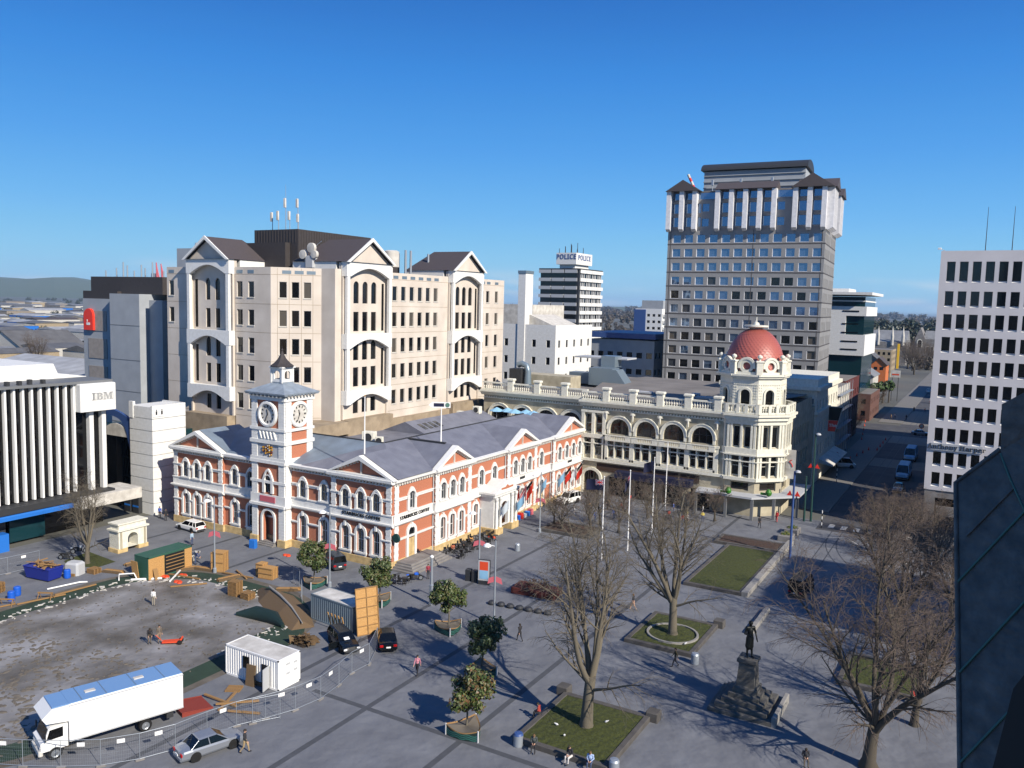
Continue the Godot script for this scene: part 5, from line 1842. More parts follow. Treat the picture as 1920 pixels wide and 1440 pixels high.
func bank_building() -> void:
	var b := thing("grey_bank_building", "pale grey slab building with a red sign and dark roof storey", "building", Vector3(-140, 0, -105))
	var mb := MB.new()
	mb.box(Vector3(-150.5, 0, -118), Vector3(-142.2, 31.0, -97.0))
	mb.box(Vector3(-140.6, 0, -118), Vector3(-132.5, 32.0, -95.6))
	mb.box(Vector3(-142.3, 0, -117), Vector3(-140.5, 30.0, -99.0))
	obj("wall", mb, M.bank_grey, b)
	for k in 5:
		mb = MB.new()
		mb.box(Vector3(-149.0, 25.2 - k * 5.0, -96.99), Vector3(-143.6, 28.8 - k * 5.0, -96.9))
		obj("facing_panel", mb, M.bank_panel, b)
	mb = MB.new()
	for y in [26.5, 20.5, 15.0, 9.5]:
		mb.box(Vector3(-140.62, y, -95.62), Vector3(-132.48, y + 0.1, -95.57))
	obj("panel_joints", mb, M.mid_grey, b)
	mb = MB.new()
	for k in 5:
		mb.box(Vector3(-142.2, 2 + k * 5.6, -98.0), Vector3(-140.6, 6.5 + k * 5.6, -97.8))
	obj("stair_window", mb, M.glass_sky, b)
	mb = MB.new()
	mb.box(Vector3(-150.7, 31.0, -118), Vector3(-140.7, 32.4, -97.2))
	mb.box(Vector3(-149.5, 32.0, -116), Vector3(-129.5, 35.0, -98.0))
	obj("roof_storey", mb, M.penthouse, b)
	mb = MB.new()
	mb.box(Vector3(-132.5, 0, -118), Vector3(-129.0, 31.0, -97.5))
	obj("side_wall", mb, M.bank_grey, b)
	mb = MB.new()
	mb.box(Vector3(-140, 33, -125), Vector3(-128, 36.5, -118))
	obj("louvred_plant", mb, M.mid_grey, b)
	var p := PackedVector2Array([Vector2(-1.35, 0), Vector2(1.35, 0)])
	for i in 9:
		var a := PI * i / 8.0
		p.push_back(Vector2(cos(a) * 1.35, 2.6 + sin(a) * 1.3))
	mb = MB.new()
	mb.prism(p, 0, 0.5)
	var s := thing("red_bank_sign", "arched red sign box fixed high on the pale grey bank building", "sign", Vector3(-148.3, 25.3, -97.0))
	loc("box", mb, M.red_glow, s)
	mb = MB.new()
	mb.prism(V2([-0.5, 0.9, 0.5, 0.9, 0.5, 1.35, -0.5, 1.35]), 0.5, 0.53)
	mb.prism(V2([-0.4, 1.5, -0.15, 1.5, -0.15, 1.9, -0.4, 1.9]), 0.5, 0.53)
	loc("print", mb, M.white_gloss, s)
	mb = MB.new()
	for i in 9:
		mb.tube(Vector3(-148 + i * 1.7, 35.0, -100 - (i % 3)), Vector3(-148 + i * 1.7, 36.2 + (i % 4) * 0.5, -100 - (i % 3)), 0.14, 0.12, 6)
	obj("roof_vents", mb, M.galvanised, b)
	b.position += Vector3(6.3, 0, 4.6)
	s.position += Vector3(6.3, 0, 4.6)
	var m := thing("red_lattice_masts", "pair of red lattice masts on a roof behind the bank building", "mast", Vector3(-161, 33.5, -121))
	for k in 2:
		mb = MB.new()
		mb.tube(Vector3(k * 1.9, 0, 0), Vector3(k * 1.6 - 0.6, 5.6 - k * 0.3, 0), 0.45, 0.12, 5)
		mb.tube(Vector3(k * 1.9 + 0.9, 0, 0), Vector3(k * 1.6 - 0.4, 4.6, 0), 0.2, 0.12, 5)
		loc("mast", mb, M.pink, m)
	mb = MB.new()
	mb.box(Vector3(-3, -2.5, -3), Vector3(5, 0.3, 2))
	loc("base", mb, M.light_grey, m)
	mb = MB.new()
	mb.box(Vector3(-2.2, 0.3, -0.2), Vector3(-1.0, 3.2, 0.2))
	loc("aerial_panel", mb, M.galvanised, m)
	var k2 := thing("roof_neighbour", "plain grey block seen between the bank and the beige building", "building", Vector3(-165, 0, -125))
	mb = MB.new()
	mb.box(Vector3(-12, 0, -6), Vector3(12, 31.0, 6))
	loc("wall", mb, M.bank_grey, k2)
	mb = MB.new()
	mb.box(Vector3(-12.2, 31.0, -6.2), Vector3(12.2, 31.6, 6.2))
	loc("parapet", mb, M.light_grey, k2)

func police_block() -> void:
	var b := thing("police_building", "slab office block with white bands, greyed in colour for shade on one face, and a rooftop police sign", "building", Vector3(-131.7, 0, -270))
	var mb := MB.new()
	mb.box(Vector3(-139.2, 0, -280), Vector3(-124.6, 44.0, -260.6))
	obj("glass_wall", mb, M.glass_dark, b)
	mb = MB.new()
	mb.box(Vector3(-124.9, 0, -261), Vector3(-124.0, 44.2, -260.2))
	mb.box(Vector3(-139.6, 44.0, -280.2), Vector3(-124.0, 44.6, -260.0))
	obj("frame", mb, M.dark_grey, b)
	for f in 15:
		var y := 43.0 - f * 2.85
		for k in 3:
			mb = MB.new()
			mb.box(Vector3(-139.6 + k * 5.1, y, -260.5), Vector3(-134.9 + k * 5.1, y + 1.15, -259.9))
			obj("spandrel", mb, M.light_grey, b)  # grey instead of white puts the east face's shade into the colour
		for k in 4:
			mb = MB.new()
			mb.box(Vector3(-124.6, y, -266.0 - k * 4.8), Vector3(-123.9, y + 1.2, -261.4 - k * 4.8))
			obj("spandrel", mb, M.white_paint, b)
			mb = MB.new()
			for j in 3:
				mb.box(Vector3(-124.58, y - 1.7, -263.0 - k * 4.8 - j * 1.3), Vector3(-124.45, y, -262.5 - k * 4.8 - j * 1.3))
			obj("curtain", mb, M.light_grey, b)
	mb = MB.new()
	mb.box(Vector3(-133.3, 46.0, -274), Vector3(-125.6, 50.0, -260.8))
	mb.box(Vector3(-132.5, 44.5, -273), Vector3(-126.5, 46.0, -262))
	obj("sign_box", mb, M.white_paint, b)
	var inv := b.transform.affine_inverse()
	lettering("lettering", "POLICE", 1.75, M.steel_blue, b, inv * Transform3D(Basis(), Vector3(-129.45, 48.6, -260.75)), 0.06, false, 0.98)
	lettering("lettering", "POLICE", 1.75, M.steel_blue, b, inv * Transform3D(Basis(Vector3.UP, PI / 2), Vector3(-125.55, 48.4, -267.4)), 0.06, false, 1.3)
	for k in 9:
		mb = MB.new()
		mb.tube(Vector3.ZERO, Vector3(0, 1.6 + (k * 7 % 5) * 0.5, 0), 0.13, 0.1, 5)
		single("roof_antenna", mb, M.dark_grey, "short dark aerial on top of the police sign box", "antenna", Vector3(-132.8 + k * 0.8, 50.0, -262.0 - (k % 3) * 3.0), 0.0, "aerials on the police sign box")

func simple_block(called: String, label: String, x0: float, x1: float, z0: float, z1: float, h: float, mat: Material, win: Material, cols: int, rows: int, first: float, pitch: float, ww := 1.2, wh := 1.5) -> Node3D:
	var b := thing(called, label, "building", Vector3((x0 + x1) * 0.5, 0, (z0 + z1) * 0.5))
	var mb := MB.new()
	var E := face_e(x0, z1)
	var N := face_n(x1, z1)
	var he := []
	var hn := []
	for r in rows:
		for k in cols:
			var u := (k + 0.5) * (x1 - x0) / cols
			he.append([u - ww * 0.5, u + ww * 0.5, first + r * pitch, first + r * pitch + wh, 0, 0.0])
		var nc := maxi(2, int((z1 - z0) / ((x1 - x0) / cols)))
		for k in nc:
			var u := (k + 0.5) * (z1 - z0) / nc
			hn.append([u - ww * 0.5, u + ww * 0.5, first + r * pitch, first + r * pitch + wh, 0, 0.0])
	mb.wall(E, 0, x1 - x0, 0, h, he, 0.2)
	mb.wall(N, 0, z1 - z0, 0, h, hn, 0.2)
	mb.box(Vector3(x0, 0, z0), Vector3(x1 - 0.01, h - 0.3, z0 + 0.2))
	mb.box(Vector3(x0, 0, z0), Vector3(x0 + 0.2, h - 0.3, z1 - 0.01))
	obj("wall", mb, mat, b)
	for q in he: pane(b, E, q, 0.2, win)
	for q in hn: pane(b, N, q, 0.2, win)
	mb = MB.new()
	mb.box(Vector3(x0 + 0.05, h - 0.5, z0 + 0.05), Vector3(x1 - 0.05, h - 0.2, z1 - 0.05))
	obj("flat_roof", mb, M.flat_roof, b)
	return b

func backdrop_buildings() -> void:
	var b := simple_block("white_chimney_building", "plain white rendered building with a tall square chimney", -101.5, -86.5, -190, -170, 27.2, M.white_paint, M.glass, 4, 5, 6.0, 4.0, 1.0, 1.7)
	var mb := MB.new()
	mb.bbox(Vector3(-96.6, 15, -173.4), Vector3(-94.6, 39.0, -169.8), 0.05)
	obj("chimney", mb, M.white_paint, b)
	mb = MB.new()
	mb.box(Vector3(-96.7, 39.0, -173.5), Vector3(-94.5, 39.7, -169.7))
	obj("chimney_cap", mb, M.grey_pipe, b)
	mb = MB.new()
	mb.box(Vector3(-110, 0, -195), Vector3(-97.0, 31.8, -178))
	mb.prism(V2([-94.5, 27.0, -88, 27.0, -94.5, 29.5]), -185, -172)
	obj("rear_wing", mb, M.white_worn, b)
	b = simple_block("flat_roofed_building", "blue-fascia flat-roofed building standing behind the theatre roof", -96.0, -76.5, -232, -208, 23.0, M.bank_grey, M.glass_dark, 7, 4, 5.0, 4.4, 1.6, 1.5)
	mb = MB.new()
	mb.box(Vector3(-96.8, 23.4, -233), Vector3(-76.0, 24.8, -207.2))
	obj("roof_fascia", mb, M.steel_blue, b)
	b = simple_block("apartment_block", "white apartment block with a blue glazed stair far beyond the police building", -166, -151, -445, -420, 31.0, M.white_paint, M.glass, 5, 8, 3.0, 3.4, 1.6, 1.4)
	mb = MB.new()
	mb.box(Vector3(-164, 31.0, -440), Vector3(-152, 35.4, -424))
	obj("upper_storey", mb, M.bank_grey, b)
	mb = MB.new()
	mb.box(Vector3(-166.5, 0, -422), Vector3(-160.0, 30.5, -419.5))
	obj("stair_glass", mb, M.steel_blue, b)
	for f in 8:
		mb = MB.new()
		mb.box(Vector3(-151.2, 3.0 + f * 3.4, -444), Vector3(-149.5, 4.2 + f * 3.4, -421))
		obj("balcony", mb, M.white_paint, b)
	simple_block("green_roofed_house", "low sage-green building between the police block and the tower", -146, -134, -345, -330, 21.0, M.sage, M.glass, 4, 4, 5.0, 4.0)
	b = thing("teal_glass_hotel", "white and teal-glass slab building beside the grey tower", "building", Vector3(-36, 0, -278))
	mb = MB.new()
	mb.box(Vector3(-52, 0, -290), Vector3(-32.6, 36.5, -265.5))
	obj("glass_wall", mb, M.glass_teal, b)
	mb = MB.new()
	mb.box(Vector3(-52, 37.0, -291), Vector3(-30.5, 37.8, -262.5))
	mb.box(Vector3(-52, 30.8, -291), Vector3(-32.0, 33.6, -264.6))
	mb.box(Vector3(-52, 19.0, -291), Vector3(-32.0, 25.2, -264.6))
	mb.box(Vector3(-52, 25.2, -291), Vector3(-37.6, 30.8, -264.6))
	mb.box(Vector3(-52, 35.0, -290.4), Vector3(-32.4, 35.4, -265.2))
	mb.box(Vector3(-52, 37.8, -285), Vector3(-38, 39.0, -270))
	obj("spandrel", mb, M.white_paint, b)
	for y in [20.6, 23.0, 25.6, 28.2, 32.0]:
		mb = MB.new()
		mb.box(Vector3(-38.6, y, -264.62), Vector3(-34.0, y + 0.4, -264.5))
		obj("slot_window", mb, M.glass_dark, b)

func worcester_street() -> void:
	var b := simple_block("classical_shop_building", "white classical shop building with a cornice on the street's south side", -44, -26.4, -181, -157.0, 17.6, M.stucco_white, M.glass, 6, 3, 5.0, 4.2, 1.2, 2.2)
	var mb := MB.new()
	mb.box(Vector3(-44.2, 17.6, -181.2), Vector3(-25.6, 18.3, -156.2))
	mb.box(Vector3(-44.2, 13.2, -181.2), Vector3(-25.9, 13.7, -156.6))
	mb.box(Vector3(-44.1, 18.3, -181.1), Vector3(-26.3, 19.6, -156.9))
	obj("cornice", mb, M.stucco_white, b)
	var s := thing("hanging_sign", "tapering black and red street sign in a white frame on the shop building", "sign", Vector3(-25.0, 8.8, -168.0), deg_to_rad(10))
	mb = MB.new()
	mb.prism(V2([-1.0, 0, 0.5, 0, 1.7, 5.0, -1.0, 5.0]), -0.06, 0.06)
	loc("frame", mb, M.white_worn, s)
	mb = MB.new()
	mb.prism(V2([-0.85, 2.3, 0.95, 2.3, 1.5, 4.85, -0.85, 4.85]), 0.06, 0.1)
	loc("dark_half", mb, M.black, s)
	mb = MB.new()
	mb.prism(V2([-0.85, 0.15, 0.4, 0.15, 0.92, 2.25, -0.85, 2.25]), 0.06, 0.1)
	loc("red_half", mb, M.red_glow, s)
	lettering("lettering", "The", 0.6, M.white_gloss, s, Transform3D(Basis(), Vector3(0.0, 1.3, 0.13)), 0.03)
	mb = MB.new()
	mb.prism(V2([0, 3.4, 2.6, 2.9, 2.6, 3.1, 0, 4.2]), -181.0, -163.0, Transform3D(Basis(), Vector3(-26.4, 0, 0)))
	single("shop_awning", mb, M.white_worn, "long white sloping shop awning along the street footpath", "awning", Vector3.ZERO)
	b = simple_block("scaffolded_building", "narrow pale building wrapped in scaffolding beyond the classical shops", -36, -27.5, -206, -186, 15.6, M.house_0, M.glass, 3, 4, 2.5, 3.4)
	mb = MB.new()
	for k in 6:
		mb.tube(Vector3(-26.6, 0, -187 - k * 3.4), Vector3(-26.6, 16.5, -187 - k * 3.4), 0.06, 0.06, 5)
	for y in [3.5, 7.0, 10.5, 14.0]:
		mb.box(Vector3(-27.3, y, -205), Vector3(-26.4, y + 0.12, -186.5))
	obj("scaffold", mb, M.galvanised, b)
	b = simple_block("red_wall_building", "dark red painted building with a blank side wall on the street", -40, -29.0, -234, -210, 15.5, M.brick_dark, M.glass_dark, 3, 3, 3.0, 4.0)
	simple_block("brick_corner_shop", "low brown brick shop on the corner past the crossing", -48, -29, -285, -262, 8.0, M.house_3, M.glass_dark, 5, 2, 1.5, 3.5)
	for q in [[-50, -36, -345, -328, 8.6, 13.2, "house_0", "roof_0", "grey-roofed double-gabled house with white barge boards by the palms"], [-52, -41, -412, -398, 10.0, 14.5, "house_1", "roof_1", "tall dark-gabled house behind the orange one"], [-44.5, -38.5, -408, -396, 9.0, 12.0, "orange_tile", "roof_3", "orange painted house at the bend of the street"]]:
		house(q[0], q[1], q[2], q[3], q[4], q[5], M[q[6]], M[q[7]], q[8], "")
	simple_block("cream_flats", "cream block of flats with yellow corner fins along the street", -53, -41.5, -470, -448, 13.6, M.house_2, M.glass, 5, 4, 2.0, 3.0)
	mb = MB.new()
	mb.box(Vector3(-39.2, 4.5, -451), Vector3(-38.2, 16.8, -450))
	single("yellow_post_sign", mb, M.yellow, "tall yellow and blue blade sign standing before the cream flats", "sign", Vector3.ZERO)
	b = thing("stone_college", "long grey Gothic stone college with pinnacles below the park trees", "building", Vector3(-58, 0, -570))
	mb = MB.new()
	mb.box(Vector3(-72, 0, -590), Vector3(-44, 14.0, -560))
	obj("wall", mb, M.concrete, b)
	mb = MB.new()
	mb.prism(V2([-590, 14.0, -560, 14.0, -575, 21.0]), 44.0, 72.0, Transform3D(Basis(Vector3(0, 0, 1), Vector3.UP, Vector3(-1, 0, 0)), Vector3.ZERO))
	obj("roof", mb, M.roof_0, b)
	for x in [-68.0, -60.0, -52.0, -46.0]:
		mb = MB.new()
		mb.lathe([Vector2(0.9, 12), Vector2(0.9, 18), Vector2(0.0, 24)], 6, Transform3D(Basis(), Vector3(x, 0, -560)))
		obj("pinnacle", mb, M.house_0, b)
	b = thing("stone_museum", "grey stone museum front with an arched gable at the street's end", "building", Vector3(-34, 0, -630))
	mb = MB.new()
	mb.box(Vector3(-38, 0, -640), Vector3(-14, 15.0, -621))
	mb.prism(V2([-43.5, 0, -37.6, 0, -37.6, 15.5, -40.5, 22.5, -43.5, 15.5]), -640, -620)
	obj("wall", mb, M.concrete, b)
	mb = MB.new()
	mb.prism(V2([-640, 15.0, -621, 15.0, -630, 20.5]), 14.0, 38.0, Transform3D(Basis(Vector3(0, 0, 1), Vector3.UP, Vector3(-1, 0, 0)), Vector3.ZERO))
	obj("roof", mb, M.roof_0, b)
	var t := face_e(0, -620.9)
	for x in [-35.8, -33.0]:
		mb = MB.new()
		mb.ring(t, [x - 0.8, x + 0.8, 6.5, 9.0, 1, 0.9], 0.4, -0.1, 0.3)
		obj("window_surround", mb, M.stucco_white, b)
		pane(b, t, [x - 0.8, x + 0.8, 6.5, 9.0, 1, 0.9], -0.05, M.glass_dark)
	mb = MB.new()
	mb.ring(face_e(0, -619.9), [-41.8, -39.4, 9.0, 13.0, 1, 1.3], 0.5, -0.1, 0.3)
	obj("window_surround", mb, M.stucco_white, b)
	pane(b, face_e(0, -619.9), [-41.8, -39.4, 9.0, 13.0, 1, 1.3], -0.05, M.glass_dark)
	for q in [[-5.6, 28.0, -232.0, -160.0, 27.0, "plain office block behind the gridded office on the street's north side"], [-5.6, 26.0, -300.0, -264.0, 17.0, "lower block past the crossing on the street's north side"], [-6.0, 26.0, -400.0, -345.0, 14.0, "low terrace further up the street's north side"]]:
		simple_block("street_office", q[5], q[0], q[1], q[2], q[3], q[4], M.concrete, M.glass, 9, int(q[4] / 4.0), 2.0, 3.6)
	var bd := thing("billboard", "white billboard with an orange stripe on posts above the street", "billboard", Vector3(-28.7, 0, -330))
	mb = MB.new()
	mb.box(Vector3(-1.6, 8.6, -0.1), Vector3(1.6, 11.2, 0.1))
	loc("panel", mb, M.white_worn, bd)
	mb = MB.new()
	mb.box(Vector3(-1.2, 9.4, 0.1), Vector3(1.2, 9.9, 0.13))
	loc("stripe", mb, M.orange, bd)
	mb = MB.new()
	mb.tube(Vector3(-1, 0, 0), Vector3(-1, 8.6, 0), 0.12, 0.12, 6); mb.tube(Vector3(1, 0, 0), Vector3(1, 8.6, 0), 0.12, 0.12, 6)
	loc("posts", mb, M.dark_grey, bd)

func house(x0: float, x1: float, z0: float, z1: float, h: float, top: float, wm: Material, rm: Material, label: String, group: String) -> void:
	var b := thing("house", label, "house", Vector3((x0 + x1) * 0.5, 0, (z0 + z1) * 0.5), 0.0, group)
	var mb := MB.new()
	mb.box(Vector3(x0, 0, z0), Vector3(x1, h, z1))
	mb.prism(PackedVector2Array([Vector2(x0, h), Vector2(x1, h), Vector2((x0 + x1) * 0.5, top - 0.2)]), z0 + 0.02, z1 - 0.02)
	obj("wall", mb, wm, b)
	mb = MB.new()
	var c := (x0 + x1) * 0.5
	for s in [[x0 - 0.5, h - 0.3], [x1 + 0.5, h - 0.3]]:
		mb.prism(PackedVector2Array([Vector2(s[0], s[1]), Vector2(c, top), Vector2(c, top + 0.35), Vector2(s[0], s[1] + 0.3)]), z0 - 0.5, z1 + 0.5)
	obj("roof", mb, rm, b)
	for k in 2:
		mb = MB.new()
		var u := lerpf(x0, x1, 0.3 + 0.4 * k)
		mb.box(Vector3(u - 0.7, h - 2.2, z1), Vector3(u + 0.7, h - 0.9, z1 + 0.04))
		obj("window", mb, M.glass, b)

func far_town() -> void:
	var r := RandomNumberGenerator.new()
	r.seed = 99
	var kinds := [["grey metal-roofed shed in the low town south of the square", 0, 0], ["dark-roofed low building in the town south of the square", 1, 1], ["white-roofed warehouse in the low town south of the square", 2, 0], ["brown-roofed house in the low town south of the square", 3, 2]]
	var placed := []
	var n := 0
	var tries := 0
	while n < 250 and tries < 9000:
		tries += 1
		var d := 235.0 * pow(9.0, pow(r.randf(), 0.85))
		var az := deg_to_rad(r.randf_range(27.0, 43.0))
		var x := -cos(az) * d
		var z := -sin(az) * d
		var w := r.randf_range(9, 20) * (1.0 + d / 2500.0)
		var l := r.randf_range(12, 34) * (1.0 + d / 2500.0)
		var bad := false
		for p in placed:
			if absf(p.x - x) < (p.z + w) * 0.5 + 1.5 and absf(p.y - z) < (p.w + l) * 0.5 + 1.5:
				bad = true
				break
		if bad: continue
		placed.append(Vector4(x, z, w, l))
		var k: Array = kinds[[0, 1, 2, 0, 2, 3, 1, 0][r.randi() % 8]]
		var h := r.randf_range(3.5, 7.5) * (1.0 + d / 5000.0)
		var b := thing("low_building", k[0], "building", Vector3(x, 0, z), 0.0 if r.randf() < 0.6 else PI / 2, "low roofs of the southern town")
		var mb := MB.new()
		mb.box(Vector3(-w * 0.5, 0, -l * 0.5), Vector3(w * 0.5, h, l * 0.5))
		var wm: Material = M["house_%d" % ([0, 1, 2, 0][r.randi() % 4])]
		if r.randf() < 0.05: wm = M.bright_blue
		loc("wall", mb, wm, b)
		mb = MB.new()
		var top := h + r.randf_range(0.6, 2.6)
		mb.prism(PackedVector2Array([Vector2(-w * 0.5 - 0.3, h), Vector2(w * 0.5 + 0.3, h), Vector2(0, top)]), -l * 0.5 - 0.3, l * 0.5 + 0.3)
		loc("roof", mb, M["roof_%d" % k[1]], b)
		n += 1
	house(-398, -366, -236, -206, 7.0, 14.0, M.house_0, M.roof_1, "big dark-gabled hall with white barge boards beyond the finned office", "")
	house(-385, -352, -270, -246, 7.0, 14.0, M.house_1, M.roof_1, "second dark-gabled hall with brick below, near the bare street tree", "")
	var q := thing("pale_factory", "long pale factory roof with a dark-windowed parapet behind the finned office", "building", Vector3(-190, 0, -118))
	var mb := MB.new()
	mb.box(Vector3(-24, 0, -14), Vector3(24, 13.5, 10))
	loc("wall", mb, M.house_0, q)
	mb = MB.new()
	mb.prism(V2([-14, 13.5, 10, 13.5, -3, 16.2]), -24.0, 24.0, Transform3D(Basis(Vector3(0, 0, 1), Vector3.UP, Vector3(-1, 0, 0)), Vector3.ZERO))
	loc("roof", mb, M.roof_2, q)
	for k in 9:
		mb = MB.new()
		mb.box(Vector3(-22 + k * 5, 10.4, 10.0), Vector3(-19.5 + k * 5, 12.0, 10.05))
		loc("window", mb, M.glass_dark, q)
	var west := ["pale low building in the western town", "dark-roofed low building in the western town"]
	for i in 60:
		var d := 300.0 * pow(6.0, r.randf())
		var az := deg_to_rad(r.randf_range(0.0, 32.0))
		var x := -tan(az) * d
		if x > -55.0 and d < 640.0: continue
		var k := r.randi() % 2
		var b := thing("low_building", west[k], "building", Vector3(x, 0, -d), 0.0, "low roofs of the western town")
		var w := r.randf_range(9, 20)
		var h := r.randf_range(4, 10)
		mb = MB.new()
		mb.box(Vector3(-w * 0.5, 0, -w * 0.6), Vector3(w * 0.5, h, w * 0.6))
		loc("wall", mb, M["house_%d" % (r.randi() % 3)], b)
		mb = MB.new()
		mb.prism(PackedVector2Array([Vector2(-w * 0.5 - 0.3, h), Vector2(w * 0.5 + 0.3, h), Vector2(0, h + 2.5)]), -w * 0.6, w * 0.6)
		loc("roof", mb, M["roof_%d" % [0, 1][k]], b)

func cathedral_roof() -> void:
	var b := thing("gablet_roof", "dark weathered metal roof slope with greenish seams beside the viewpoint", "roof", Vector3(0.3, 30.4, -3.0))
	var nrm := Vector3(-0.331, 0.336, 0.882)
	var p := [Vector3(-0.07, 31.392, -3.369), Vector3(0.022, 30.422, -2.964), Vector3(0.647, 30.702, -2.836), Vector3(0.634, 31.938, -3.313), Vector3(0.061, 31.53, -3.372)]
	var mb := MB.new()
	var k := -nrm * 0.1
	mb.quad(p[0], p[1], p[2], p[3]); mb.tri(p[0], p[3], p[4])
	mb.quad(p[3] + k, p[2] + k, p[1] + k, p[0] + k)
	mb.quad(p[0], p[0] + k, p[1] + k, p[1]); mb.quad(p[4], p[4] + k, p[0] + k, p[0]); mb.quad(p[3], p[3] + k, p[4] + k, p[4])
	obj("slope", mb, M.copper_slate, b)
	mb = MB.new()
	var q := [Vector3(0.061, 31.525, -3.36), Vector3(0.142, 31.346, -3.262), Vector3(0.258, 31.102, -3.125), Vector3(0.66, 31.3, -3.0), Vector3(0.68, 32.07, -3.15), Vector3(0.3, 31.86, -3.25), Vector3(0.116, 31.739, -3.33), Vector3(0.053, 31.69, -3.36)]
	for i in range(1, q.size() - 1): mb.tri(q[0], q[i], q[i + 1])
	for i in q.size():
		var e: Vector3 = q[(i + 1) % q.size()]
		mb.quad(q[i], q[i] + k * 2.0, e + k * 2.0, e)
	obj("ridge_cheek", mb, M.copper_slate, b)
	for l in [[Vector3(-0.04, 31.064, -3.228), Vector3(0.142, 31.337, -3.264), Vector3(0.384, 31.701, -3.311)], [Vector3(-0.009, 30.792, -3.112), Vector3(0.159, 31.058, -3.151), Vector3(0.394, 31.423, -3.202)], [Vector3(-0.022, 31.223, -3.281), Vector3(0.107, 31.408, -3.304)], [Vector3(0.062, 31.516, -3.36), Vector3(0.094, 31.441, -3.318), Vector3(0.142, 31.346, -3.262), Vector3(0.258, 31.102, -3.126)], [Vector3(0.013, 30.529, -3.003), Vector3(0.176, 30.786, -3.041), Vector3(0.404, 31.144, -3.092)]]:
		mb = MB.new()
		mb.path(l, l.map(func(_q): return 0.0045), 5)
		obj("seam", mb, M.verdigris if l.size() > 2 else M.copper_slate, b)
	mb = MB.new()
	mb.path([p[1], p[0], p[4]], [0.009, 0.009, 0.009], 6)
	obj("verge_roll", mb, M.copper_slate, b)
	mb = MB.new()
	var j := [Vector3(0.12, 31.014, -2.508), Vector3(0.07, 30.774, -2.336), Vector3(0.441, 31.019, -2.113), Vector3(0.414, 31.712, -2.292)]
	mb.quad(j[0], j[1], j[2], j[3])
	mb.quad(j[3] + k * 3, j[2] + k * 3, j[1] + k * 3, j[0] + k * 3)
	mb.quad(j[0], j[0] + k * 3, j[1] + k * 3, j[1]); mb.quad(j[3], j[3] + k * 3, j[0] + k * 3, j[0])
	obj("dark_void_jamb", mb, M.black, b)  # jamb coloured black for the dark void, its shade painted in
	var t := thing("cathedral_tower", "square stone cathedral tower that carries the viewing balcony", "tower", Vector3(4.2, 0, 1.5))
	mb = MB.new()
	mb.box(Vector3(-3.0, 0, -4.6), Vector3(3.0, 40.0, 4.5))
	loc("shaft", mb, M.concrete, t)
	mb = MB.new()
	mb.lathe([Vector2(4.4, 40), Vector2(0.1, 62)], 4, Transform3D.IDENTITY, false, PI / 4)
	loc("spire", mb, M.roof_1, t)

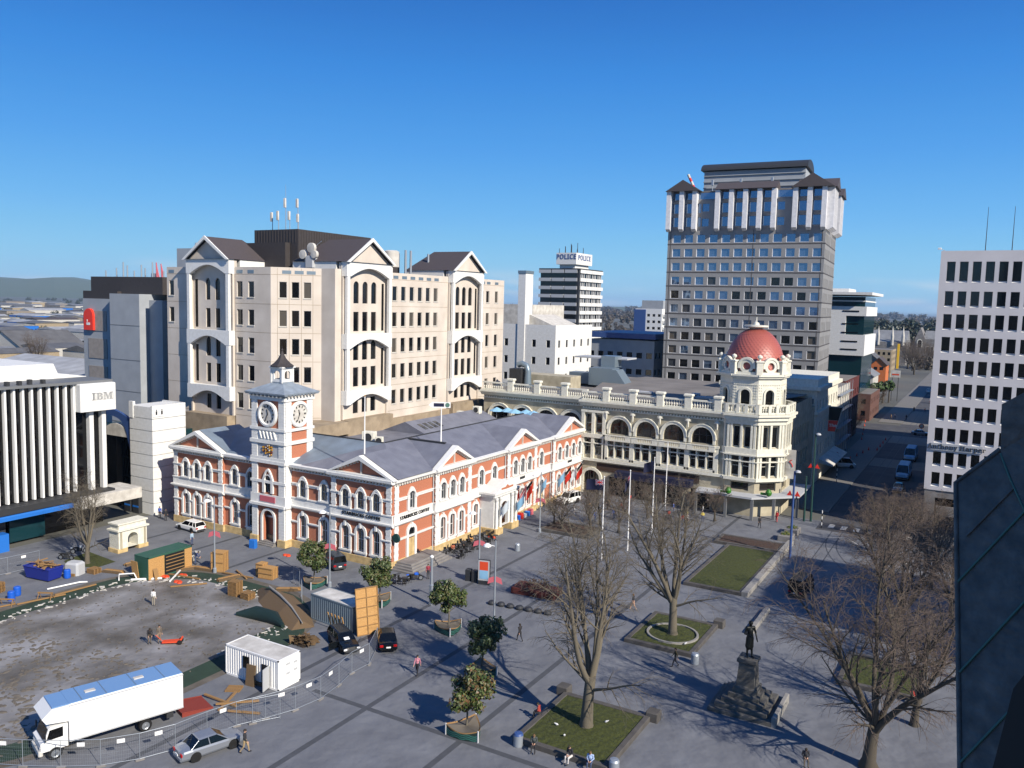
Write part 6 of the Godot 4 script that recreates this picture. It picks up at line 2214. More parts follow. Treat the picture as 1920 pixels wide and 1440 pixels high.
func bare_tree(h: float, spread: float, sd: int, stem: float, droop: float, dense := 1.0) -> Array:
	var r := RandomNumberGenerator.new()
	r.seed = sd
	var wood := MB.new()
	var fine := MB.new()
	var todo := []
	var tr := h * 0.024
	var top := Vector3(r.randf_range(-0.25, 0.25), stem, r.randf_range(-0.25, 0.25))
	wood.path([Vector3(0, -0.2, 0), Vector3(0, 0.3, 0), Vector3(top.x * 0.3, stem * 0.5, top.z * 0.3), top], [tr * 1.8, tr * 1.2, tr, tr * 0.95], 9)
	var n0 := 6 + sd % 2
	for i in n0:
		var a := TAU * (i + r.randf() * 0.6) / n0
		var lean := (r.randf_range(0.18, 0.6) if i else 0.08) * spread
		todo.append([top - Vector3(0, r.randf() * stem * 0.3, 0), Vector3(cos(a) * lean, 1.0, sin(a) * lean).normalized(), (h - stem) * r.randf_range(0.72, 0.95), tr * r.randf_range(0.42, 0.66), 1])
	for i in 3:
		var a := TAU * (i + r.randf()) / 3.0
		todo.append([top * (0.72 + 0.1 * i), Vector3(cos(a), 0.45, sin(a)).normalized(), h * r.randf_range(0.24, 0.34), tr * 0.34, 2])
	while todo.size():
		var q: Array = todo.pop_back()
		var lv: int = q[4]
		var segs: int = [0, 9, 6, 4, 3][lv]
		var pts := [q[0]]
		var rad := [q[3]]
		var d: Vector3 = q[1]
		var p: Vector3 = q[0]
		var bend := Vector3(r.randf_range(-1, 1), 0, r.randf_range(-1, 1)) * 0.05
		for s in segs:
			var f := (s + 1.0) / segs
			d = (d + bend + Vector3(r.randf_range(-1, 1), r.randf_range(-0.7, 0.7), r.randf_range(-1, 1)) * [0.0, 0.11, 0.17, 0.2, 0.22][lv]
				+ Vector3.UP * [0.0, 0.04, 0.07 - droop * 0.25 * f, -droop * 0.7, -droop][lv]).normalized()
			p += d * q[2] / segs
			pts.append(p)
			rad.append(maxf(q[3] * (1.0 - 0.8 * f), 0.009))
		if lv <= 2: wood.path(pts, rad, 6 if lv == 1 else 5, false)
		else: fine.path(pts, rad, 4 if lv == 3 else 3, false)
		if lv >= 4: continue
		var kids := int([0, 10, 7, 5][lv] * dense + 0.5)
		for k in kids:
			var f := clampf(lerpf(0.28 if lv == 1 else 0.15, 1.0, (k + r.randf()) / kids), 0.0, 0.999)
			var ix := f * segs
			var at: Vector3 = pts[int(ix)].lerp(pts[int(ix) + 1], ix - int(ix))
			var dd: Vector3 = (pts[int(ix) + 1] - pts[int(ix)]).normalized()
			var side := dd.cross(Vector3(r.randf_range(-1, 1), r.randf_range(-1, 1), r.randf_range(-1, 1))).normalized()
			var nd := (dd * r.randf_range(0.7, 1.1) + side * r.randf_range(0.5, 0.95)).normalized()
			if lv == 1 and nd.y < 0.0: nd.y *= -0.3
			var l: float = q[2] * r.randf_range(0.28, 0.46) * (1.25 - 0.65 * f) if lv == 1 else q[2] * r.randf_range(0.36, 0.6) * (1.15 - 0.4 * f)
			todo.append([at, nd, l, maxf(q[3] * (1.0 - 0.8 * f) * 0.55, 0.01), lv + 1])
	return [wood.mesh(), fine.mesh()]

func leafy_crown(rx: float, ry: float, n: int, size: float, sd: int, greens: Array) -> Mesh:
	var r := RandomNumberGenerator.new()
	r.seed = sd
	var mb := MB.new()
	mb.tint = true
	var clumps := []
	for i in 26:
		var v := Vector3(r.randfn(), r.randfn(), r.randfn()).normalized() * pow(r.randf(), 0.4)
		clumps.append([Vector3(v.x * rx * 0.78, v.y * ry * 0.8, v.z * rx * 0.78), r.randf_range(0.2, 0.36) * rx])
	for i in n:
		var c: Array = clumps[r.randi() % clumps.size()]
		var d := Vector3(r.randfn(), r.randfn(), r.randfn()).normalized()
		var p: Vector3 = c[0] + d * c[1] * pow(r.randf(), 0.45)
		var nn := (d + Vector3(r.randf_range(-1, 1), r.randf_range(-0.2, 1.2), r.randf_range(-1, 1)) * 0.8).normalized()
		var t := nn.cross(Vector3(r.randf_range(-1, 1), r.randf_range(-1, 1), r.randf_range(-1, 1))).normalized()
		var s := nn.cross(t)
		var l := size * r.randf_range(0.7, 1.25)
		var w := l * 0.34
		mb.col = greens[r.randi() % greens.size()]
		var fold := nn * l * 0.1
		mb.tri(p - t * l * 0.5, p + s * w - fold, p + t * l * 0.5)
		mb.tri(p - t * l * 0.5, p + t * l * 0.5, p - s * w - fold)
	return mb.mesh()

func planter(b: Node3D, s: float) -> void:
	var n := 12
	var rim := []
	for k in 3:
		var a0 := TAU * k / 3.0 + PI / 2
		var a1 := TAU * (k + 1) / 3.0 + PI / 2
		var p0 := Vector3(cos(a0), 0, sin(a0)) * 1.75 * s
		var p1 := Vector3(cos(a1), 0, sin(a1)) * 1.75 * s
		var mid := (p0 + p1) * 0.5
		for i in n:
			var f := float(i) / n
			var p := p0.lerp(p1, f) + mid.normalized() * sin(f * PI) * 0.28 * s
			p.y = (0.95 - 0.32 * sin(f * PI)) * s
			rim.append(p)
	var mb := MB.new()
	var top := MB.new()
	var cap := MB.new()
	var wave := MB.new()
	var m := rim.size()
	for i in m:
		var a: Vector3 = rim[i]
		var c: Vector3 = rim[(i + 1) % m]
		var a0 := Vector3(a.x, 0, a.z)
		var c0 := Vector3(c.x, 0, c.z)
		mb.quad(a0, a, c, c0)
		top.tri(Vector3(0, 0.75 * s, 0), c * 0.94 + Vector3(0, 0.0, 0), a * 0.94)
		cap.quad(a * 0.93, a * 1.02 + Vector3(0, 0.03, 0), c * 1.02 + Vector3(0, 0.03, 0), c * 0.93)
		cap.quad(a * 1.02 + Vector3(0, 0.03, 0), a * 1.02 - Vector3(0, 0.06, 0), c * 1.02 - Vector3(0, 0.06, 0), c * 1.02 + Vector3(0, 0.03, 0))
		var o := Vector3((a.x + c.x), 0, (a.z + c.z)).normalized() * 0.02
		for j in 3:
			var y := (0.14 + j * 0.17) * s
			var wv := 0.05 * s
			var y0 := y + (wv if i % 4 in [0, 3] else -wv)
			var y1 := y + (wv if (i + 1) % 4 in [0, 3] else -wv)
			wave.quad(Vector3(a.x, y0, a.z) + o, Vector3(a.x, y0 + 0.07 * s, a.z) + o, Vector3(c.x, y1 + 0.07 * s, c.z) + o, Vector3(c.x, y1, c.z) + o)
	loc("tub", mb, M.planter_green, b)
	loc("soil", top, M.mud, b)
	loc("rim", cap, M.timber, b)
	loc("wave_pattern", wave, M.planter_wave, b)
	for k in 3:
		var q: Vector3 = rim[k * n]
		var pst := MB.new()
		pst.bbox(Vector3(q.x - 0.06, 0, q.z - 0.06), Vector3(q.x + 0.06, q.y + 0.04, q.z + 0.06), 0.015)
		loc("corner_post", pst, M.light_grey, b)

func trees() -> void:
	var kinds := [bare_tree(17.4, 1.45, 12, 4.0, 0.2, 1.1), bare_tree(16.0, 1.5, 23, 3.8, 0.16, 1.05), bare_tree(16.8, 1.45, 31, 3.2, 0.18, 1.15), bare_tree(8.0, 1.2, 44, 2.0, 0.08, 0.9), bare_tree(5.2, 1.2, 57, 1.3, 0.06, 0.8)]
	var spots := [
		[-24.3, -54.8, 0, 1.0, 0.4, "tall bare tree on the square lawn beside seated people", ""],
		[-24.7, -75.5, 1, 1.0, 1.2, "broad bare tree on the lawn ringed by a low round kerb", ""],
		[-5.3, -61.0, 2, 1.0, 2.0, "spreading bare tree with brown twigs beside the bronze statue", ""],
		[-5.6, -86.0, 2, 0.85, 4.1, "brown-twigged bare tree over the lawn by the roadway", ""],
		[1.5, -80.0, 1, 0.8, 2.5, "reddish bare tree behind the dark roof slope", ""],
		[-3.0, -69.5, 1, 0.7, 5.2, "smaller bare tree behind the spreading one by the statue", ""],
		[-91.0, -58.0, 0, 0.62, 0.9, "slim bare tree on the patch of grass by the finned office", ""],
	]
	for i in spots.size():
		var q: Array = spots[i]
		var o := thing("bare_tree", q[5], "tree", Vector3(q[0], 0.3 if i < 5 else 0.0, q[1]), q[4])
		o.scale = Vector3.ONE * q[3]
		put("trunk", kinds[q[2]][0], M.bark_pale if i in [0, 1, 6] else M.bark, o)
		put("crown", kinds[q[2]][1], M.twig if i in [0, 1, 6] else M.twig_red, o)
	var small := [[-46.5, -104.0, 3, 1.0], [-50.5, -103.0, 4, 1.1], [-43.5, -107.0, 4, 1.2], [-47.5, -109.5, 3, 0.85], [-53.0, -105.5, 4, 1.0], [-40.5, -113.0, 3, 0.9], [-37.5, -118.0, 4, 1.2], [-43.0, -117.0, 3, 0.8], [-34.0, -121.5, 4, 1.05], [-36.5, -105.5, 4, 0.9], [-48.0, -119.5, 4, 1.1]]
	for i in small.size():
		var q: Array = small[i]
		var o := thing("young_bare_tree", "small bare brown-twigged tree among the flagpoles before the theatre", "tree", Vector3(q[0], 0.3, q[1]), i * 1.7, "young trees by the flagpoles")
		o.scale = Vector3.ONE * q[3]
		put("trunk", kinds[q[2]][0], M.bark, o)
		put("crown", kinds[q[2]][1], M.twig_red, o)
	var mouth := [[-9.6, -118.5, 2, 0.55], [-5.0, -115.5, 1, 0.6], [-4.0, -106.0, 1, 0.62], [-10.5, -126.0, 1, 0.5], [-6.5, -126.5, 2, 0.48], [-9.0, -103.0, 2, 0.6], [-1.5, -97.0, 1, 0.6]]
	for i in mouth.size():
		var q: Array = mouth[i]
		var o := thing("bare_tree", "bare reddish-brown tree of the dense grove below the gridded office", "tree", Vector3(q[0], 0, q[1]), i * 2.3, "grove below the gridded office")
		o.scale = Vector3.ONE * q[3]
		put("trunk", kinds[q[2]][0], M.bark, o)
		put("crown", kinds[q[2]][1], M.twig_red, o)
	var far := [[-31, -246, 3, 1.3], [-33, -256, 3, 1.2], [-30, -290, 3, 1.1], [-36, -305, 3, 1.3], [-29, -228, 4, 1.4], [-62, -240, 2, 1.0], [-69, -250, 1, 1.0], [-75, -245, 2, 0.9], [-33, -480, 2, 1.0], [-36, -510, 1, 1.1], [-31, -540, 2, 1.1], [-40, -530, 1, 1.2], [-120, -330, 2, 1.0], [-128, -345, 1, 1.1], [-150, -380, 2, 1.1], [-320, -186, 1, 1.1]]
	for i in far.size():
		var q: Array = far[i]
		var o := thing("street_tree", "bare brown street tree beyond the crossing" if i < 12 else "bare brown tree standing among distant buildings", "tree", Vector3(q[0], 0, q[1]), i * 2.3, "far street trees")
		o.scale = Vector3.ONE * q[3]
		put("trunk", kinds[q[2]][0], M.bark, o)
		put("crown", kinds[q[2]][1], M.twig_red, o)
	for i in 4:
		var o := thing("cabbage_palm", "shaggy green palm in front of the double-gabled house", "tree", Vector3(-34.5 + i * 1.6, 0, -310.0 - i * 4.0), i, "palms along the street")
		var mb := MB.new()
		mb.tube(Vector3.ZERO, Vector3(0, 5.0, 0), 0.3, 0.22, 7)
		loc("trunk", mb, M.bark, o)
		put("crown", leafy_crown(2.2, 2.0, 500, 1.3, 70 + i, [Color(0.05, 0.08, 0.02), Color(0.07, 0.11, 0.03), Color(0.04, 0.06, 0.02)]), M.leaf, o, Transform3D(Basis(), Vector3(0, 6.0, 0)))
	var greens := [Color(0.022, 0.032, 0.016), Color(0.03, 0.042, 0.02), Color(0.042, 0.05, 0.028), Color(0.05, 0.045, 0.03)]
	var clump := [leafy_crown(7.0, 8.0, 900, 2.2, 5, greens), leafy_crown(8.0, 6.0, 900, 2.2, 6, greens)]
	var brown := leafy_crown(6.0, 6.0, 700, 1.5, 8, [Color(0.09, 0.075, 0.06), Color(0.075, 0.065, 0.05), Color(0.11, 0.09, 0.07)])
	var r := RandomNumberGenerator.new()
	r.seed = 55
	var mass := func(called: String, mesh: Mesh, pts: Array) -> void:
		var mm := MultiMesh.new()
		mm.transform_format = MultiMesh.TRANSFORM_3D
		mm.mesh = mesh
		mm.instance_count = pts.size()
		for i in pts.size():
			mm.set_instance_transform(i, Transform3D(Basis(Vector3.UP, r.randf() * TAU).scaled(Vector3.ONE * pts[i][1]), pts[i][0]))
		var o := MultiMeshInstance3D.new()
		o.name = numbered(called)
		o.multimesh = mm
		o.material_override = M.leaf
		add_child(o)
		stuff(o)
		o.set_meta("label", {"park_wood": "dark evergreen wood of the park at the end of the street", "bare_wood": "brown leafless woods among the distant streets", "town_trees": "dark trees scattered through the far low town"}[called])
		o.set_meta("category", "wood")
	var a := []
	for i in 420:
		var z := -r.randf_range(690, 1250)
		a.append([Vector3(-r.randf_range(-160, 260) * absf(z) / 800.0, r.randf_range(8, 15), z), r.randf_range(0.9, 1.6)])
	mass.call("park_wood", clump[0], a)
	a = []
	for i in 420:
		var z := -r.randf_range(520, 1300)
		var x := -r.randf_range(30, 760) * absf(z) / 900.0
		a.append([Vector3(x, r.randf_range(2.5, 6), z), r.randf_range(0.7, 1.2)])
	for i in 700:
		var z := -1300.0 * pow(4.0, r.randf())
		a.append([Vector3(-r.randf_range(-0.15, 0.95) * absf(z), r.randf_range(4, 9), z), r.randf_range(1.2, 2.0) * absf(z) / 1500.0])
	mass.call("bare_wood", brown, a)
	a = []
	for i in 900:
		var d := 420.0 * pow(9.0, r.randf())
		var az := deg_to_rad(r.randf_range(24.0, 66.0))
		a.append([Vector3(-cos(az) * d, r.randf_range(1.0, 3.5), -sin(az) * d), r.randf_range(0.35, 0.75) * (1.0 + d / 3500.0)])
	mass.call("town_trees", clump[1], a)
	var leafg := [Color(0.05, 0.075, 0.015), Color(0.06, 0.085, 0.018), Color(0.035, 0.055, 0.012), Color(0.045, 0.065, 0.014), Color(0.085, 0.075, 0.024), Color(0.10, 0.11, 0.04)]
	var tubs := [[-63.6, -67.2, 1.0, 3.3, 0.2, "magnolia in a tub standing by the post office corner pavilion"], [-54.1, -67.0, 1.0, 3.2, 0.5, "magnolia in a tub behind the grey container"], [-43.8, -64.9, 1.0, 3.3, 0.35, "magnolia in a tub between the lamp posts and the black car"], [-36.2, -58.9, 0.95, 3.3, 1.3, "magnolia in a tub, leaves tinted darker for shade, partly in the tall tree's shadow"], [-31.7, -49.6, 1.0, 3.3, 0.8, "bronze-tinted magnolia in a tub on the open paving"]]
	for i in tubs.size():
		var q: Array = tubs[i]
		var o := thing("magnolia_tub", q[5], "potted tree", Vector3(q[0], 0, q[1]), q[4] + 0.35, "magnolias in painted tubs")
		planter(o, q[2] * 0.88)
		var mb := MB.new()
		mb.path([Vector3(0, 0.5, 0), Vector3(0.05, 1.5, 0.02), Vector3(-0.03, 2.4, 0.0), Vector3(0.0, 3.6, 0.05)], [0.09, 0.075, 0.07, 0.04], 7)
		for k in 7:
			var an := k * 2.4
			mb.path([Vector3(0, 1.9 + k * 0.22, 0), Vector3(cos(an) * 0.7, 2.4 + k * 0.22, sin(an) * 0.7), Vector3(cos(an) * 1.25, 2.6 + k * 0.24, sin(an) * 1.25)], [0.045, 0.035, 0.015], 5)
		loc("trunk", mb, M.bark_pale, o)
		var pal := leafg if i != 3 else [Color(0.035, 0.055, 0.016), Color(0.045, 0.07, 0.02), Color(0.03, 0.045, 0.013)]  # darker leaf greens put the tall tree's shadow into this crown
		if i == 4: pal = leafg + [Color(0.11, 0.055, 0.018), Color(0.10, 0.07, 0.024)]
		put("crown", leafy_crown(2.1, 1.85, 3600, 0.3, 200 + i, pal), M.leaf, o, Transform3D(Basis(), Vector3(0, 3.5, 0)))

func square_furniture() -> void:
	var mb: MB
	var lp := [[-61.9, -67.9, 9.0, "grey lamp post by the post office, next to the parked dark four-wheel drive"], [-76.1, -64.1, 9.0, "grey lamp post rising beside the upright plywood crate"], [-40.9, -68.7, 8.6, "pale grey lamp post next to the lone dark-dressed walker's path"], [-48.9, -78.5, 8.6, "grey lamp post behind the advertising panel by the café"], [-53.0, -101.0, 8.6, "grey lamp post opposite the parked white off-road car"]]
	for q in lp:
		var o := thing("lamp_post", q[3], "lamp post", Vector3(q[0], 0, q[1]), 0.4, "lamp posts of the square")
		mb = MB.new()
		mb.tube(Vector3.ZERO, Vector3(0, q[2], 0), 0.11, 0.075, 8)
		mb.lathe([Vector2(0.24, 0), Vector2(0.22, 0.5), Vector2(0.12, 0.6)], 8)
		loc("post", mb, M.galvanised, o)
		mb = MB.new()
		mb.tube(Vector3(0, q[2] - 0.6, 0), Vector3(-0.75, q[2] - 0.45, 0), 0.04, 0.04, 6)
		mb.lathe([Vector2(0.42, -0.08), Vector2(0.36, 0.06), Vector2(0.18, 0.2), Vector2(0.0, 0.24)], 12, Transform3D(Basis(), Vector3(-0.85, q[2] - 0.55, 0)))
		loc("lamp_hood", mb, M.white_gloss, o)
		for s in [-1.0, 1.0]:
			mb = MB.new()
			mb.prism(PackedVector2Array([Vector2(s * 0.1, 4.4), Vector2(s * 0.75, 4.15), Vector2(s * 0.62, 4.75), Vector2(s * 0.1, 4.95)]), -0.02, 0.02)
			loc("pennant", mb, M.pink, o)
	var st := thing("ball_lamp", "short grey post with a small round lamp near the café steps", "lamp post", Vector3(-49.3, 0, -69.7))
	mb = MB.new()
	mb.tube(Vector3.ZERO, Vector3(0, 5.0, 0), 0.16, 0.14, 8)
	mb.bbox(Vector3(-0.2, 0, -0.2), Vector3(0.2, 2.2, 0.2), 0.05)
	loc("post", mb, M.galvanised, st)
	mb = MB.new()
	mb.lathe([Vector2(0, -0.22), Vector2(0.2, -0.1), Vector2(0.22, 0.05), Vector2(0.0, 0.22)], 10, Transform3D(Basis(), Vector3(0, 5.2, 0)))
	loc("globe", mb, M.white_gloss, st)
	var fl := [[-40.5, -94.2, 10.6, "union", "flagpole with a blue ensign, first in the row from the lawn"], [-39.3, -99.9, 10.6, "union2", "flagpole with a limp blue ensign, second in the row"], [-39.6, -109.7, 10.8, "blue", "flagpole with a plain dark blue flag, third in the row"], [-41.5, -120.5, 11.2, "dark", "flagpole with a drooping dark flag, closest to the theatre"]]
	for q in fl:
		var o := thing("flagpole", q[4], "flagpole", Vector3(q[0], 0, q[1]), 0.0, "flagpoles of the square")
		mb = MB.new()
		mb.tube(Vector3.ZERO, Vector3(0, q[2], 0), 0.1, 0.06, 8)
		mb.lathe([Vector2(0, q[2]), Vector2(0.11, q[2] + 0.1), Vector2(0, q[2] + 0.22)], 8)
		loc("pole", mb, M.white_gloss, o)
		flag(o, q[2], q[3])
	statue()
	for q in [[-27.6, -50.2, "steel litter bin with a blue lid at the lawn corner beside a standing man"], [-21.0, -70.9, "shiny steel litter bin at the corner of the ringed tree's lawn"], [-20.3, -50.7, "steel litter bin at the lawn corner close to the man in blue"], [-51.2, -91.5, "square grey litter bin out on the paving before the post office"]]:
		var o := thing("litter_bin", q[2], "bin", Vector3(q[0], 0, q[1]))
		mb = MB.new()
		mb.lathe([Vector2(0.34, 0), Vector2(0.36, 0.05), Vector2(0.36, 0.85), Vector2(0.3, 0.92)], 14)
		loc("drum", mb, M.galvanised, o)
		mb = MB.new()
		mb.lathe([Vector2(0.37, 0.86), Vector2(0.3, 1.0), Vector2(0.0, 1.04)], 14)
		loc("lid", mb, M.steel_blue if q[0] < -27.0 and q[0] > -28.0 else M.galvanised, o)
	for q in [[-28.4, -59.3, "dark stone block at the far corner of the lawn with the tall tree"], [-20.6, -59.2, "dark stone block ending the lawn wall toward the statue"], [-21.6, -80.8, "dark stone block at the corner of the ringed tree's lawn"]]:
		mb = MB.new()
		mb.bbox(Vector3(-0.5, 0, -0.5), Vector3(0.5, 0.75, 0.5), 0.06)
		single("stone_block", mb, M.bed_stone, q[2], "block", Vector3(q[0], 0, q[1]))
	var ring := MB.new()
	for k in 28:
		var a := TAU * k / 28.0
		var c := TAU * (k + 1) / 28.0
		ring.prism(PackedVector2Array([Vector2(cos(a), sin(a)) * 2.3, Vector2(cos(c), sin(c)) * 2.3, Vector2(cos(c), sin(c)) * 2.5, Vector2(cos(a), sin(a)) * 2.5]), 0.3, 0.52, Transform3D(Basis(Vector3.RIGHT, -PI / 2), Vector3.ZERO))
	single("kerb_ring", ring, M.kerb, "round pale kerb circling the broad bare tree's trunk", "kerb", Vector3(-24.7, 0, -75.5))
	var ad := thing("advertising_panel", "upright street advertising panel with a red and blue poster", "sign", Vector3(-48.0, 0, -78.2), deg_to_rad(15))
	mb = MB.new()
	mb.bbox(Vector3(-0.7, 0, -0.18), Vector3(0.7, 2.9, 0.18), 0.05)
	loc("case", mb, M.dark_grey, ad)
	mb = MB.new()
	mb.box(Vector3(-0.66, 0.5, 0.18), Vector3(0.66, 2.85, 0.2))
	loc("frame", mb, M.light_grey, ad)
	mb = MB.new()
	mb.box(Vector3(-0.5, 0.7, 0.2), Vector3(0.5, 1.7, 0.215))
	loc("poster_blue", mb, M.banner_blue, ad)
	mb = MB.new()
	mb.box(Vector3(-0.5, 1.7, 0.2), Vector3(0.5, 2.7, 0.215))
	loc("poster_red", mb, M.orange, ad)
	for k in 2:
		mb = MB.new()
		mb.bbox(Vector3(-0.35, 0, -0.35), Vector3(0.35, 1.35, 0.35), 0.06)
		single("bin_cabinet", mb, M.dark_grey, "dark bin cabinet beside the advertising panel, one of a pair", "bin", Vector3(-50.2 + k * 0.85, 0, -78.4), 0.2, "bin cabinets by the panel")
	var chair := MB.new()
	chair.box(Vector3(-0.2, 0.43, -0.2), Vector3(0.2, 0.47, 0.2)); chair.box(Vector3(-0.2, 0.47, -0.22), Vector3(0.2, 0.88, -0.18))
	for x in [-0.18, 0.18]:
		for z in [-0.18, 0.18]: chair.tube(Vector3(x, 0, z), Vector3(x, 0.44, z), 0.018, 0.018, 4)
	var cm := chair.mesh()
	var top := MB.new()
	top.lathe([Vector2(0, 0.7), Vector2(0.36, 0.7), Vector2(0.36, 0.73), Vector2(0, 0.735)], 12)
	var leg := MB.new()
	leg.tube(Vector3.ZERO, Vector3(0, 0.7, 0), 0.03, 0.03, 6); leg.lathe([Vector2(0.26, 0), Vector2(0.24, 0.04), Vector2(0.03, 0.07)], 10)
	var tm := top.mesh()
	var lm := leg.mesh()
	var r := RandomNumberGenerator.new()
	r.seed = 21
	for i in 9:
		for j in 2:
			var x := -57.9 + j * 1.9 + r.randf_range(-0.2, 0.2)
			var z := -84.6 - i * 1.55 + r.randf_range(-0.2, 0.2)
			if i > 6 and j == 1: continue
			var t := thing("cafe_table", "small round dark café table outside the post office", "table", Vector3(x, 0, z), 0.0, "café tables")
			put("table_top", tm, M.dark_grey, t)
			put("pedestal", lm, M.black, t)
			for k in 2 + (i + j) % 2:
				var a := r.randf() * TAU
				var c := put(numbered("cafe_chair"), cm, M.black, self, Transform3D(Basis(Vector3.UP, -a - PI / 2), Vector3(x + cos(a) * 0.62, 0, z + sin(a) * 0.62)))
				c.set_meta("label", "black café chair at the tables outside the post office"); c.set_meta("category", "chair"); c.set_meta("group", "café chairs")
	for q in [[-56.6, -72.6], [-55.6, -73.3], [-57.6, -72.0]]:
		var t := thing("cafe_table", "small round dark café table near the corner steps", "table", Vector3(q[0], 0, q[1]), 0.0, "café tables")
		put("table_top", tm, M.dark_grey, t); put("pedestal", lm, M.black, t)
		for k in 3:
			var a = k * 2.1 + q[0]
			var c := put(numbered("cafe_chair"), cm, M.black, self, Transform3D(Basis(Vector3.UP, -a - PI / 2), Vector3(q[0] + cos(a) * 0.6, 0, q[1] + sin(a) * 0.6)))
			c.set_meta("label", "black café chair by the corner steps"); c.set_meta("category", "chair"); c.set_meta("group", "café chairs")
	var box := thing("timber_planter", "low brown timber bed of bare shrubs on the paving", "planter", Vector3(-41.6, 0, -79.0), 0.1)
	mb = MB.new()
	mb.bbox(Vector3(-2.6, 0, -1.3), Vector3(2.6, 0.7, 1.3), 0.06)
	loc("box", mb, M.brick_dark, box)
	put("shrubs", leafy_crown(2.2, 0.7, 400, 0.25, 31, [Color(0.08, 0.05, 0.035), Color(0.06, 0.045, 0.03)]), M.leaf, box, Transform3D(Basis(), Vector3(0, 0.9, 0)))
	for k in 7:
		mb = MB.new()
		mb.lathe([Vector2(0.42, 0), Vector2(0.46, 0.2), Vector2(0.3, 0.38), Vector2(0, 0.42)], 8)
		single("stone_bollard", mb, M.dark_grey, "low rounded dark stone in the row across the paving", "bollard", Vector3(-44.0 + k * 1.05, 0, -73.4 - k * 0.12), k, "low stones in a row")
	for q in [[-22.7, -121.6, "raised flower box with yellow-green plants closest to the theatre corner"], [-22.7, -117.5, "raised flower box with yellow-green plants next to the blue post"]]:
		var o := thing("flower_box", q[2], "planter", Vector3(q[0], 0, q[1]))
		mb = MB.new()
		mb.bbox(Vector3(-0.95, 0, -1.2), Vector3(0.95, 0.8, 1.2), 0.06)
		loc("box", mb, M.concrete, o)
		put("plants", leafy_crown(0.95, 0.35, 500, 0.16, 41, [Color(0.08, 0.12, 0.02), Color(0.2, 0.18, 0.02), Color(0.05, 0.09, 0.02)]), M.leaf, o, Transform3D(Basis(), Vector3(0, 0.85, 0)))
	for q in [[-20.4, -108.7, 11.5, "steel_blue", "tall blue post with lamps and red pennants at the road edge"], [-21.7, -130.2, 13.5, "lamp_green", "tall green post with red pennants at the street mouth"], [-22.6, -129.7, 7.0, "lamp_green", "shorter green post beside the tall green one"]]:
		var o := thing("road_post", q[4], "lamp post", Vector3(q[0], 0, q[1]))
		mb = MB.new()
		mb.tube(Vector3.ZERO, Vector3(0, q[2], 0), 0.17, 0.12, 8)
		loc("post", mb, M[q[3]], o)
		if q[2] > 8.0:
			mb = MB.new()
			mb.lathe([Vector2(0.4, -0.1), Vector2(0.3, 0.1), Vector2(0, 0.2)], 10, Transform3D(Basis(), Vector3(0.4, q[2], 0)))
			mb.tube(Vector3(0, q[2] - 0.2, 0), Vector3(0.4, q[2], 0), 0.05, 0.05, 5)
			loc("lamp_hood", mb, M.light_grey, o)
			for s in [-1.0, 1.0]:
				mb = MB.new()
				mb.prism(PackedVector2Array([Vector2(s * 0.15, 8.3), Vector2(s * 0.85, 8.25), Vector2(s * 0.45, 8.95)]), -0.03, 0.03)
				loc("pennant", mb, M.red_glow, o)
	for q in [[-19.6, -127.0], [-23.0, -163.0]]:
		var o := thing("striped_pole", "slim black and white striped crossing pole by the road", "pole", Vector3(q[0], 0, q[1]), 0.0, "striped poles")
		for k in 6:
			mb = MB.new()
			mb.tube(Vector3(0, k * 0.45, 0), Vector3(0, k * 0.45 + 0.45, 0), 0.07, 0.07, 6)
			loc("band", mb, M.white_gloss if k % 2 else M.black, o)
	var cone := MB.new()
	cone.lathe([Vector2(0.17, 0.03), Vector2(0.04, 0.7), Vector2(0.0, 0.72)], 8)
	var cbase := MB.new()
	cbase.box(Vector3(-0.22, 0, -0.22), Vector3(0.22, 0.035, 0.22))
	var com := cone.mesh()
	var cbm := cbase.mesh()
	var cones := []
	for k in 6: cones.append([-25.5 + 0.6 * k, -180.0 - k * 5.2])
	for k in 4: cones.append([-20.8, -207.0 - k * 6.0])
	for k in 6: cones.append([-26.0 - k * 0.9, -222.0 - k * 9.0])
	for q in cones:
		var o := thing("traffic_cone", "orange traffic cone of the roadworks along the street", "cone", Vector3(q[0], 0.13, q[1]), 0.0, "roadworks cones")
		put("cone", com, M.orange, o); put("base", cbm, M.black, o)
	for q in [[-25.2, -176.0, "round red-rimmed no-entry sign above the roadworks"], [-13.6, -236.0, "round red and white traffic sign at the far crossing"]]:
		var o := thing("traffic_sign", q[2], "sign", Vector3(q[0], 0.1, q[1]))
		mb = MB.new()
		mb.tube(Vector3.ZERO, Vector3(0, 3.0, 0), 0.05, 0.05, 6)
		loc("post", mb, M.galvanised, o)
		mb = MB.new()
		mb.lathe([Vector2(0.62, 0), Vector2(0.62, 0.05), Vector2(0.0, 0.05)], 18, Transform3D(Basis(Vector3.RIGHT, PI / 2), Vector3(0, 3.0, 0)))
		loc("disc", mb, M.red, o)
		mb = MB.new()
		mb.lathe([Vector2(0.44, 0.05), Vector2(0.44, 0.07), Vector2(0.0, 0.07)], 18, Transform3D(Basis(Vector3.RIGHT, PI / 2), Vector3(0, 3.0, 0)))
		loc("face", mb, M.white_worn, o)
	var bn := [[20.2, "banner_white"], [24.6, "banner_blue"], [27.4, "banner_red"], [29.4, "pink"], [31.4, "banner_red"], [35.8, "banner_blue"], [42.0, "banner_blue"], [44.6, "banner_red"], [46.6, "banner_white"], [49.0, "banner_red"]]
	var words := {"banner_white": "pale printed banner leaning out from the post office front", "banner_blue": "light blue printed banner leaning out from the post office front", "banner_red": "orange and black banner leaning out from the post office front", "pink": "dull pink banner leaning out from the post office front"}
	var N := face_n(-59.8, -76.6)
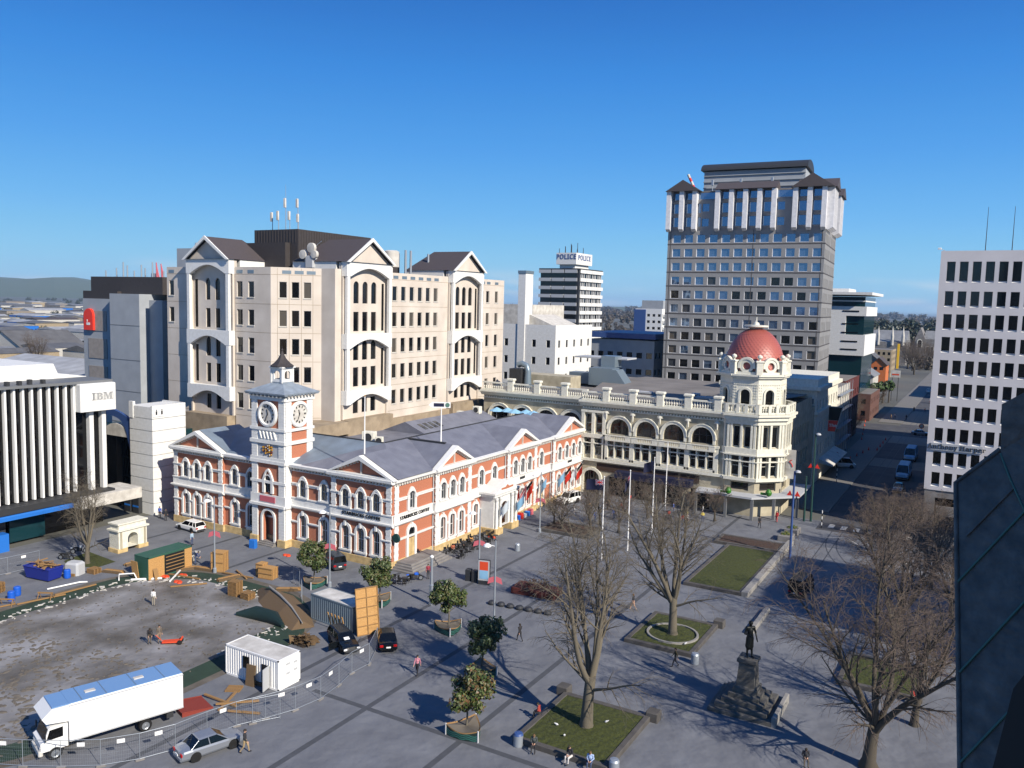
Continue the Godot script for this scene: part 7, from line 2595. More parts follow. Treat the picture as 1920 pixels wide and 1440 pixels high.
	for i in bn.size():
		var o := thing("banner", words[bn[i][1]], "banner", N * Vector3(bn[i][0], 3.0, 0.6 if i > 1 else 2.9), 0.0, "banners on the post office")
		mb = MB.new()
		mb.tube(Vector3(0, 0.3, 0), Vector3(1.2, 2.5, 0), 0.03, 0.03, 5)
		loc("pole", mb, M.white_gloss, o)
		mb = MB.new()
		for k in 6:
			var a := k / 6.0
			var c := (k + 1) / 6.0
			var f := func(t: float, y: float) -> Vector3: return Vector3(0.1 + t * 1.05 , y + t * 1.5, 0.12 * sin(t * 5.0 + i + y))
			mb.quad(f.call(a, 0.6), f.call(c, 0.6), f.call(c, -0.75), f.call(a, -0.75))
		loc("cloth", mb, M[bn[i][1]], o)
		if bn[i][1] == "banner_red":
			mb = MB.new()
			mb.prism(V2([0.2, 0.9, 1.1, 2.1, 1.1, 2.6, 0.2, 1.4]), -0.02, 0.16)
			loc("black_panel", mb, M.black, o)
	for k in 6:
		mb = MB.new()
		mb.bbox(Vector3(-0.4, 0, -0.3), Vector3(0.4, 0.55 + (k % 3) * 0.15, 0.3), 0.05)
		single("goods_crate", mb, M[["yellow", "blue", "banner_red", "banner_white", "bright_blue", "pink"][k]], "%s crate of goods along the post office plinth" % ["yellow", "dark blue", "orange", "white", "bright blue", "pink"][k], "crate", Vector3(-58.9, 0, -104.0 - k * 1.0))
	for k in 5:
		var o := thing("blue_umbrella", "blue-grey terrace umbrella behind the post office roof", "umbrella", Vector3(-76.2 + k * 1.9, 10.4, -127.2 - (k % 2) * 0.7), 0.0, "terrace umbrellas")
		mb = MB.new()
		mb.tube(Vector3.ZERO, Vector3(0, 2.9, 0), 0.04, 0.04, 6)
		loc("pole", mb, M.light_grey, o)
		mb = MB.new()
		mb.lathe([Vector2(1.35, 2.2), Vector2(1.3, 2.3), Vector2(0.0, 2.9)], 8, Transform3D.IDENTITY, false)
		loc("canopy", mb, M.banner_blue, o)
	mb = MB.new()
	mb.box(Vector3(-80.5, 0, -130.2), Vector3(-59.9, 10.4, -125.9))
	single("terrace", mb, M.concrete, "flat terrace block between the post office and the theatre", "building", Vector3.ZERO)

func flag(o: Node3D, h: float, kind: String) -> void:
	var w := 2.6
	var d := 1.35
	var f := func(u: float, v: float) -> Vector3:
		var drop := 0.25 if kind == "union" else 0.9 if kind == "blue" else 1.7
		return Vector3(-u * w * (0.92 if drop < 0.5 else 0.6 if drop < 1.0 else 0.25), h - 0.3 - v * d - u * drop * 0.75, 0.16 * sin(u * 6.0 + v * 1.5) * u)
	var mb := MB.new()
	for i in 10:
		for j in 5:
			mb.quad(f.call(i / 10.0, (j + 1) / 5.0), f.call(i / 10.0, j / 5.0), f.call((i + 1) / 10.0, j / 5.0), f.call((i + 1) / 10.0, (j + 1) / 5.0))
	loc("flag", mb, M.black if kind == "dark" else M.navy, o)
	if kind.begins_with("union"):
		for q in [["banner_white", 0.016, 0.09], ["red", 0.024, 0.04]]:
			mb = MB.new()
			for s in [[[0.0, 0.25], [0.5, 0.25]], [[0.25, 0.0], [0.25, 0.5]], [[0.0, 0.0], [0.5, 0.5]], [[0.0, 0.5], [0.5, 0.0]]]:
				for k in 6:
					var a := Vector2(s[0][0], s[0][1]).lerp(Vector2(s[1][0], s[1][1]), k / 6.0)
					var c := Vector2(s[0][0], s[0][1]).lerp(Vector2(s[1][0], s[1][1]), (k + 1) / 6.0)
					var n: Vector2 = (c - a).normalized().orthogonal() * q[2] * Vector2(0.5, 0.9)
					for sd in [1.0, -1.0]:
						var off := Vector3(0, 0, q[1] * sd)
						mb.quad(f.call(a.x - n.x, a.y - n.y) + off, f.call(a.x + n.x, a.y + n.y) + off, f.call(c.x + n.x, c.y + n.y) + off, f.call(c.x - n.x, c.y - n.y) + off)
			loc("union_cross", mb, M[q[0]], o)

func statue() -> void:
	var o := thing("statue_plinth", "stepped dark stone plinth carrying the bronze statue", "plinth", Vector3(-15.0, 0, -65.5))
	var mb := MB.new()
	for k in 4:
		mb = MB.new()
		var s := 2.5 - k * 0.42
		mb.bbox(Vector3(-s, k * 0.34, -s), Vector3(s, 0.34 + k * 0.34, s), 0.03)
		loc("step", mb, M.plinth_stone, o)
	mb = MB.new()
	mb.lathe([Vector2(1.35, 1.36), Vector2(1.3, 1.75), Vector2(1.05, 1.9), Vector2(0.88, 3.7), Vector2(1.1, 3.85), Vector2(1.05, 4.1), Vector2(0.0, 4.12)], 4, Transform3D.IDENTITY, false, PI / 4)
	loc("pedestal", mb, M.plinth_stone, o)
	mb = MB.new()
	mb.bbox(Vector3(2.5, 0, -2.5), Vector3(2.85, 0.75, 2.5), 0.04)
	loc("side_wall", mb, M.kerb, o)
	var col := {"skin": Color(0.012, 0.014, 0.012), "hair": Color(0.01, 0.011, 0.01), "top": Color(0.012, 0.014, 0.013), "legs": Color(0.012, 0.013, 0.012), "shoe": Color(0.01, 0.01, 0.01)}
	person("bronze_statue", "dark bronze statue of a standing man in a long coat on its plinth", Vector3(-15.0, 4.1, -65.5), deg_to_rad(40), "coat", col, 3.0, "statue", M.bronze)

func fence_panel(a: Vector2, c: Vector2, board: bool) -> void:
	var o := thing("fence_panel", "temporary wire mesh fence panel" + (" with a small white notice" if board else " without a notice") + " round the building site", "fence", Vector3(a.x, 0, a.y), -atan2(c.y - a.y, c.x - a.x), "temporary fence panels")
	var w := a.distance_to(c)
	var mb := MB.new()
	for p in [[Vector3(0, 0, 0), Vector3(0, 1.95, 0)], [Vector3(w, 0, 0), Vector3(w, 1.95, 0)], [Vector3(0, 1.95, 0), Vector3(w, 1.95, 0)], [Vector3(0, 0.12, 0), Vector3(w, 0.12, 0)]]:
		mb.tube(p[0], p[1], 0.024, 0.024, 5)
	loc("frame", mb, M.galvanised, o)
	mb = MB.new()
	var n := int(w / 0.14)
	for i in range(1, n):
		var x := w * i / n
		mb.box(Vector3(x - 0.002, 0.12, -0.002), Vector3(x + 0.002, 1.95, 0.002))
	for j in range(1, 7):
		mb.box(Vector3(0, 0.12 + j * 0.26 - 0.002, -0.002), Vector3(w, 0.12 + j * 0.26 + 0.002, 0.002))
	loc("mesh", mb, M.galvanised, o)
	mb = MB.new()
	mb.bbox(Vector3(-0.3, 0, -0.12), Vector3(0.3, 0.12, 0.12), 0.03)
	loc("foot", mb, M.concrete, o)
	if board:
		mb = MB.new()
		mb.box(Vector3(w * 0.42, 1.5, 0.03), Vector3(w * 0.42 + 0.5, 1.78, 0.05))
		loc("notice", mb, M.white_gloss, o)

func container(called: String, label: String, at: Vector3, turn: float, l: float, w: float, h: float, mat: Material, roof: Material) -> Node3D:
	var o := thing(called, label, "container", at, turn)
	var mb := MB.new()
	for s in [0.0, 1.0]:
		var n := int(l / 0.28)
		var z0 := 0.0 if s == 0.0 else w
		for i in n:
			var x0 := l * i / n
			var x1 := l * (i + 1) / n
			var m0 := lerpf(x0, x1, 0.35)
			var m1 := lerpf(x0, x1, 0.5)
			var m2 := lerpf(x0, x1, 0.85)
			var inn := 0.05 if s == 0.0 else -0.05
			for q in [[x0, 0.0, m0, 0.0], [m0, 0.0, m1, inn], [m1, inn, m2, inn], [m2, inn, x1, 0.0]]:
				var p := [Vector3(q[0], 0.12, z0 + q[1]), Vector3(q[2], 0.12, z0 + q[3]), Vector3(q[2], h - 0.1, z0 + q[3]), Vector3(q[0], h - 0.1, z0 + q[1])]
				if s == 0.0: mb.quad(p[1], p[0], p[3], p[2])
				else: mb.quad(p[0], p[1], p[2], p[3])
	mb.box(Vector3(0.02, 0.1, 0.02), Vector3(0.06, h - 0.05, w - 0.02))
	mb.box(Vector3(l - 0.06, 0.1, 0.02), Vector3(l - 0.02, h - 0.05, w - 0.02))
	loc("walls", mb, mat, o)
	mb = MB.new()
	for x in [0.0, l - 0.12]:
		for z in [-0.02, w - 0.1]: mb.box(Vector3(x, 0, z), Vector3(x + 0.12, h, z + 0.12))
	for z in [-0.02, w - 0.1]:
		mb.box(Vector3(0, h - 0.14, z), Vector3(l, h - 0.002, z + 0.12)); mb.box(Vector3(0, 0, z), Vector3(l, 0.16, z + 0.12))
	for x in [0.0, l - 0.12]:
		mb.box(Vector3(x, h - 0.14, 0.1), Vector3(x + 0.12, h - 0.003, w - 0.1)); mb.box(Vector3(x, 0, 0.1), Vector3(x + 0.12, 0.16, w - 0.1))
	loc("frame", mb, mat, o)
	mb = MB.new()
	mb.box(Vector3(0.05, h - 0.09, 0.05), Vector3(l - 0.05, h - 0.03, w - 0.05))
	loc("roof", mb, roof, o)
	return o

func pallet_mesh() -> MB:
	var mb := MB.new()
	for k in 6: mb.box(Vector3(-0.6, 0.115, -0.5 + k * 0.18), Vector3(0.6, 0.135, -0.38 + k * 0.18))
	for k in 3: mb.box(Vector3(-0.6, 0.02, -0.5 + k * 0.44), Vector3(0.6, 0.115, -0.4 + k * 0.44))
	for k in 3: mb.box(Vector3(-0.6 + k * 0.54, 0.0, -0.5), Vector3(-0.48 + k * 0.54, 0.02, 0.5))
	return mb

func building_site() -> void:
	var mb: MB
	var r := RandomNumberGenerator.new()
	r.seed = 88
	var run := [Vector2(-57.0, -28.6), Vector2(-54.5, -29.8), Vector2(-52.3, -31.1), Vector2(-50.2, -32.6), Vector2(-48.7, -34.5), Vector2(-47.7, -36.6), Vector2(-47.3, -39.0), Vector2(-46.7, -41.2), Vector2(-45.7, -43.1), Vector2(-44.8, -45.3), Vector2(-44.4, -47.7), Vector2(-44.8, -50.3), Vector2(-45.4, -52.6), Vector2(-45.3, -54.8)]
	for i in run.size() - 1: fence_panel(run[i], run[i + 1], i % 2 == 0 or i in [3, 9])
	fence_panel(Vector2(-45.3, -54.8), Vector2(-47.0, -58.0), false)
	fence_panel(Vector2(-46.0, -42.1), Vector2(-44.9, -43.8), false)
	var run2 := [Vector2(-96.0, -44.0), Vector2(-95.2, -47.4), Vector2(-94.6, -50.8), Vector2(-94.2, -54.2)]
	for i in run2.size() - 1: fence_panel(run2[i], run2[i + 1], true)
	for q in [[-66.0, -66.5, -64.6, -66.0], [-62.3, -63.9, -60.9, -62.6]]: fence_panel(Vector2(q[0], q[1]), Vector2(q[2], q[3]), false)
	var c := container("white_site_container", "white corrugated site container with a window and open door", Vector3(-54.4, 0, -49.3), 0.0, 6.2, 2.44, 2.6, M.white_gloss, M.white_worn)
	mb = MB.new()
	mb.box(Vector3(2.15, 1.1, 2.43), Vector3(2.85, 2.1, 2.5))
	loc("window", mb, M.glass_dark, c)
	mb = MB.new()
	mb.box(Vector3(4.3, 0.15, 2.42), Vector3(5.2, 1.9, 2.48))
	loc("doorway", mb, M.black, c)
	mb = MB.new()
	mb.box(Vector3(0, 0, -0.03), Vector3(0.95, 1.85, 0.03), Transform3D(Basis(Vector3.UP, -1.3), Vector3(5.2, 0.15, 2.5)))
	loc("door", mb, M.light_grey, c)
	mb = MB.new()
	for q in [[0.5, 1.9, 0.55], [0.5, 1.25, 0.5], [1.35, 2.0, 0.6], [1.35, 1.2, 0.5]]: mb.box(Vector3(6.19, q[1] - 0.12, q[0] - 0.2), Vector3(6.205, q[1] + 0.06, q[0] + q[2] * 0.4))
	loc("small_print", mb, M.light_grey, c)
	c = container("grey_site_container", "grey ribbed steel container with a pale roof beside the timber frame", Vector3(-56.8, 0, -62.3), deg_to_rad(-6), 6.06, 2.44, 2.6, M.grey_pipe, M.white_worn)
	c = container("green_site_container", "green container with plywood doors and shelves, open to the square", Vector3(-82.1, 0, -58.0), deg_to_rad(90), 5.9, 2.3, 2.65, M.green_box, M.green_box)
	for q in [[0.05, 1.0], [1.0, 2.1], [4.85, 5.85]]:
		mb = MB.new()
		mb.box(Vector3(q[0], 0.05, 2.32), Vector3(q[1], 2.45, 2.37))
		loc("plywood_door", mb, M.plywood, c)
	mb = MB.new()
	mb.box(Vector3(2.2, 0.2, 2.3), Vector3(4.8, 2.4, 2.34))
	loc("opening", mb, M.black, c)
	for k in 5:
		mb = MB.new()
		mb.box(Vector3(2.3, 0.5 + k * 0.4, 2.3), Vector3(4.75, 0.58 + k * 0.4, 2.42))
		loc("shelf", mb, M.timber, c)
	mb = MB.new()
	mb.box(Vector3(-0.05, 0, 0.2), Vector3(0.0, 2.2, 1.3), Transform3D(Basis(Vector3.BACK, 0.12), Vector3(-0.35, 0, 0)))
	loc("leaning_sheet", mb, M.plywood, c)
	mb = MB.new()
	mb.box(Vector3(0, 0, 0), Vector3(0.55, 1.3, 0.04), Transform3D(Basis(Vector3.RIGHT, -0.3), Vector3(0.5, 0, 2.85)))
	loc("leaning_board", mb, M.timber, c)
	var fr := thing("timber_wall_frame", "large plywood-backed timber frame leaning against the grey container", "timber frame", Vector3(-50.2, 0, -58.9), deg_to_rad(62))
	var lean := Transform3D(Basis(Vector3.RIGHT, -0.16), Vector3.ZERO)
	mb = MB.new()
	mb.box(Vector3(0, 0, -0.06), Vector3(2.3, 4.5, -0.03), lean)
	loc("plywood_sheet", mb, M.plywood, fr)
	for y in [0.0, 0.85, 1.7, 2.6, 3.5, 4.42]:
		mb = MB.new()
		mb.box(Vector3(0, y, -0.03), Vector3(2.3, y + 0.07, 0.06), lean)
		loc("rail", mb, M.timber, fr)
	for x in [0.0, 1.1, 2.23]:
		mb = MB.new()
		mb.box(Vector3(x, 0, -0.032), Vector3(x + 0.07, 4.5, 0.064), lean)
		loc("stud", mb, M.timber, fr)
	for k in 5:
		mb = MB.new()
		mb.box(Vector3(-0.05, 0, -0.04), Vector3(0.05, 1.9, 0.04), Transform3D(Basis(Vector3.RIGHT, 0.3), Vector3.ZERO))
		single("leaning_plank", mb, M.plywood, "short plank leaning on the grey container's side", "plank", Vector3(-53.6 + k * 0.5, 0, -59.1 + k * 0.06), 0.0, "planks on the grey container")
	var sk := thing("blue_skip", "dark blue rubbish skip heaped with scrap timber", "skip", Vector3(-90.0, 0, -52.2), deg_to_rad(8))
	mb = MB.new()
	var a0 := [Vector3(-1.7, 0.15, -0.8), Vector3(1.7, 0.15, -0.8), Vector3(1.7, 0.15, 0.8), Vector3(-1.7, 0.15, 0.8)]
	var a1 := [Vector3(-2.0, 1.45, -0.95), Vector3(2.0, 1.45, -0.95), Vector3(2.0, 1.45, 0.95), Vector3(-2.0, 1.45, 0.95)]
	for k in 4: mb.quad(a0[(k + 1) % 4], a0[k], a1[k], a1[(k + 1) % 4])
	mb.quad(a0[0], a0[1], a0[2], a0[3])
	mb.quad(a1[0] * 0.97, a1[3] * 0.97, a1[2] * 0.97, a1[1] * 0.97)
	loc("body", mb, M.skip_blue, sk)
	mb = MB.new()
	for k in 4: mb.tube(a1[k], a1[(k + 1) % 4], 0.06, 0.06, 5)
	loc("rim", mb, M.skip_blue, sk)
	lettering("lettering", "skips", 0.3, M.white_worn, sk, Transform3D(Basis(Vector3.RIGHT, -0.1), Vector3(-0.4, 0.85, 0.92)), 0.02) if false else null
	mb = MB.new()
	for k in 34:
		var q := Transform3D(Basis.from_euler(Vector3(r.randf_range(-0.35, 0.5), r.randf() * TAU, r.randf_range(-0.3, 0.3))), Vector3(r.randf_range(-1.4, 1.4), 1.4 + r.randf() * 0.45, r.randf_range(-0.6, 0.6)))
		mb.cbox(Vector3.ZERO, Vector3(r.randf_range(0.5, 1.5), 0.05, r.randf_range(0.1, 0.3)), q)
	var heap := single("scrap_timber", mb, M.timber, "heap of broken scrap timber in the blue skip", "timber", Vector3(-90.0, 0, -52.2))
	stuff(heap)
	var pm := pallet_mesh().mesh()
	var pal := func(x: float, y: float, z: float, turn: float, lab: String, grp: String) -> void:
		var o := put(numbered("pallet"), pm, M.timber if y < 2.0 else M.plywood, self, Transform3D(Basis(Vector3.UP, turn), Vector3(x, y, z)))
		o.set_meta("label", lab); o.set_meta("category", "pallet"); o.set_meta("group", grp)
	for k in 11: pal.call(-68.4, k * 0.145, -60.3, 0.1 + 0.03 * (k % 3), "brown wooden pallet in the tall stack by the rink edge", "tall pallet stack")
	for k in 5: pal.call(-66.5, k * 0.145, -60.3, 0.05 * (k % 2), "brown wooden pallet in the low stack by the rink edge", "low pallet stack")
	for k in 7: pal.call(-89.8 + (k % 2) * 0.08, k * 0.15, -47.0, 0.3 + 0.06 * (k % 3), "pale wooden pallet piled beside the blue drums", "pallet pile by the drums")
	for k in 4: pal.call(-87.2, k * 0.145, -56.4, 0.1, "weathered pallet stacked between the skip and the green container", "pallets by the green container")
	for k in 2: pal.call(-88.5, k * 0.145, -54.6, 0.4, "weathered pallet lying beside the wrapped bundle", "pallets by the bundle")
	pal.call(-51.5, 0.0, -45.2, 0.5, "loose pallet lying before the white container's door", "loose pallet")
	mb = MB.new()
	mb.box(Vector3(-0.45, 0, -0.05), Vector3(0.45, 1.75, 0.05), Transform3D(Basis(Vector3.RIGHT, -0.12), Vector3.ZERO))
	single("leaning_door", mb, M.timber_old, "old wooden door leaning on the white container", "door", Vector3(-50.9, 0, -46.3), 0.1)
	for q in [[-86.1, -46.5], [-87.0, -47.6], [-88.0, -53.7]]:
		var o := thing("blue_drum", "bright blue plastic drum on the building site", "drum", Vector3(q[0], 0, q[1]), 0.0, "blue drums")
		mb = MB.new()
		mb.lathe([Vector2(0.32, 0), Vector2(0.36, 0.1), Vector2(0.36, 0.9), Vector2(0.3, 0.98), Vector2(0, 0.98)], 12)
		loc("body", mb, M.blue, o)
		mb = MB.new()
		for y in [0.3, 0.62]: mb.lathe([Vector2(0.36, y - 0.03), Vector2(0.385, y), Vector2(0.36, y + 0.03)], 12)
		loc("hoops", mb, M.blue, o)
	mb = MB.new()
	mb.bbox(Vector3(-0.9, 0, -0.7), Vector3(0.9, 1.45, 0.7), 0.2)
	single("wrapped_bundle", mb, M.light_grey, "plastic-wrapped grey bundle between the skip and the drum", "bundle", Vector3(-88.6, 0, -55.0), 0.3)
	mb = MB.new()
	for k in 16: mb.cbox(Vector3(r.randf_range(-0.8, 0.8), 0.15 + r.randf() * 0.9, r.randf_range(-0.7, 0.7)), Vector3(r.randf_range(0.4, 1.0), 0.16, 0.4), Transform3D(Basis(Vector3.UP, r.randf() * 0.6), Vector3.ZERO))
	single("foil_stack", mb, M.white_worn, "stack of foil-white sheets beside the green container", "stack", Vector3(-82.4, 0, -65.6))
	crate(Vector3(-76.2, 0, -64.9), 0.35, Vector3(1.5, 2.3, 1.3), "tall plywood crate standing behind the lamp post")
	crate(Vector3(-69.7, 0, -66.2), 0.15, Vector3(1.9, 1.3, 1.1), "low slatted plywood crate on the paving")
	crate(Vector3(-70.9, 0, -66.4), 0.15, Vector3(0.9, 1.5, 1.0), "plywood crate with its lid open behind the slatted one")
	mb = MB.new()
	mb.bbox(Vector3(-0.45, 0, -0.3), Vector3(0.45, 1.1, 0.3), 0.05)
	single("blue_notice_box", mb, M.bright_blue, "bright blue newspaper box before the clock tower door", "box", Vector3(-79.8, 0, -73.3), 0.2)
	var ar := thing("stone_arch_model", "cream stone model of a triumphal arch near the grass patch", "arch", Vector3(-92.3, 0, -64.4), deg_to_rad(90))
	mb = MB.new()
	var P := Transform3D(Basis(), Vector3(-2.0, 0, 0.9))
	mb.wall(P, 0, 4.0, 0.5, 2.7, [[1.3, 2.7, 0.5, 1.6, 1, 0.65]], 1.8)
	mb.wall(P * Transform3D(Basis(Vector3.UP, PI), Vector3(4.0, 0, -1.8)), 0, 4.0, 0.5, 2.7, [[1.3, 2.7, 0.5, 1.6, 1, 0.65]], 0.0)
	mb.box(Vector3(-2.0, 0.5, -0.9), Vector3(-1.98, 2.7, 0.9)); mb.box(Vector3(1.98, 0.5, -0.9), Vector3(2.0, 2.7, 0.9))
	loc("body", mb, M.stucco_white, ar)
	mb = MB.new()
	mb.bbox(Vector3(-2.15, 0, -1.0), Vector3(-0.75, 0.5, 1.0), 0.05); mb.bbox(Vector3(0.75, 0, -1.0), Vector3(2.15, 0.5, 1.0), 0.05)
	loc("base", mb, M.cream, ar)
	mb = MB.new()
	mb.box(Vector3(-2.2, 2.7, -1.1), Vector3(2.2, 2.9, 1.1)); mb.box(Vector3(-1.9, 2.9, -0.85), Vector3(1.9, 3.5, 0.85)); mb.box(Vector3(-2.1, 3.5, -1.0), Vector3(2.1, 3.68, 1.0))
	loc("attic", mb, M.stucco_white, ar)
	for x in [-1.65, 1.65]:
		mb = MB.new()
		mb.tube(Vector3(x, 0.5, 0.98), Vector3(x, 2.6, 0.98), 0.13, 0.11, 8)
		loc("column", mb, M.stucco, ar)
	mb = MB.new()
	mb.sheet(V2([-95.0, -60.8, -88.8, -60.2, -88.6, -57.8, -91.6, -56.0, -94.0, -57.0]), 0.02)
	struct("grass_patch", mb, M.grass)
	mb = MB.new()
	var bank := [Vector3(-67.6, 0.02, -62.6), Vector3(-64.8, 0.02, -60.2), Vector3(-60.0, 0.02, -57.6), Vector3(-56.4, 0.02, -56.5), Vector3(-55.2, 0.02, -58.4), Vector3(-58.5, 0.02, -61.2), Vector3(-63.2, 0.02, -63.6)]
	var crest := [Vector3(-66.8, 0.5, -62.6), Vector3(-64.4, 1.1, -61.6), Vector3(-60.0, 1.0, -59.6), Vector3(-56.8, 0.6, -58.0)]
	mb.quad(bank[0], bank[1], crest[1], crest[0]); mb.quad(bank[1], bank[2], crest[2], crest[1]); mb.quad(bank[2], bank[3], crest[3], crest[2]); mb.tri(bank[3], bank[4], crest[3])
	mb.quad(crest[3], bank[4], bank[5], crest[2]); mb.quad(crest[2], bank[5], bank[6], crest[1]); mb.tri(crest[1], bank[6], crest[0]); mb.tri(bank[6], bank[0], crest[0])
	single("earth_bank", mb, M.timber_old, "boat-shaped earth and plywood bank at the rink's end", "bank", Vector3.ZERO)
	mb = MB.new()
	mb.path([Vector3(-64.9, 1.2, -61.8), Vector3(-62.0, 1.15, -60.6), Vector3(-59.0, 0.95, -59.2), Vector3(-56.0, 0.5, -57.6)], [0.12, 0.14, 0.12, 0.06], 6)
	single("pale_liner_roll", mb, M.kerb, "pale rolled liner along the crest of the earth bank", "liner", Vector3.ZERO)
	mb = MB.new()
	mb.sheet(V2([-60.0, -58.6, -56.2, -58.2, -54.0, -55.6, -54.2, -52.0, -56.5, -50.6, -58.4, -53.5, -58.6, -56.4]), 0.03)
	struct("green_felt_path", mb, M.green_felt)
	mb = MB.new()
	mb.path([Vector3(-63.8, 0.15, -56.4), Vector3(-61.6, 0.5, -57.0), Vector3(-59.4, 0.45, -57.1), Vector3(-57.6, 0.2, -56.6)], [0.2, 0.75, 0.7, 0.2], 8)
	single("dark_tarpaulin_heap", mb, M.planter_green, "long heap under a dark green tarpaulin at the rink edge", "tarpaulin", Vector3.ZERO)
	var ring := rink_outline(0.1)
	mb = MB.new()
	for i in ring.size():
		var p := ring[i]
		var q := ring[(i + 1) % ring.size()]
		var n := int(p.distance_to(q) / 0.4) + 1
		for k in n:
			var f := float(k) / n
			var s := p.lerp(q, f)
			if s.x > -62.0 and s.y > -50.0: continue
			for m in 2:
				mb.cbox(Vector3.ZERO, Vector3(r.randf_range(0.06, 0.6), r.randf_range(0.02, 0.1), r.randf_range(0.05, 0.2)), Transform3D(Basis(Vector3.UP, r.randf() * TAU), Vector3(s.x + r.randf_range(-0.9, 0.9), 0.05, s.y + r.randf_range(-0.9, 0.9))))
	var foam := single("foam_rubble", mb, M.white_worn, "broken white foam edging strewn round the rink", "rubble", Vector3.ZERO)
	stuff(foam)
	mb = MB.new()
	for k in 700:
		var x := r.randf_range(-80.5, -57.0)
		var z := r.randf_range(-60.5, -28.0)
		mb.cbox(Vector3.ZERO, Vector3(r.randf_range(0.05, 0.3), r.randf_range(0.03, 0.1), r.randf_range(0.04, 0.16)), Transform3D(Basis(Vector3.UP, r.randf() * TAU), Vector3(x, 0.04, z)))
	var deb := single("mud_debris", mb, M.mud, "small muddy debris scattered over the rink floor", "debris", Vector3.ZERO)
	stuff(deb)
	mb = MB.new()
	for k in 900:
		var p := Vector3(r.randf_range(-78.0, -58.0), 0.0, r.randf_range(-43.0, -28.0) - 1.5 * r.randf())
		p.x += 3.0 * sin(p.z * 0.9)
		var w := r.randf_range(0.05, 0.26)
		mb.lathe([Vector2(w, 0.0), Vector2(w * 0.6, w * 0.3), Vector2(0.0, w * 0.42)], 6, Transform3D(Basis(Vector3.UP, r.randf() * 3.0) * Basis.from_scale(Vector3(1.0 + r.randf() * 1.5, 1, 1)), p), false)
	var eh := single("earth_heaps", mb, M.mud, "low torn heaps of brown earth before the truck", "earth", Vector3.ZERO)
	stuff(eh)
	var pipe := func(p: Array, rad: float, mat: Material, lab: String) -> void:
		var m := MB.new()
		m.path(p, p.map(func(_q): return rad), 7)
		single("white_pipe" if mat == M.white_gloss else "timber_length", m, mat, lab, "pipe" if mat == M.white_gloss else "timber", Vector3.ZERO)
	pipe.call([Vector3(-86.0, 0.12, -50.2), Vector3(-85.2, 0.15, -53.4), Vector3(-84.6, 0.15, -53.9)], 0.09, M.white_gloss, "long white pipe lying along the green felt path")
	pipe.call([Vector3(-77.5, 0.12, -59.1), Vector3(-81.6, 0.14, -64.9), Vector3(-82.6, 0.14, -63.8)], 0.11, M.white_gloss, "white pipe running from the green container toward the rink")
	pipe.call([Vector3(-81.4, 0.12, -57.0), Vector3(-79.0, 0.14, -59.2)], 0.13, M.white_gloss, "short thick white pipe before the green container")
	pipe.call([Vector3(-82.4, 0.05, -56.2), Vector3(-82.6, 0.7, -56.4), Vector3(-81.4, 0.75, -57.4), Vector3(-81.2, 0.1, -57.6)], 0.08, M.white_gloss, "bent white pipe frame at the rink corner")
	var lumber := [[-80.5, -60.6, -75.4, -61.4], [-76.0, -58.0, -73.6, -60.9], [-84.2, -46.0, -83.0, -50.4], [-83.6, -49.6, -83.2, -54.0], [-85.2, -43.0, -84.6, -46.0], [-75.0, -64.3, -70.8, -65.0], [-74.2, -65.6, -71.2, -64.4], [-48.8, -42.2, -46.6, -43.4], [-50.4, -42.4, -48.2, -44.8], [-52.4, -43.0, -49.0, -43.2], [-50.6, -44.6, -49.6, -42.0]]
	for i in lumber.size():
		var q: Array = lumber[i]
		mb = MB.new()
		var a := Vector3(q[0], 0.09 + 0.02 * i, q[1])
		var e := Vector3(q[2], 0.12, q[3])
		mb.box(Vector3(-0.09, -0.06, 0), Vector3(0.09, 0.06, a.distance_to(e)), Transform3D(Basis.looking_at(a - e), a))
		single("timber_length", mb, M.timber, "loose length of sawn timber lying about the site", "timber", Vector3.ZERO, 0.0, "loose timber")
	for i in 7:
		var q: Array = [[-85.6, -57.6, 0.3], [-79.6, -62.8, 1.1], [-77.9, -64.0, 0.2], [-73.0, -63.3, 1.3], [-64.8, -64.4, 0.6], [-86.2, -61.0, 1.4], [-50.6, -47.0, 0.1]][i]
		var o := thing("timber_stack", "stack of sawn boards %s" % ["near the weathered pallets", "between the white pipe and the green container", "beside the tall crate", "at the rink's far rounded corner", "behind the earth bank", "behind the green container", "before the white container"][i], "timber", Vector3(q[0], 0, q[1]), q[2])
		for k in 9:
			mb = MB.new()
			mb.box(Vector3(-1.3 + r.randf() * 0.3, 0.02 + (k / 3) * 0.09, -0.4 + (k % 3) * 0.27), Vector3(1.1 + r.randf() * 0.4, 0.1 + (k / 3) * 0.09, -0.18 + (k % 3) * 0.27))
			loc("board", mb, [M.timber, M.plywood, M.timber_old][k % 3], o)
	for q in [[-83.6, -48.6], [-85.0, -45.4]]:
		var o := thing("saw_trestle", "rough timber trestle on the green felt path", "trestle", Vector3(q[0], 0, q[1]), 0.5, "trestles")
		mb = MB.new()
		mb.box(Vector3(-0.8, 0.62, -0.08), Vector3(0.8, 0.74, 0.08))
		loc("beam", mb, M.timber, o)
		for x in [-0.65, 0.65]:
			for s in [-1.0, 1.0]:
				mb = MB.new()
				mb.tube(Vector3(x, 0.66, 0), Vector3(x * 1.1, 0, s * 0.4), 0.045, 0.045, 4)
				loc("leg", mb, M.timber, o)
	var sl := thing("orange_sled", "orange wheeled hand sled beside the two workers", "sled", Vector3(-63.2, 0, -48.4), 0.7)
	mb = MB.new()
	mb.prism(V2([-0.9, 0.2, 0.7, 0.2, 0.9, 0.55, 0.75, 0.6, 0.55, 0.34, -0.9, 0.3]), -0.3, 0.3)
	loc("tray", mb, M.orange, sl)
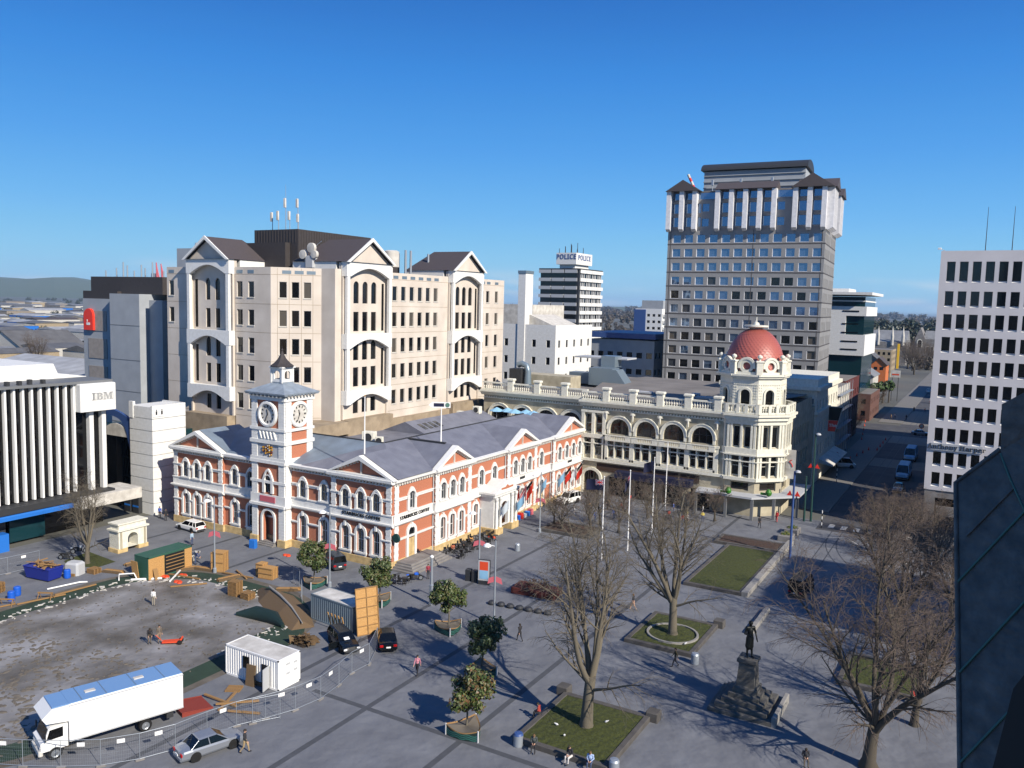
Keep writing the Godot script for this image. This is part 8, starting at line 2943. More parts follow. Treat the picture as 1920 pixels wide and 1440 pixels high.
	for z in [-0.34, 0.34]:
		mb = MB.new()
		mb.lathe([Vector2(0.22, -0.05), Vector2(0.22, 0.05), Vector2(0.1, 0.06), Vector2(0, 0.06)], 12, Transform3D(Basis(Vector3.RIGHT, PI / 2), Vector3(0.65, 0.22, z)))
		loc("wheel", mb, M.rubber, sl)
	mb = MB.new()
	mb.tube(Vector3(-0.85, 0.25, 0), Vector3(-1.5, 0.9, 0), 0.03, 0.03, 5)
	loc("handle", mb, M.orange, sl)
	for q in [[-79.5, -60.0], [-78.2, -61.4], [-76.8, -59.6], [-74.0, -73.4], [-57.2, -94.9]]:
		mb = MB.new()
		for k in 5: mb.lathe([Vector2(0.3, 0), Vector2(0.22, 0.12), Vector2(0, 0.16)], 7, Transform3D(Basis(), Vector3(k * 0.18 - 0.3, 0, sin(k * 2.0) * 0.15)))
		single("orange_netting", mb, M.orange, "crumpled orange safety netting on the ground", "netting", Vector3(q[0], 0.02, q[1]), 0.0, "orange netting scraps")
	for q in [[-83.0, -61.5], [-80.9, -60.6], [-81.6, -59.2]]:
		var o := thing("white_bucket", "small white bucket before the green container", "bucket", Vector3(q[0], 0, q[1]), 0.0, "white buckets")
		mb = MB.new()
		mb.lathe([Vector2(0.14, 0), Vector2(0.18, 0.36), Vector2(0.15, 0.34), Vector2(0.12, 0.05)], 10)
		loc("pail", mb, M.white_gloss, o)
		mb = MB.new()
		mb.path([Vector3(-0.18, 0.34, 0), Vector3(0, 0.5, 0), Vector3(0.18, 0.34, 0)], [0.01, 0.01, 0.01], 4)
		loc("bail", mb, M.steel, o)
	mb = MB.new()
	for k in 90: mb.tri(Vector3(r.randf_range(-1.2, 1.2), r.randf() * 0.9, r.randf_range(-1.0, 1.0)), Vector3(r.randf_range(-1.2, 1.2), r.randf() * 0.6, r.randf_range(-1.0, 1.0)), Vector3(r.randf_range(-1.2, 1.2), r.randf() * 0.5, r.randf_range(-1.0, 1.0)))
	var brush := single("brushwood_heap", mb, M.timber_old, "heap of cut brushwood beside the open dark car", "brushwood", Vector3(-53.2, 0, -55.0))
	stuff(brush)

func crate(at: Vector3, turn: float, s: Vector3, label: String) -> void:
	var o := thing("plywood_crate", label, "crate", at, turn)
	var mb := MB.new()
	mb.box(Vector3(-s.x * 0.5, 0, -s.z * 0.5), Vector3(s.x * 0.5, s.y, s.z * 0.5))
	loc("box", mb, M.plywood, o)
	for z in [-s.z * 0.5 - 0.03, s.z * 0.5 + 0.03]:
		for y in [0.06, s.y * 0.5, s.y - 0.06]:
			mb = MB.new()
			mb.cbox(Vector3(0, y, z), Vector3(s.x + 0.05, 0.1, 0.06))
			loc("batten", mb, M.timber, o)
	for x in [-s.x * 0.5 - 0.03, s.x * 0.5 + 0.03]:
		for k in 4:
			mb = MB.new()
			mb.cbox(Vector3(x, s.y * 0.5, (k - 1.5) * s.z * 0.28), Vector3(0.05, s.y * 0.96, 0.1))
			loc("slat", mb, M.timber, o)

func wheel(o: Node3D, x: float, z: float, r: float, w: float) -> void:
	var key := "wheel%.2f_%.2f" % [r, w]
	if not cache.has(key):
		var a := MB.new()
		a.lathe([Vector2(r * 0.62, -w * 0.5), Vector2(r * 0.94, -w * 0.5), Vector2(r, -w * 0.36), Vector2(r, w * 0.36), Vector2(r * 0.94, w * 0.5), Vector2(r * 0.62, w * 0.5)], 18, Transform3D(Basis(Vector3.RIGHT, PI / 2), Vector3.ZERO))
		var b := MB.new()
		b.lathe([Vector2(r * 0.64, -w * 0.42), Vector2(0.0, -w * 0.42)], 18, Transform3D(Basis(Vector3.RIGHT, PI / 2), Vector3.ZERO))
		b.lathe([Vector2(r * 0.64, w * 0.42), Vector2(r * 0.5, w * 0.3), Vector2(r * 0.2, w * 0.34), Vector2(0.0, w * 0.44)], 18, Transform3D(Basis(Vector3.RIGHT, PI / 2), Vector3.ZERO))
		cache[key] = [a.mesh(), b.mesh()]
	var t := put("wheel", cache[key][0], M.rubber, o, Transform3D(Basis(Vector3.UP, 0.0 if z > 0.0 else PI), Vector3(x, r, z)))
	put("rim", cache[key][1], M.steel, t)

func car(label: String, category: String, at: Vector3, turn: float, kind: String, paint: Material, group := "") -> Node3D:
	var o := thing("car" if kind != "van" else "van", label, category, at, turn, group)
	var hw := 0.86
	var top: Array   # upper line of the lower body, front to back
	var gh: Array    # glasshouse: base front, base back, roof front, roof back, roof height
	var wr := 0.32
	var wx := [1.38, -1.32]
	match kind:
		"sedan":
			top = [[2.28, 0.50], [2.2, 0.68], [1.9, 0.76], [1.05, 0.90], [0.2, 0.93], [-1.5, 0.97], [-2.1, 0.94], [-2.26, 0.80], [-2.28, 0.5]]
			gh = [1.02, -1.62, 0.28, -1.02, 1.42]
		"wagon":
			top = [[2.25, 0.50], [2.17, 0.68], [1.9, 0.76], [1.05, 0.90], [0.2, 0.93], [-1.5, 0.96], [-2.1, 0.96], [-2.26, 0.85], [-2.28, 0.5]]
			gh = [1.02, -2.16, 0.3, -1.9, 1.46]
		"offroad":
			top = [[2.3, 0.62], [2.25, 0.9], [1.9, 1.02], [0.95, 1.08], [0.2, 1.1], [-1.5, 1.12], [-2.1, 1.12], [-2.24, 1.0], [-2.26, 0.6]]
			gh = [0.95, -2.2, 0.4, -2.1, 1.82]
			wr = 0.38
			hw = 0.9
		"van":
			top = [[2.5, 0.6], [2.45, 0.85], [2.2, 1.0], [1.9, 1.08], [0.2, 1.1], [-1.5, 1.1], [-2.3, 1.1], [-2.5, 1.0], [-2.52, 0.5]]
			gh = [2.0, -2.46, 1.3, -2.4, 2.05]
			wr = 0.34
			hw = 0.92
			wx = [1.6, -1.55]
	var mb := MB.new()
	var y0 := 0.24
	var prev := []
	for s in top:
		var e: float = 1.0 - 0.16 * pow(absf(s[0]) / 2.3, 5.0)
		var w := hw * e
		var ring := [Vector3(s[0], y0, -w * 0.9), Vector3(s[0], y0 + 0.16, -w), Vector3(s[0], maxf(s[1] - 0.16, y0 + 0.2), -w), Vector3(s[0], s[1] - 0.03, -w * 0.93), Vector3(s[0], s[1] + 0.015, -w * 0.4), Vector3(s[0], s[1] + 0.015, w * 0.4), Vector3(s[0], s[1] - 0.03, w * 0.93), Vector3(s[0], maxf(s[1] - 0.16, y0 + 0.2), w), Vector3(s[0], y0 + 0.16, w), Vector3(s[0], y0, w * 0.9)]
		if prev.size():
			for i in ring.size():
				var j := (i + 1) % ring.size()
				mb.quad(prev[i], prev[j], ring[j], ring[i])
		else:
			for i in range(1, ring.size() - 1): mb.tri(ring[0], ring[i], ring[i + 1])
		prev = ring
	for i in range(1, prev.size() - 1): mb.tri(prev[0], prev[i + 1], prev[i])
	var belt := func(x: float) -> float:
		for i in top.size() - 1:
			if x <= top[i][0] and x >= top[i + 1][0]:
				return lerpf(top[i][1], top[i + 1][1], (top[i][0] - x) / maxf(top[i][0] - top[i + 1][0], 0.001)) - 0.02
		return 0.9
	var rw := hw * 0.74
	var bw := hw * 0.91
	var B0 := Vector3(gh[0], belt.call(gh[0]), bw)
	var B1 := Vector3(gh[1], belt.call(gh[1]), bw)
	var R0 := Vector3(gh[2], gh[4] - 0.04, rw)
	var R1 := Vector3(gh[3], gh[4] - 0.04, rw)
	var mir := func(p: Vector3) -> Vector3: return Vector3(p.x, p.y, -p.z)
	mb.quad(R1, R0, R0 + Vector3(-0.05, 0.06, -0.15), R1 + Vector3(0.05, 0.06, -0.15))
	mb.quad(mir.call(R0), mir.call(R1), mir.call(R1 + Vector3(0.05, 0.06, -0.15)), mir.call(R0 + Vector3(-0.05, 0.06, -0.15)))
	mb.quad(R1 + Vector3(0.05, 0.06, -0.15), R0 + Vector3(-0.05, 0.06, -0.15), mir.call(R0 + Vector3(-0.05, 0.06, -0.15)), mir.call(R1 + Vector3(0.05, 0.06, -0.15)))
	mb.quad(R0, mir.call(R0), mir.call(R0 + Vector3(-0.05, 0.06, -0.15)), R0 + Vector3(-0.05, 0.06, -0.15))
	mb.quad(mir.call(R1), R1, R1 + Vector3(0.05, 0.06, -0.15), mir.call(R1 + Vector3(0.05, 0.06, -0.15)))
	for s in [1.0, -1.0]:
		var q := func(p: Vector3) -> Vector3: return Vector3(p.x, p.y, p.z * s)
		for pil in [[B0, R0], [B1, R1], [B0.lerp(B1, 0.5), R0.lerp(R1, 0.5)]] + ([[B0.lerp(B1, 0.78), R0.lerp(R1, 0.78)]] if kind != "sedan" else []):
			mb.tube(q.call(pil[0]), q.call(pil[1]), 0.045, 0.04, 5)
	loc("body", mb, paint, o)
	mb = MB.new()
	for s in [1.0, -1.0]:
		var q := func(p: Vector3) -> Vector3: return Vector3(p.x, p.y, p.z * s)
		if s > 0: mb.quad(q.call(B1), q.call(B0), q.call(R0), q.call(R1))
		else: mb.quad(q.call(B0), q.call(B1), q.call(R1), q.call(R0))
	loc("side_windows", mb, M.glass_dark, o)
	mb = MB.new()
	mb.quad(B0, mir.call(B0), mir.call(R0), R0)
	loc("windscreen", mb, M.glass, o)
	mb = MB.new()
	mb.quad(mir.call(B1), B1, R1, mir.call(R1))
	loc("rear_window", mb, M.glass, o)
	for x in wx:
		for z in [hw - 0.09, -hw + 0.09]:
			wheel(o, x, z, wr, 0.2)
			mb = MB.new()
			mb.lathe([Vector2(wr * 1.2, 0), Vector2(wr * 1.2, 0.012), Vector2(0, 0.012)], 16, Transform3D(Basis(Vector3.RIGHT, PI / 2 if z > 0 else -PI / 2), Vector3(x, wr + 0.02, signf(z) * (hw * 0.985))))
			loc("wheel_arch", mb, M.black, o)
	for z in [0.62, -0.62]:
		mb = MB.new()
		mb.bbox(Vector3(2.16, top[1][1] - 0.2, z - 0.16), Vector3(2.27 if kind != "van" else 2.48, top[1][1] - 0.06, z + 0.16), 0.03)
		loc("headlight", mb, M.white_gloss, o)
		mb = MB.new()
		mb.bbox(Vector3(-2.31 if kind != "van" else -2.54, 0.62, z - 0.17), Vector3(-2.2, 0.82, z + 0.15), 0.03)
		loc("tail_light", mb, M.tail_red, o)
	mb = MB.new()
	var fx: float = top[0][0]
	mb.bbox(Vector3(fx - 0.1, 0.28, -hw * 0.8), Vector3(fx + 0.06, 0.5, hw * 0.8), 0.05)
	mb.bbox(Vector3(top[8][0] - 0.06, 0.28, -hw * 0.8), Vector3(top[8][0] + 0.1, 0.52, hw * 0.8), 0.05)
	loc("bumpers", mb, paint if kind == "sedan" else M.dark_grey, o)
	mb = MB.new()
	mb.box(Vector3(top[8][0] - 0.075, 0.54, -0.2), Vector3(top[8][0] - 0.03, 0.66, 0.2))
	loc("number_plate", mb, M.white_gloss, o)
	return o

func truck() -> void:
	var o := thing("removal_truck", "large white box truck with a blue-tinted roof and open rear ramp", "truck", Vector3(-53.4, 0, -35.4), deg_to_rad(-108.4))
	var mb := MB.new()
	mb.bbox(Vector3(-4.9, 1.05, -1.25), Vector3(2.9, 3.75, 1.25), 0.06)
	mb.prism(V2([2.9, 2.55, 4.3, 2.75, 4.55, 3.15, 3.95, 3.7, 2.9, 3.7]), -1.22, 1.22)
	loc("box_body", mb, M.white_gloss, o)
	mb = MB.new()
	mb.box(Vector3(-4.85, 3.75, -1.2), Vector3(2.85, 3.8, 1.2))
	mb.prism(V2([2.85, 3.72, 3.93, 3.72, 3.9, 3.78, 2.85, 3.78]), -1.15, 1.15)
	loc("roof_skin", mb, M.ice_roof, o)
	for x in [-3.6, -1.6, 0.4, 2.0]:
		mb = MB.new()
		mb.box(Vector3(x, 3.8, -1.2), Vector3(x + 0.05, 3.82, 1.2))
		loc("roof_seam", mb, M.grey_pipe, o)
	for x in [-2.4, 0.9]:
		mb = MB.new()
		mb.bbox(Vector3(x, 3.8, -0.25), Vector3(x + 0.7, 3.86, 0.15), 0.02)
		loc("roof_vent", mb, M.white_worn, o)
	mb = MB.new()
	mb.box(Vector3(-4.92, 1.08, 1.252), Vector3(-3.75, 2.95, 1.275))
	loc("side_door", mb, M.light_grey, o)
	for q in [[-4.9, 2.9, 1.08, 1.16], [-4.9, 2.9, 3.6, 3.68]]:
		mb = MB.new()
		mb.box(Vector3(q[0], q[2], -1.275), Vector3(q[1], q[3], 1.275))
		loc("side_rail", mb, M.light_grey, o)
	for x in [-2.6, -0.9, 0.8, 2.4]:
		mb = MB.new()
		mb.box(Vector3(x, 1.16, 1.25), Vector3(x + 0.03, 3.6, 1.262))
		loc("panel_joint", mb, M.light_grey, o)
	mb = MB.new()
	mb.prism(V2([2.95, 0.75, 4.62, 0.75, 4.66, 1.35, 4.42, 1.5, 4.15, 2.3, 4.0, 2.4, 2.95, 2.4]), -1.08, 1.08)
	loc("cab", mb, M.white_gloss, o)
	for s in [1.09, -1.09]:
		mb = MB.new()
		mb.prism(V2([3.25, 1.55, 4.3, 1.5, 4.08, 2.2, 3.25, 2.25]), minf(s, s * 0.97), maxf(s, s * 0.97))
		loc("cab_window", mb, M.glass_dark, o)
	mb = MB.new()
	mb.prism(V2([4.44, 1.52, 4.46, 1.54, 4.2, 2.3, 4.18, 2.28]), -0.98, 0.98)
	loc("windscreen", mb, M.glass, o)
	mb = MB.new()
	mb.box(Vector3(-4.9, 0.75, -0.55), Vector3(3.2, 1.05, 0.55)); mb.box(Vector3(-4.2, 0.5, -1.1), Vector3(-3.7, 0.9, 1.1)); mb.box(Vector3(0.6, 0.5, 0.6), Vector3(1.5, 0.95, 1.1)); mb.box(Vector3(2.9, 1.0, -1.0), Vector3(2.97, 2.4, 1.0))
	loc("chassis", mb, M.dark_grey, o)
	mb = MB.new()
	mb.bbox(Vector3(4.5, 0.5, -1.05), Vector3(4.78, 0.85, 1.05), 0.05)
	loc("bumper", mb, M.white_worn, o)
	for z in [0.8, -0.8]:
		mb = MB.new()
		mb.bbox(Vector3(4.6, 0.9, z - 0.17), Vector3(4.7, 1.12, z + 0.17), 0.03)
		loc("headlight", mb, M.light_grey, o)
	for x in [3.75, -2.2]:
		for z in [0.95, -0.95]: wheel(o, x, z, 0.46, 0.3)
	for z in [1.3, -1.3]:
		mb = MB.new()
		mb.tube(Vector3(4.3, 1.9, z * 0.85), Vector3(4.4, 2.0, z), 0.02, 0.02, 4)
		mb.bbox(Vector3(4.36, 1.6, z - 0.1), Vector3(4.44, 2.1, z + 0.1), 0.02)
		loc("mirror", mb, M.dark_grey, o)
	var rp := thing("loading_ramp", "rust-red loading ramp lying behind the white truck", "ramp", Vector3(-51.9, 0, -41.4), deg_to_rad(-108.4))
	mb = MB.new()
	mb.prism(V2([-1.2, 0.0, 1.2, 0.0, 1.2, 0.32, -1.2, 0.06]), -1.2, 1.2)
	loc("plate", mb, M.ramp_red, rp)
	mb = MB.new()
	for z in [-1.2, 1.15]: mb.prism(V2([-1.2, 0.07, 1.2, 0.33, 1.2, 0.4, -1.2, 0.13]), z, z + 0.05)
	loc("edge_rails", mb, M.ramp_red, rp)

func motorcycle(label: String, at: Vector3, turn: float, mat: Material) -> void:
	var o := thing("motorcycle", label, "motorcycle", at, turn)
	for x in [0.72, -0.68]:
		wheel(o, x, 0.0, 0.31, 0.12)
	var mb := MB.new()
	mb.tube(Vector3(0.72, 0.31, 0), Vector3(0.45, 1.0, 0), 0.04, 0.04, 6); mb.tube(Vector3(-0.68, 0.31, 0), Vector3(-0.1, 0.4, 0), 0.035, 0.035, 5); mb.tube(Vector3(0.44, 1.0, -0.35), Vector3(0.44, 1.0, 0.35), 0.022, 0.022, 5)
	mb.bbox(Vector3(-0.3, 0.28, -0.16), Vector3(0.35, 0.62, 0.16), 0.06)
	loc("frame_and_engine", mb, M.dark_grey, o)
	mb = MB.new()
	mb.bbox(Vector3(-0.05, 0.7, -0.16), Vector3(0.45, 0.95, 0.16), 0.08)
	mb.bbox(Vector3(-0.95, 0.7, -0.12), Vector3(-0.6, 0.8, 0.12), 0.03)
	loc("tank", mb, mat, o)
	mb = MB.new()
	mb.bbox(Vector3(-0.7, 0.66, -0.14), Vector3(-0.02, 0.8, 0.14), 0.05)
	loc("seat", mb, M.black, o)

func vehicles() -> void:
	truck()
	car("silver saloon car parked along the site fence", "car", Vector3(-45.7, 0, -37.9), deg_to_rad(73), "sedan", M.silver_car)
	car("white estate car parked at the post office's south pavilion", "car", Vector3(-92.9, 0, -74.3), deg_to_rad(176), "wagon", M.white_car)
	car("dark blue-grey four-wheel drive parked under the post office windows", "car", Vector3(-66.4, 0, -73.6), deg_to_rad(150), "offroad", M.blue_grey_car)
	car("black saloon with red tail lights driving off past the fence corner", "car", Vector3(-46.9, 0, -59.2), deg_to_rad(133), "sedan", M.black_car)
	var d := car("dark estate car with an open door and white papers on its dashboard", "car", Vector3(-49.9, 0, -56.6), deg_to_rad(-28), "wagon", M.dark_car)
	var mb := MB.new()
	mb.box(Vector3(0, 0.3, 0), Vector3(0.04, 0.95, 1.0))
	loc("open_door", mb, M.dark_car, d, Transform3D(Basis(Vector3.UP, 0.3), Vector3(0.75, 0, 0.85)))
	mb = MB.new()
	mb.cbox(Vector3(0.75, 1.13, 0.1), Vector3(0.35, 0.02, 0.5), Transform3D(Basis(Vector3.BACK, -0.35), Vector3(0.02, 0.35, 0)))
	loc("papers", mb, M.white_gloss, d)
	car("white off-road car parked at the post office's far end", "car", Vector3(-57.3, 0, -118.9), deg_to_rad(-104), "offroad", M.white_car)
	car("black van standing in the building's shadow on the roadway", "van", Vector3(-16.6, 0, -96.2), deg_to_rad(85), "van", M.black_car)
	car("pale blue-roofed minibus coming down the shaded street", "van", Vector3(-12.7, 0, -176.5), deg_to_rad(-90), "van", M.banner_blue).scale = Vector3(1.55, 1.35, 1.35)
	car("second pale blue-roofed minibus further up the shaded street", "van", Vector3(-13.2, 0, -199.5), deg_to_rad(-90), "van", M.banner_blue).scale = Vector3(1.6, 1.35, 1.35)
	car("dark car ahead of the vans at the street mouth", "car", Vector3(-12.4, 0, -162.5), deg_to_rad(-90), "sedan", M.blue_grey_car)
	car("blue-grey saloon crossing at the first intersection", "car", Vector3(-14.0, 0, -241.5), deg_to_rad(5), "sedan", M.silver_car)
	car("white van parked at the roadworks barrier", "van", Vector3(-24.4, 0.13, -179.5), deg_to_rad(20), "van", M.white_car)
	car("white van waiting at the far crossing", "van", Vector3(-14.5, 0, -330.0), deg_to_rad(0), "van", M.white_car)
	for k in 9:
		car("parked car in the far part of the street", "car", Vector3(-20.0 if k % 2 else -9.4, 0, -350.0 - k * 26.0), deg_to_rad(90), "sedan", [M.silver_car, M.white_car, M.dark_car][k % 3], "cars parked up the street")
	motorcycle("blue motorcycle parked by the café steps", Vector3(-55.3, 0, -74.8), 0.8, M.blue)
	motorcycle("dark motorcycle in the pair near the grass patch", Vector3(-94.2, 0, -57.4), 0.4, M.dark_grey)
	motorcycle("silver motorcycle in the pair near the grass patch", Vector3(-95.4, 0, -59.8), 0.9, M.galvanised)

# ---------------------------------------------------------------- people
func joints(pose: String) -> Dictionary:
	var j := {"hip": Vector3(0, 0.94, 0), "waist": Vector3(0, 1.08, 0.01), "chest": Vector3(0, 1.28, 0.0), "neck": Vector3(0, 1.47, -0.01), "head": Vector3(0, 1.62, 0.02)}
	for s in [1.0, -1.0]:
		var k := "l" if s > 0 else "r"
		j[k + "hip"] = Vector3(0.095 * s, 0.92, 0); j[k + "knee"] = Vector3(0.1 * s, 0.5, 0.01); j[k + "ank"] = Vector3(0.1 * s, 0.085, -0.02); j[k + "toe"] = Vector3(0.12 * s, 0.045, 0.14)
		j[k + "sho"] = Vector3(0.175 * s, 1.42, -0.01); j[k + "elb"] = Vector3(0.225 * s, 1.14, -0.02); j[k + "wri"] = Vector3(0.235 * s, 0.9, 0.05)
	if pose == "walk":
		j.lknee = Vector3(0.1, 0.52, 0.2); j.lank = Vector3(0.1, 0.1, 0.27); j.ltoe = Vector3(0.11, 0.1, 0.43)
		j.rknee = Vector3(-0.1, 0.5, -0.06); j.rank = Vector3(-0.1, 0.14, -0.32); j.rtoe = Vector3(-0.11, 0.05, -0.2)
		j.lelb = Vector3(0.23, 1.15, -0.13); j.lwri = Vector3(0.23, 0.92, -0.16); j.relb = Vector3(-0.23, 1.15, 0.07); j.rwri = Vector3(-0.22, 0.96, 0.24)
	elif pose == "sit":
		for k in ["l", "r"]:
			var s := 1.0 if k == "l" else -1.0
			j[k + "knee"] = Vector3(0.13 * s, 0.94, 0.42); j[k + "ank"] = Vector3(0.13 * s, 0.52, 0.46); j[k + "toe"] = Vector3(0.14 * s, 0.485, 0.62)
			j[k + "elb"] = Vector3(0.24 * s, 1.17, 0.06); j[k + "wri"] = Vector3(0.1 * s, 1.07, 0.27)
		for n in ["chest", "neck", "head", "lsho", "rsho"]: j[n] += Vector3(0, -0.02, 0.07)
		j.head += Vector3(0, -0.03, 0.05)
		for n in j.keys(): j[n] -= Vector3(0, 0.44, 0)
	elif pose == "bend":
		for n in ["chest", "neck", "head", "lsho", "rsho", "waist"]:
			var v: Vector3 = j[n] - j.hip
			j[n] = j.hip + v.rotated(Vector3.RIGHT, 0.55)
		for s in [1.0, -1.0]:
			var k := "l" if s > 0 else "r"
			j[k + "elb"] = j[k + "sho"] + Vector3(0.04 * s, -0.24, 0.12); j[k + "wri"] = j[k + "elb"] + Vector3(-0.06 * s, -0.18, 0.17)
	elif pose == "fold":
		for s in [1.0, -1.0]:
			var k := "l" if s > 0 else "r"
			j[k + "elb"] = Vector3(0.25 * s, 1.16, 0.03); j[k + "wri"] = Vector3(0.04 * s, 1.16, 0.2)
	elif pose == "coat":
		j.lwri = Vector3(0.26, 0.95, 0.16); j.lelb = Vector3(0.28, 1.16, -0.02); j.rwri = Vector3(-0.1, 1.1, 0.22); j.relb = Vector3(-0.27, 1.16, 0.02)
		j.lank.z = 0.08; j.ltoe.z = 0.24
	return j

func figure(pose: String) -> Array:
	if cache.has("fig_" + pose): return cache["fig_" + pose]
	var j := joints(pose)
	var bones := [["hip", "waist", 0.135, 0.125, "legs"], ["waist", "chest", 0.13, 0.145, "top"], ["chest", "neck", 0.14, 0.075, "top"], ["lsho", "rsho", 0.075, 0.075, "top"], ["neck", "head", 0.052, 0.06, "skin"]]
	for k in ["l", "r"]:
		bones += [[k + "hip", k + "knee", 0.092, 0.062, "legs"], [k + "knee", k + "ank", 0.06, 0.042, "legs"], [k + "ank", k + "toe", 0.045, 0.035, "shoe"], [k + "sho", k + "elb", 0.06, 0.046, "top"], [k + "elb", k + "wri", 0.045, 0.033, "top"]]
	var segs := []
	for b in bones: segs.append([j[b[0]], j[b[1]], b[2], b[3], b[4]])
	var up: Vector3 = (j.head - j.neck).normalized()
	var fw := Vector3(0, 0, 1) - up * up.z
	fw = fw.normalized()
	segs.append([j.head + up * 0.02, j.head + up * 0.055, 0.082, 0.085, "skin"])
	segs.append([j.head - up * 0.055 + fw * 0.035, j.head - up * 0.02 + fw * 0.04, 0.045, 0.055, "skin"])
	segs.append([j.head - up * 0.0 + fw * 0.09, j.head - up * 0.022 + fw * 0.105, 0.013, 0.017, "skin"])
	segs.append([j.head + up * 0.05 - fw * 0.03, j.head + up * 0.065 + fw * 0.01, 0.092, 0.087, "hair"])
	segs.append([j.head - up * 0.02 - fw * 0.045, j.head + up * 0.03 - fw * 0.04, 0.07, 0.08, "hair"])
	for s in [1.0, -1.0]: segs.append([j.head + Vector3(0.083 * s, -0.005, 0), j.head + Vector3(0.086 * s, 0.02, 0), 0.017, 0.017, "skin"])
	if pose == "coat":
		segs.append([j.waist, Vector3(0, 0.55, -0.02), 0.15, 0.2, "top"])
	for k in ["l", "r"]:
		var w: Vector3 = j[k + "wri"]
		var d: Vector3 = (w - j[k + "elb"]).normalized()
		segs.append([w, w + d * 0.08, 0.033, 0.038, "skin"])
	var cs := 0.026
	var mn := Vector3(9, 9, 9)
	var mx := -mn
	for s in segs:
		for e in [0, 1]:
			mn = mn.min(s[e] - Vector3.ONE * (s[2 + e] + 0.06)); mx = mx.max(s[e] + Vector3.ONE * (s[2 + e] + 0.06))
	var dim := Vector3i(((mx - mn) / cs).ceil()) + Vector3i.ONE
	var fld := PackedFloat32Array()
	fld.resize(dim.x * dim.y * dim.z)
	fld.fill(1.0)
	var near := PackedFloat32Array()
	near.resize(fld.size())
	near.fill(1.0)
	var tag := PackedByteArray()
	tag.resize(fld.size())
	var tags := ["skin", "hair", "top", "legs", "shoe"]
	for s in segs:
		var a: Vector3 = s[0]
		var b: Vector3 = s[1]
		var mr: float = maxf(s[2], s[3]) + 0.05
		var lo := Vector3i(((a.min(b) - Vector3.ONE * mr - mn) / cs).floor()).clamp(Vector3i.ZERO, dim - Vector3i.ONE)
		var hi := Vector3i(((a.max(b) + Vector3.ONE * mr - mn) / cs).ceil()).clamp(Vector3i.ZERO, dim - Vector3i.ONE)
		var ab := b - a
		var l2 := maxf(ab.length_squared(), 1e-6)
		var ti := tags.find(s[4])
		var r0: float = s[2]
		var r1: float = s[3]
		var flat: float = 0.8 if s[4] in ["top", "legs"] and r0 > 0.11 else 1.0
		for z in range(lo.z, hi.z + 1):
			for y in range(lo.y, hi.y + 1):
				for x in range(lo.x, hi.x + 1):
					var p := mn + Vector3(x, y, z) * cs
					var t := clampf((p - a).dot(ab) / l2, 0.0, 1.0)
					var q := p - a - ab * t
					q.z /= flat
					var dd := q.length() - lerpf(r0, r1, t)
					var ix := (z * dim.y + y) * dim.x + x
					var o := fld[ix]
					var h := maxf(0.03 - absf(dd - o), 0.0) / 0.03
					fld[ix] = minf(dd, o) - h * h * 0.0075
					if dd < near[ix]:
						near[ix] = dd
						tag[ix] = ti
	var vid := PackedInt32Array()
	vid.resize(fld.size())
	vid.fill(-1)
	var vs := PackedVector3Array()
	var vt := PackedByteArray()
	var off := [0, 1, dim.x, dim.x + 1, dim.x * dim.y, dim.x * dim.y + 1, dim.x * dim.y + dim.x, dim.x * dim.y + dim.x + 1]
	var edges := [[0, 1], [2, 3], [4, 5], [6, 7], [0, 2], [1, 3], [4, 6], [5, 7], [0, 4], [1, 5], [2, 6], [3, 7]]
	for z in dim.z - 1:
		for y in dim.y - 1:
			for x in dim.x - 1:
				var ix := (z * dim.y + y) * dim.x + x
				var f0 := fld[ix]
				if f0 > 0.09 or f0 < -0.09: continue
				var m := 0
				for k in 8:
					if fld[ix + off[k]] < 0.0: m |= 1 << k
				if m == 0 or m == 255: continue
				var acc := Vector3.ZERO
				var c := 0
				for e in edges:
					var ia: int = e[0]
					var ib: int = e[1]
					if ((m >> ia) & 1) != ((m >> ib) & 1):
						var fa := fld[ix + off[ia]]
						var fb := fld[ix + off[ib]]
						var pa := Vector3(ia & 1, (ia >> 1) & 1, ia >> 2)
						var pb := Vector3(ib & 1, (ib >> 1) & 1, ib >> 2)
						acc += pa.lerp(pb, fa / (fa - fb))
						c += 1
				vid[ix] = vs.size()
				vs.push_back(mn + (Vector3(x, y, z) + acc / c) * cs)
				vt.push_back(tag[ix + (off[7] if f0 > 0.0 and fld[ix + off[7]] < f0 else 0)])
	var tri := PackedInt32Array()
	var sx := 1
	var sy := dim.x
	var sz := dim.x * dim.y
	for z in range(1, dim.z - 1):
		for y in range(1, dim.y - 1):
			for x in range(1, dim.x - 1):
				var ix := (z * dim.y + y) * dim.x + x
				var f0 := fld[ix]
				for ax in 3:
					var st: int = [sx, sy, sz][ax]
					var f1 := fld[ix + st]
					if (f0 < 0.0) == (f1 < 0.0): continue
					var u: int = [sy, sz, sx][ax]
					var w: int = [sz, sx, sy][ax]
					var q := [vid[ix - u - w], vid[ix - w], vid[ix], vid[ix - u]]
					if q.min() < 0: continue
					if f0 < 0.0: tri.append_array([q[0], q[1], q[2], q[0], q[2], q[3]])
					else: tri.append_array([q[0], q[2], q[1], q[0], q[3], q[2]])
	var nr := PackedVector3Array()
	nr.resize(vs.size())
	for i in range(0, tri.size(), 3):
		var n := (vs[tri[i + 1]] - vs[tri[i]]).cross(vs[tri[i + 2]] - vs[tri[i]])
		for k in 3: nr[tri[i + k]] += n
	var fing := []
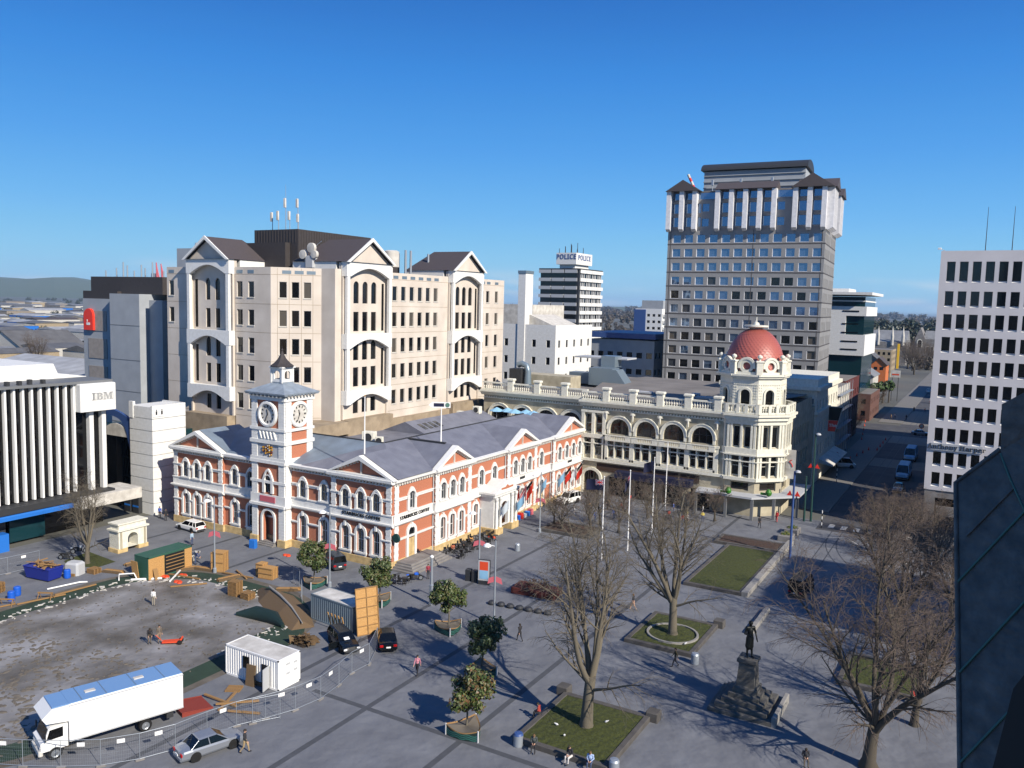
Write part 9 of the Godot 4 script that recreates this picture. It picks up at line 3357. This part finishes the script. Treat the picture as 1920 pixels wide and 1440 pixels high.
	for k in ["l", "r"]:
		var w: Vector3 = j[k + "wri"]
		var d: Vector3 = (w - j[k + "elb"]).normalized()
		var side := d.cross(Vector3.RIGHT).normalized()
		var palm := d.cross(side).normalized() * (1.0 if k == "l" else -1.0)
		for i in 4:
			var b: Vector3 = w + d * 0.1 + side * (i - 1.5) * 0.02
			fing.append([b, b + d * (0.045 - absf(i - 1.3) * 0.006) + palm * -0.008, b + d * 0.07 + palm * -0.03])
		var tb: Vector3 = w + d * 0.04 + side * 0.035
		fing.append([tb, tb + d * 0.03 + side * 0.025, tb + d * 0.06 + side * 0.028])
	cache["fig_" + pose] = [vs, nr, vt, tri, fing]
	return cache["fig_" + pose]

func person(called: String, label: String, at: Vector3, turn: float, pose: String, col: Dictionary, height := 1.74, category := "person", mat: Material = null, group := "") -> MeshInstance3D:
	var f := figure(pose)
	var tags := ["skin", "hair", "top", "legs", "shoe"]
	var mb := MB.new()
	mb.tint = true
	var vs: PackedVector3Array = f[0]
	var nr: PackedVector3Array = f[1]
	var vt: PackedByteArray = f[2]
	var tri: PackedInt32Array = f[3]
	var cl := []
	for t in tags: cl.append(col[t])
	for i in range(0, tri.size(), 3):
		mb.v.push_back(vs[tri[i]]); mb.v.push_back(vs[tri[i + 2]]); mb.v.push_back(vs[tri[i + 1]])
		mb.n.push_back(nr[tri[i]].normalized()); mb.n.push_back(nr[tri[i + 2]].normalized()); mb.n.push_back(nr[tri[i + 1]].normalized())
		mb.c.push_back(cl[vt[tri[i]]]); mb.c.push_back(cl[vt[tri[i + 2]]]); mb.c.push_back(cl[vt[tri[i + 1]]])
	mb.col = col.skin
	for q in f[4]: mb.path(q, [0.0095, 0.009, 0.0075], 5)
	var j := joints(pose)
	mb.col = Color(0.02, 0.015, 0.012)
	for s in [1.0, -1.0]: mb.cbox(j.head + Vector3(0.032 * s, 0.012, 0.098), Vector3(0.022, 0.01, 0.008))
	mb.col = col.skin * 0.6
	mb.cbox(j.head + Vector3(0, -0.062, 0.09), Vector3(0.045, 0.009, 0.008))
	var o := single(called, mb, mat if mat else M.tinted, label, category, at, turn, group)
	o.scale = Vector3.ONE * height / 1.74
	return o

func people() -> void:
	var sk := Color(0.50, 0.30, 0.21)
	var hd := Color(0.03, 0.02, 0.015)
	var hb := Color(0.12, 0.07, 0.03)
	var dk := Color(0.02, 0.02, 0.024)
	var jean := Color(0.05, 0.07, 0.13)
	var mk := func(top: Color, legs: Color, hair := Color(0.03, 0.02, 0.015), shoe := Color(0.02, 0.018, 0.016)) -> Dictionary:
		return {"skin": sk, "hair": hair, "top": top, "legs": legs, "shoe": shoe}
	person("person", "person in a pink checked top and black trousers walking on the paving", Vector3(-40.6, 0, -55.5), deg_to_rad(15), "walk", mk.call(Color(0.5, 0.2, 0.25), dk))
	person("person", "person all in dark clothes striding across the open paving", Vector3(-36.7, 0, -66.5), deg_to_rad(-110), "walk", mk.call(dk, dk))
	person("person", "person in black jacket and tan trousers beside the silver car", Vector3(-43.4, 0, -39.0), deg_to_rad(120), "walk", mk.call(dk, Color(0.3, 0.22, 0.12)))
	person("person", "worker in a white shirt and grey shorts on the rink floor", Vector3(-72.8, 0.016, -53.5), deg_to_rad(200), "stand", mk.call(Color(0.75, 0.75, 0.73), Color(0.25, 0.22, 0.18)))
	person("person", "worker in a black top bending beside the orange sled", Vector3(-64.9, 0.016, -47.2), deg_to_rad(60), "bend", mk.call(dk, Color(0.1, 0.08, 0.06)))
	person("person", "worker in brown striped overalls standing beside the orange sled", Vector3(-64.3, 0.016, -47.8), deg_to_rad(80), "stand", mk.call(Color(0.12, 0.1, 0.08), Color(0.17, 0.13, 0.1)))
	person("person", "person in a pale blue shirt and jeans by the white estate car", Vector3(-87.1, 0, -69.8), deg_to_rad(90), "stand", mk.call(Color(0.3, 0.4, 0.5), jean))
	person("person", "person in a navy waistcoat and jeans near the foil stack", Vector3(-80.3, 0, -64.8), deg_to_rad(120), "bend", mk.call(Color(0.03, 0.05, 0.14), jean))
	person("person", "person in a dark coat standing at the arcade corner", Vector3(-99.7, 0, -75.5), deg_to_rad(70), "stand", mk.call(dk, dk))
	person("person", "person in a blue jacket at the arcade corner", Vector3(-101.4, 0, -75.8), deg_to_rad(30), "stand", mk.call(Color(0.04, 0.09, 0.35), dk))
	person("person", "person in a black jacket chatting at the post office doorway", Vector3(-58.0, 0, -111.7), deg_to_rad(20), "fold", mk.call(dk, jean))
	person("person", "person in grey standing with a friend at the post office doorway", Vector3(-57.3, 0, -112.3), deg_to_rad(-160), "stand", mk.call(Color(0.3, 0.3, 0.3), dk, hb))
	person("person", "person in a white top walking past the white off-road car", Vector3(-52.9, 0, -111.8), deg_to_rad(-60), "walk", mk.call(Color(0.7, 0.7, 0.7), Color(0.25, 0.25, 0.26), hb))
	person("person", "person in maroon leaning by the motorcycle at the café steps", Vector3(-54.4, 0, -76.2), deg_to_rad(40), "stand", mk.call(Color(0.25, 0.03, 0.05), dk))
	person("person", "person in a black coat walking before the theatre corner", Vector3(-27.4, 0, -121.7), deg_to_rad(30), "walk", mk.call(dk, dk))
	person("person", "person in bright red under the theatre canopy", Vector3(-26.0, 0, -126.6), deg_to_rad(-30), "stand", mk.call(Color(0.7, 0.05, 0.04), Color(0.6, 0.06, 0.05)))
	person("person", "person in dark shorts with bare legs crossing behind the ringed tree", Vector3(-30.7, 0, -80.3), deg_to_rad(-95), "walk", mk.call(dk, sk, hb, Color(0.6, 0.5, 0.4)))
	person("person", "person in an olive jacket pushing past the pram by the lawn", Vector3(-22.3, 0, -69.3), deg_to_rad(-60), "walk", mk.call(Color(0.06, 0.05, 0.02), dk))
	var sit := [[-26.3, -50.2, 20.0, Color(0.05, 0.06, 0.06), dk, "seated person in dark green on the lawn wall beside the bin"], [-23.4, -50.2, -10.0, dk, Color(0.55, 0.52, 0.5), "seated person in black with pale trousers on the lawn wall"], [-21.9, -50.3, 10.0, Color(0.3, 0.4, 0.6), jean, "seated man in a light blue shirt on the lawn wall"], [-28.1, -54.4, -80.0, Color(0.3, 0.04, 0.03), dk, "seated person in red and black on the lawn's side wall"], [-3.4, -73.6, 0.0, Color(0.7, 0.06, 0.04), jean, "seated person in bright red by the shaded lawn"], [-9.2, -58.9, 20.0, dk, Color(0.1, 0.08, 0.06), "seated person in dark clothes under the spreading tree"], [-40.5, -119.3, 40.0, Color(0.7, 0.08, 0.04), dk, "seated person in red among the young trees"], [-57.6, -86.0, 60.0, Color(0.35, 0.1, 0.05), dk, "seated café guest in rust brown by the post office wall"], [-57.5, -88.2, 60.0, dk, dk, "seated café guest in black by the post office wall"], [-57.5, -90.2, 60.0, Color(0.4, 0.2, 0.06), dk, "seated café guest in orange by the post office wall"]]
	for i in sit.size():
		var q: Array = sit[i]
		person("person", q[5], Vector3(q[0], 0.42 - 0.34 if i < 6 else 0.02, q[1]), deg_to_rad(q[2]), "sit", mk.call(q[3], q[4], hd if i % 2 else hb))
	var tops := [Color(0.6, 0.6, 0.6), Color(0.5, 0.06, 0.04), dk, Color(0.1, 0.15, 0.4), Color(0.3, 0.2, 0.1), Color(0.6, 0.5, 0.1)]
	var words := ["pale", "red", "black", "blue", "brown", "yellow"]
	var r := RandomNumberGenerator.new()
	r.seed = 6
	for i in 16:
		person("person", "person in a %s top among the stalls beyond the flagpoles" % words[i % 6], Vector3(-43.0 + r.randf_range(-9, 8), 0, -112.0 - r.randf_range(-2, 12)), r.randf() * TAU, ["stand", "walk", "fold"][i % 3], mk.call(tops[i % 6], [dk, jean][i % 2]), 1.7, "person", null, "people among the stalls")
	for i in 9:
		person("person", "person in a %s top on the far street crossing" % words[i % 6], Vector3(-20.0 + r.randf_range(-4, 7), 0.1, -270.0 - r.randf_range(-6, 36)), r.randf() * TAU, "walk", mk.call(tops[i % 6], [dk, jean][i % 2]), 1.72, "person", null, "people on the far crossing")
	for q in [[-26.2, -53.6], [-23.2, -56.0], [-25.0, -52.5], [-22.8, -73.6]]:
		var mb := MB.new()
		mb.tint = true
		mb.col = Color(0.55, 0.56, 0.58)
		mb.lathe([Vector2(0.0, -0.16), Vector2(0.06, -0.08), Vector2(0.08, 0.02), Vector2(0.05, 0.1), Vector2(0.035, 0.15), Vector2(0.045, 0.18), Vector2(0.0, 0.23)], 8, Transform3D(Basis(Vector3.RIGHT, 1.1), Vector3(0, 0.14, 0)))
		mb.tube(Vector3(0.03, 0, 0), Vector3(0.03, 0.1, 0), 0.008, 0.008, 4); mb.tube(Vector3(-0.03, 0, 0), Vector3(-0.03, 0.1, 0), 0.008, 0.008, 4)
		single("pigeon", mb, M.tinted, "pale grey pigeon standing on the grass", "bird", Vector3(q[0], 0.4, q[1]), q[0], "pigeons on the lawns")
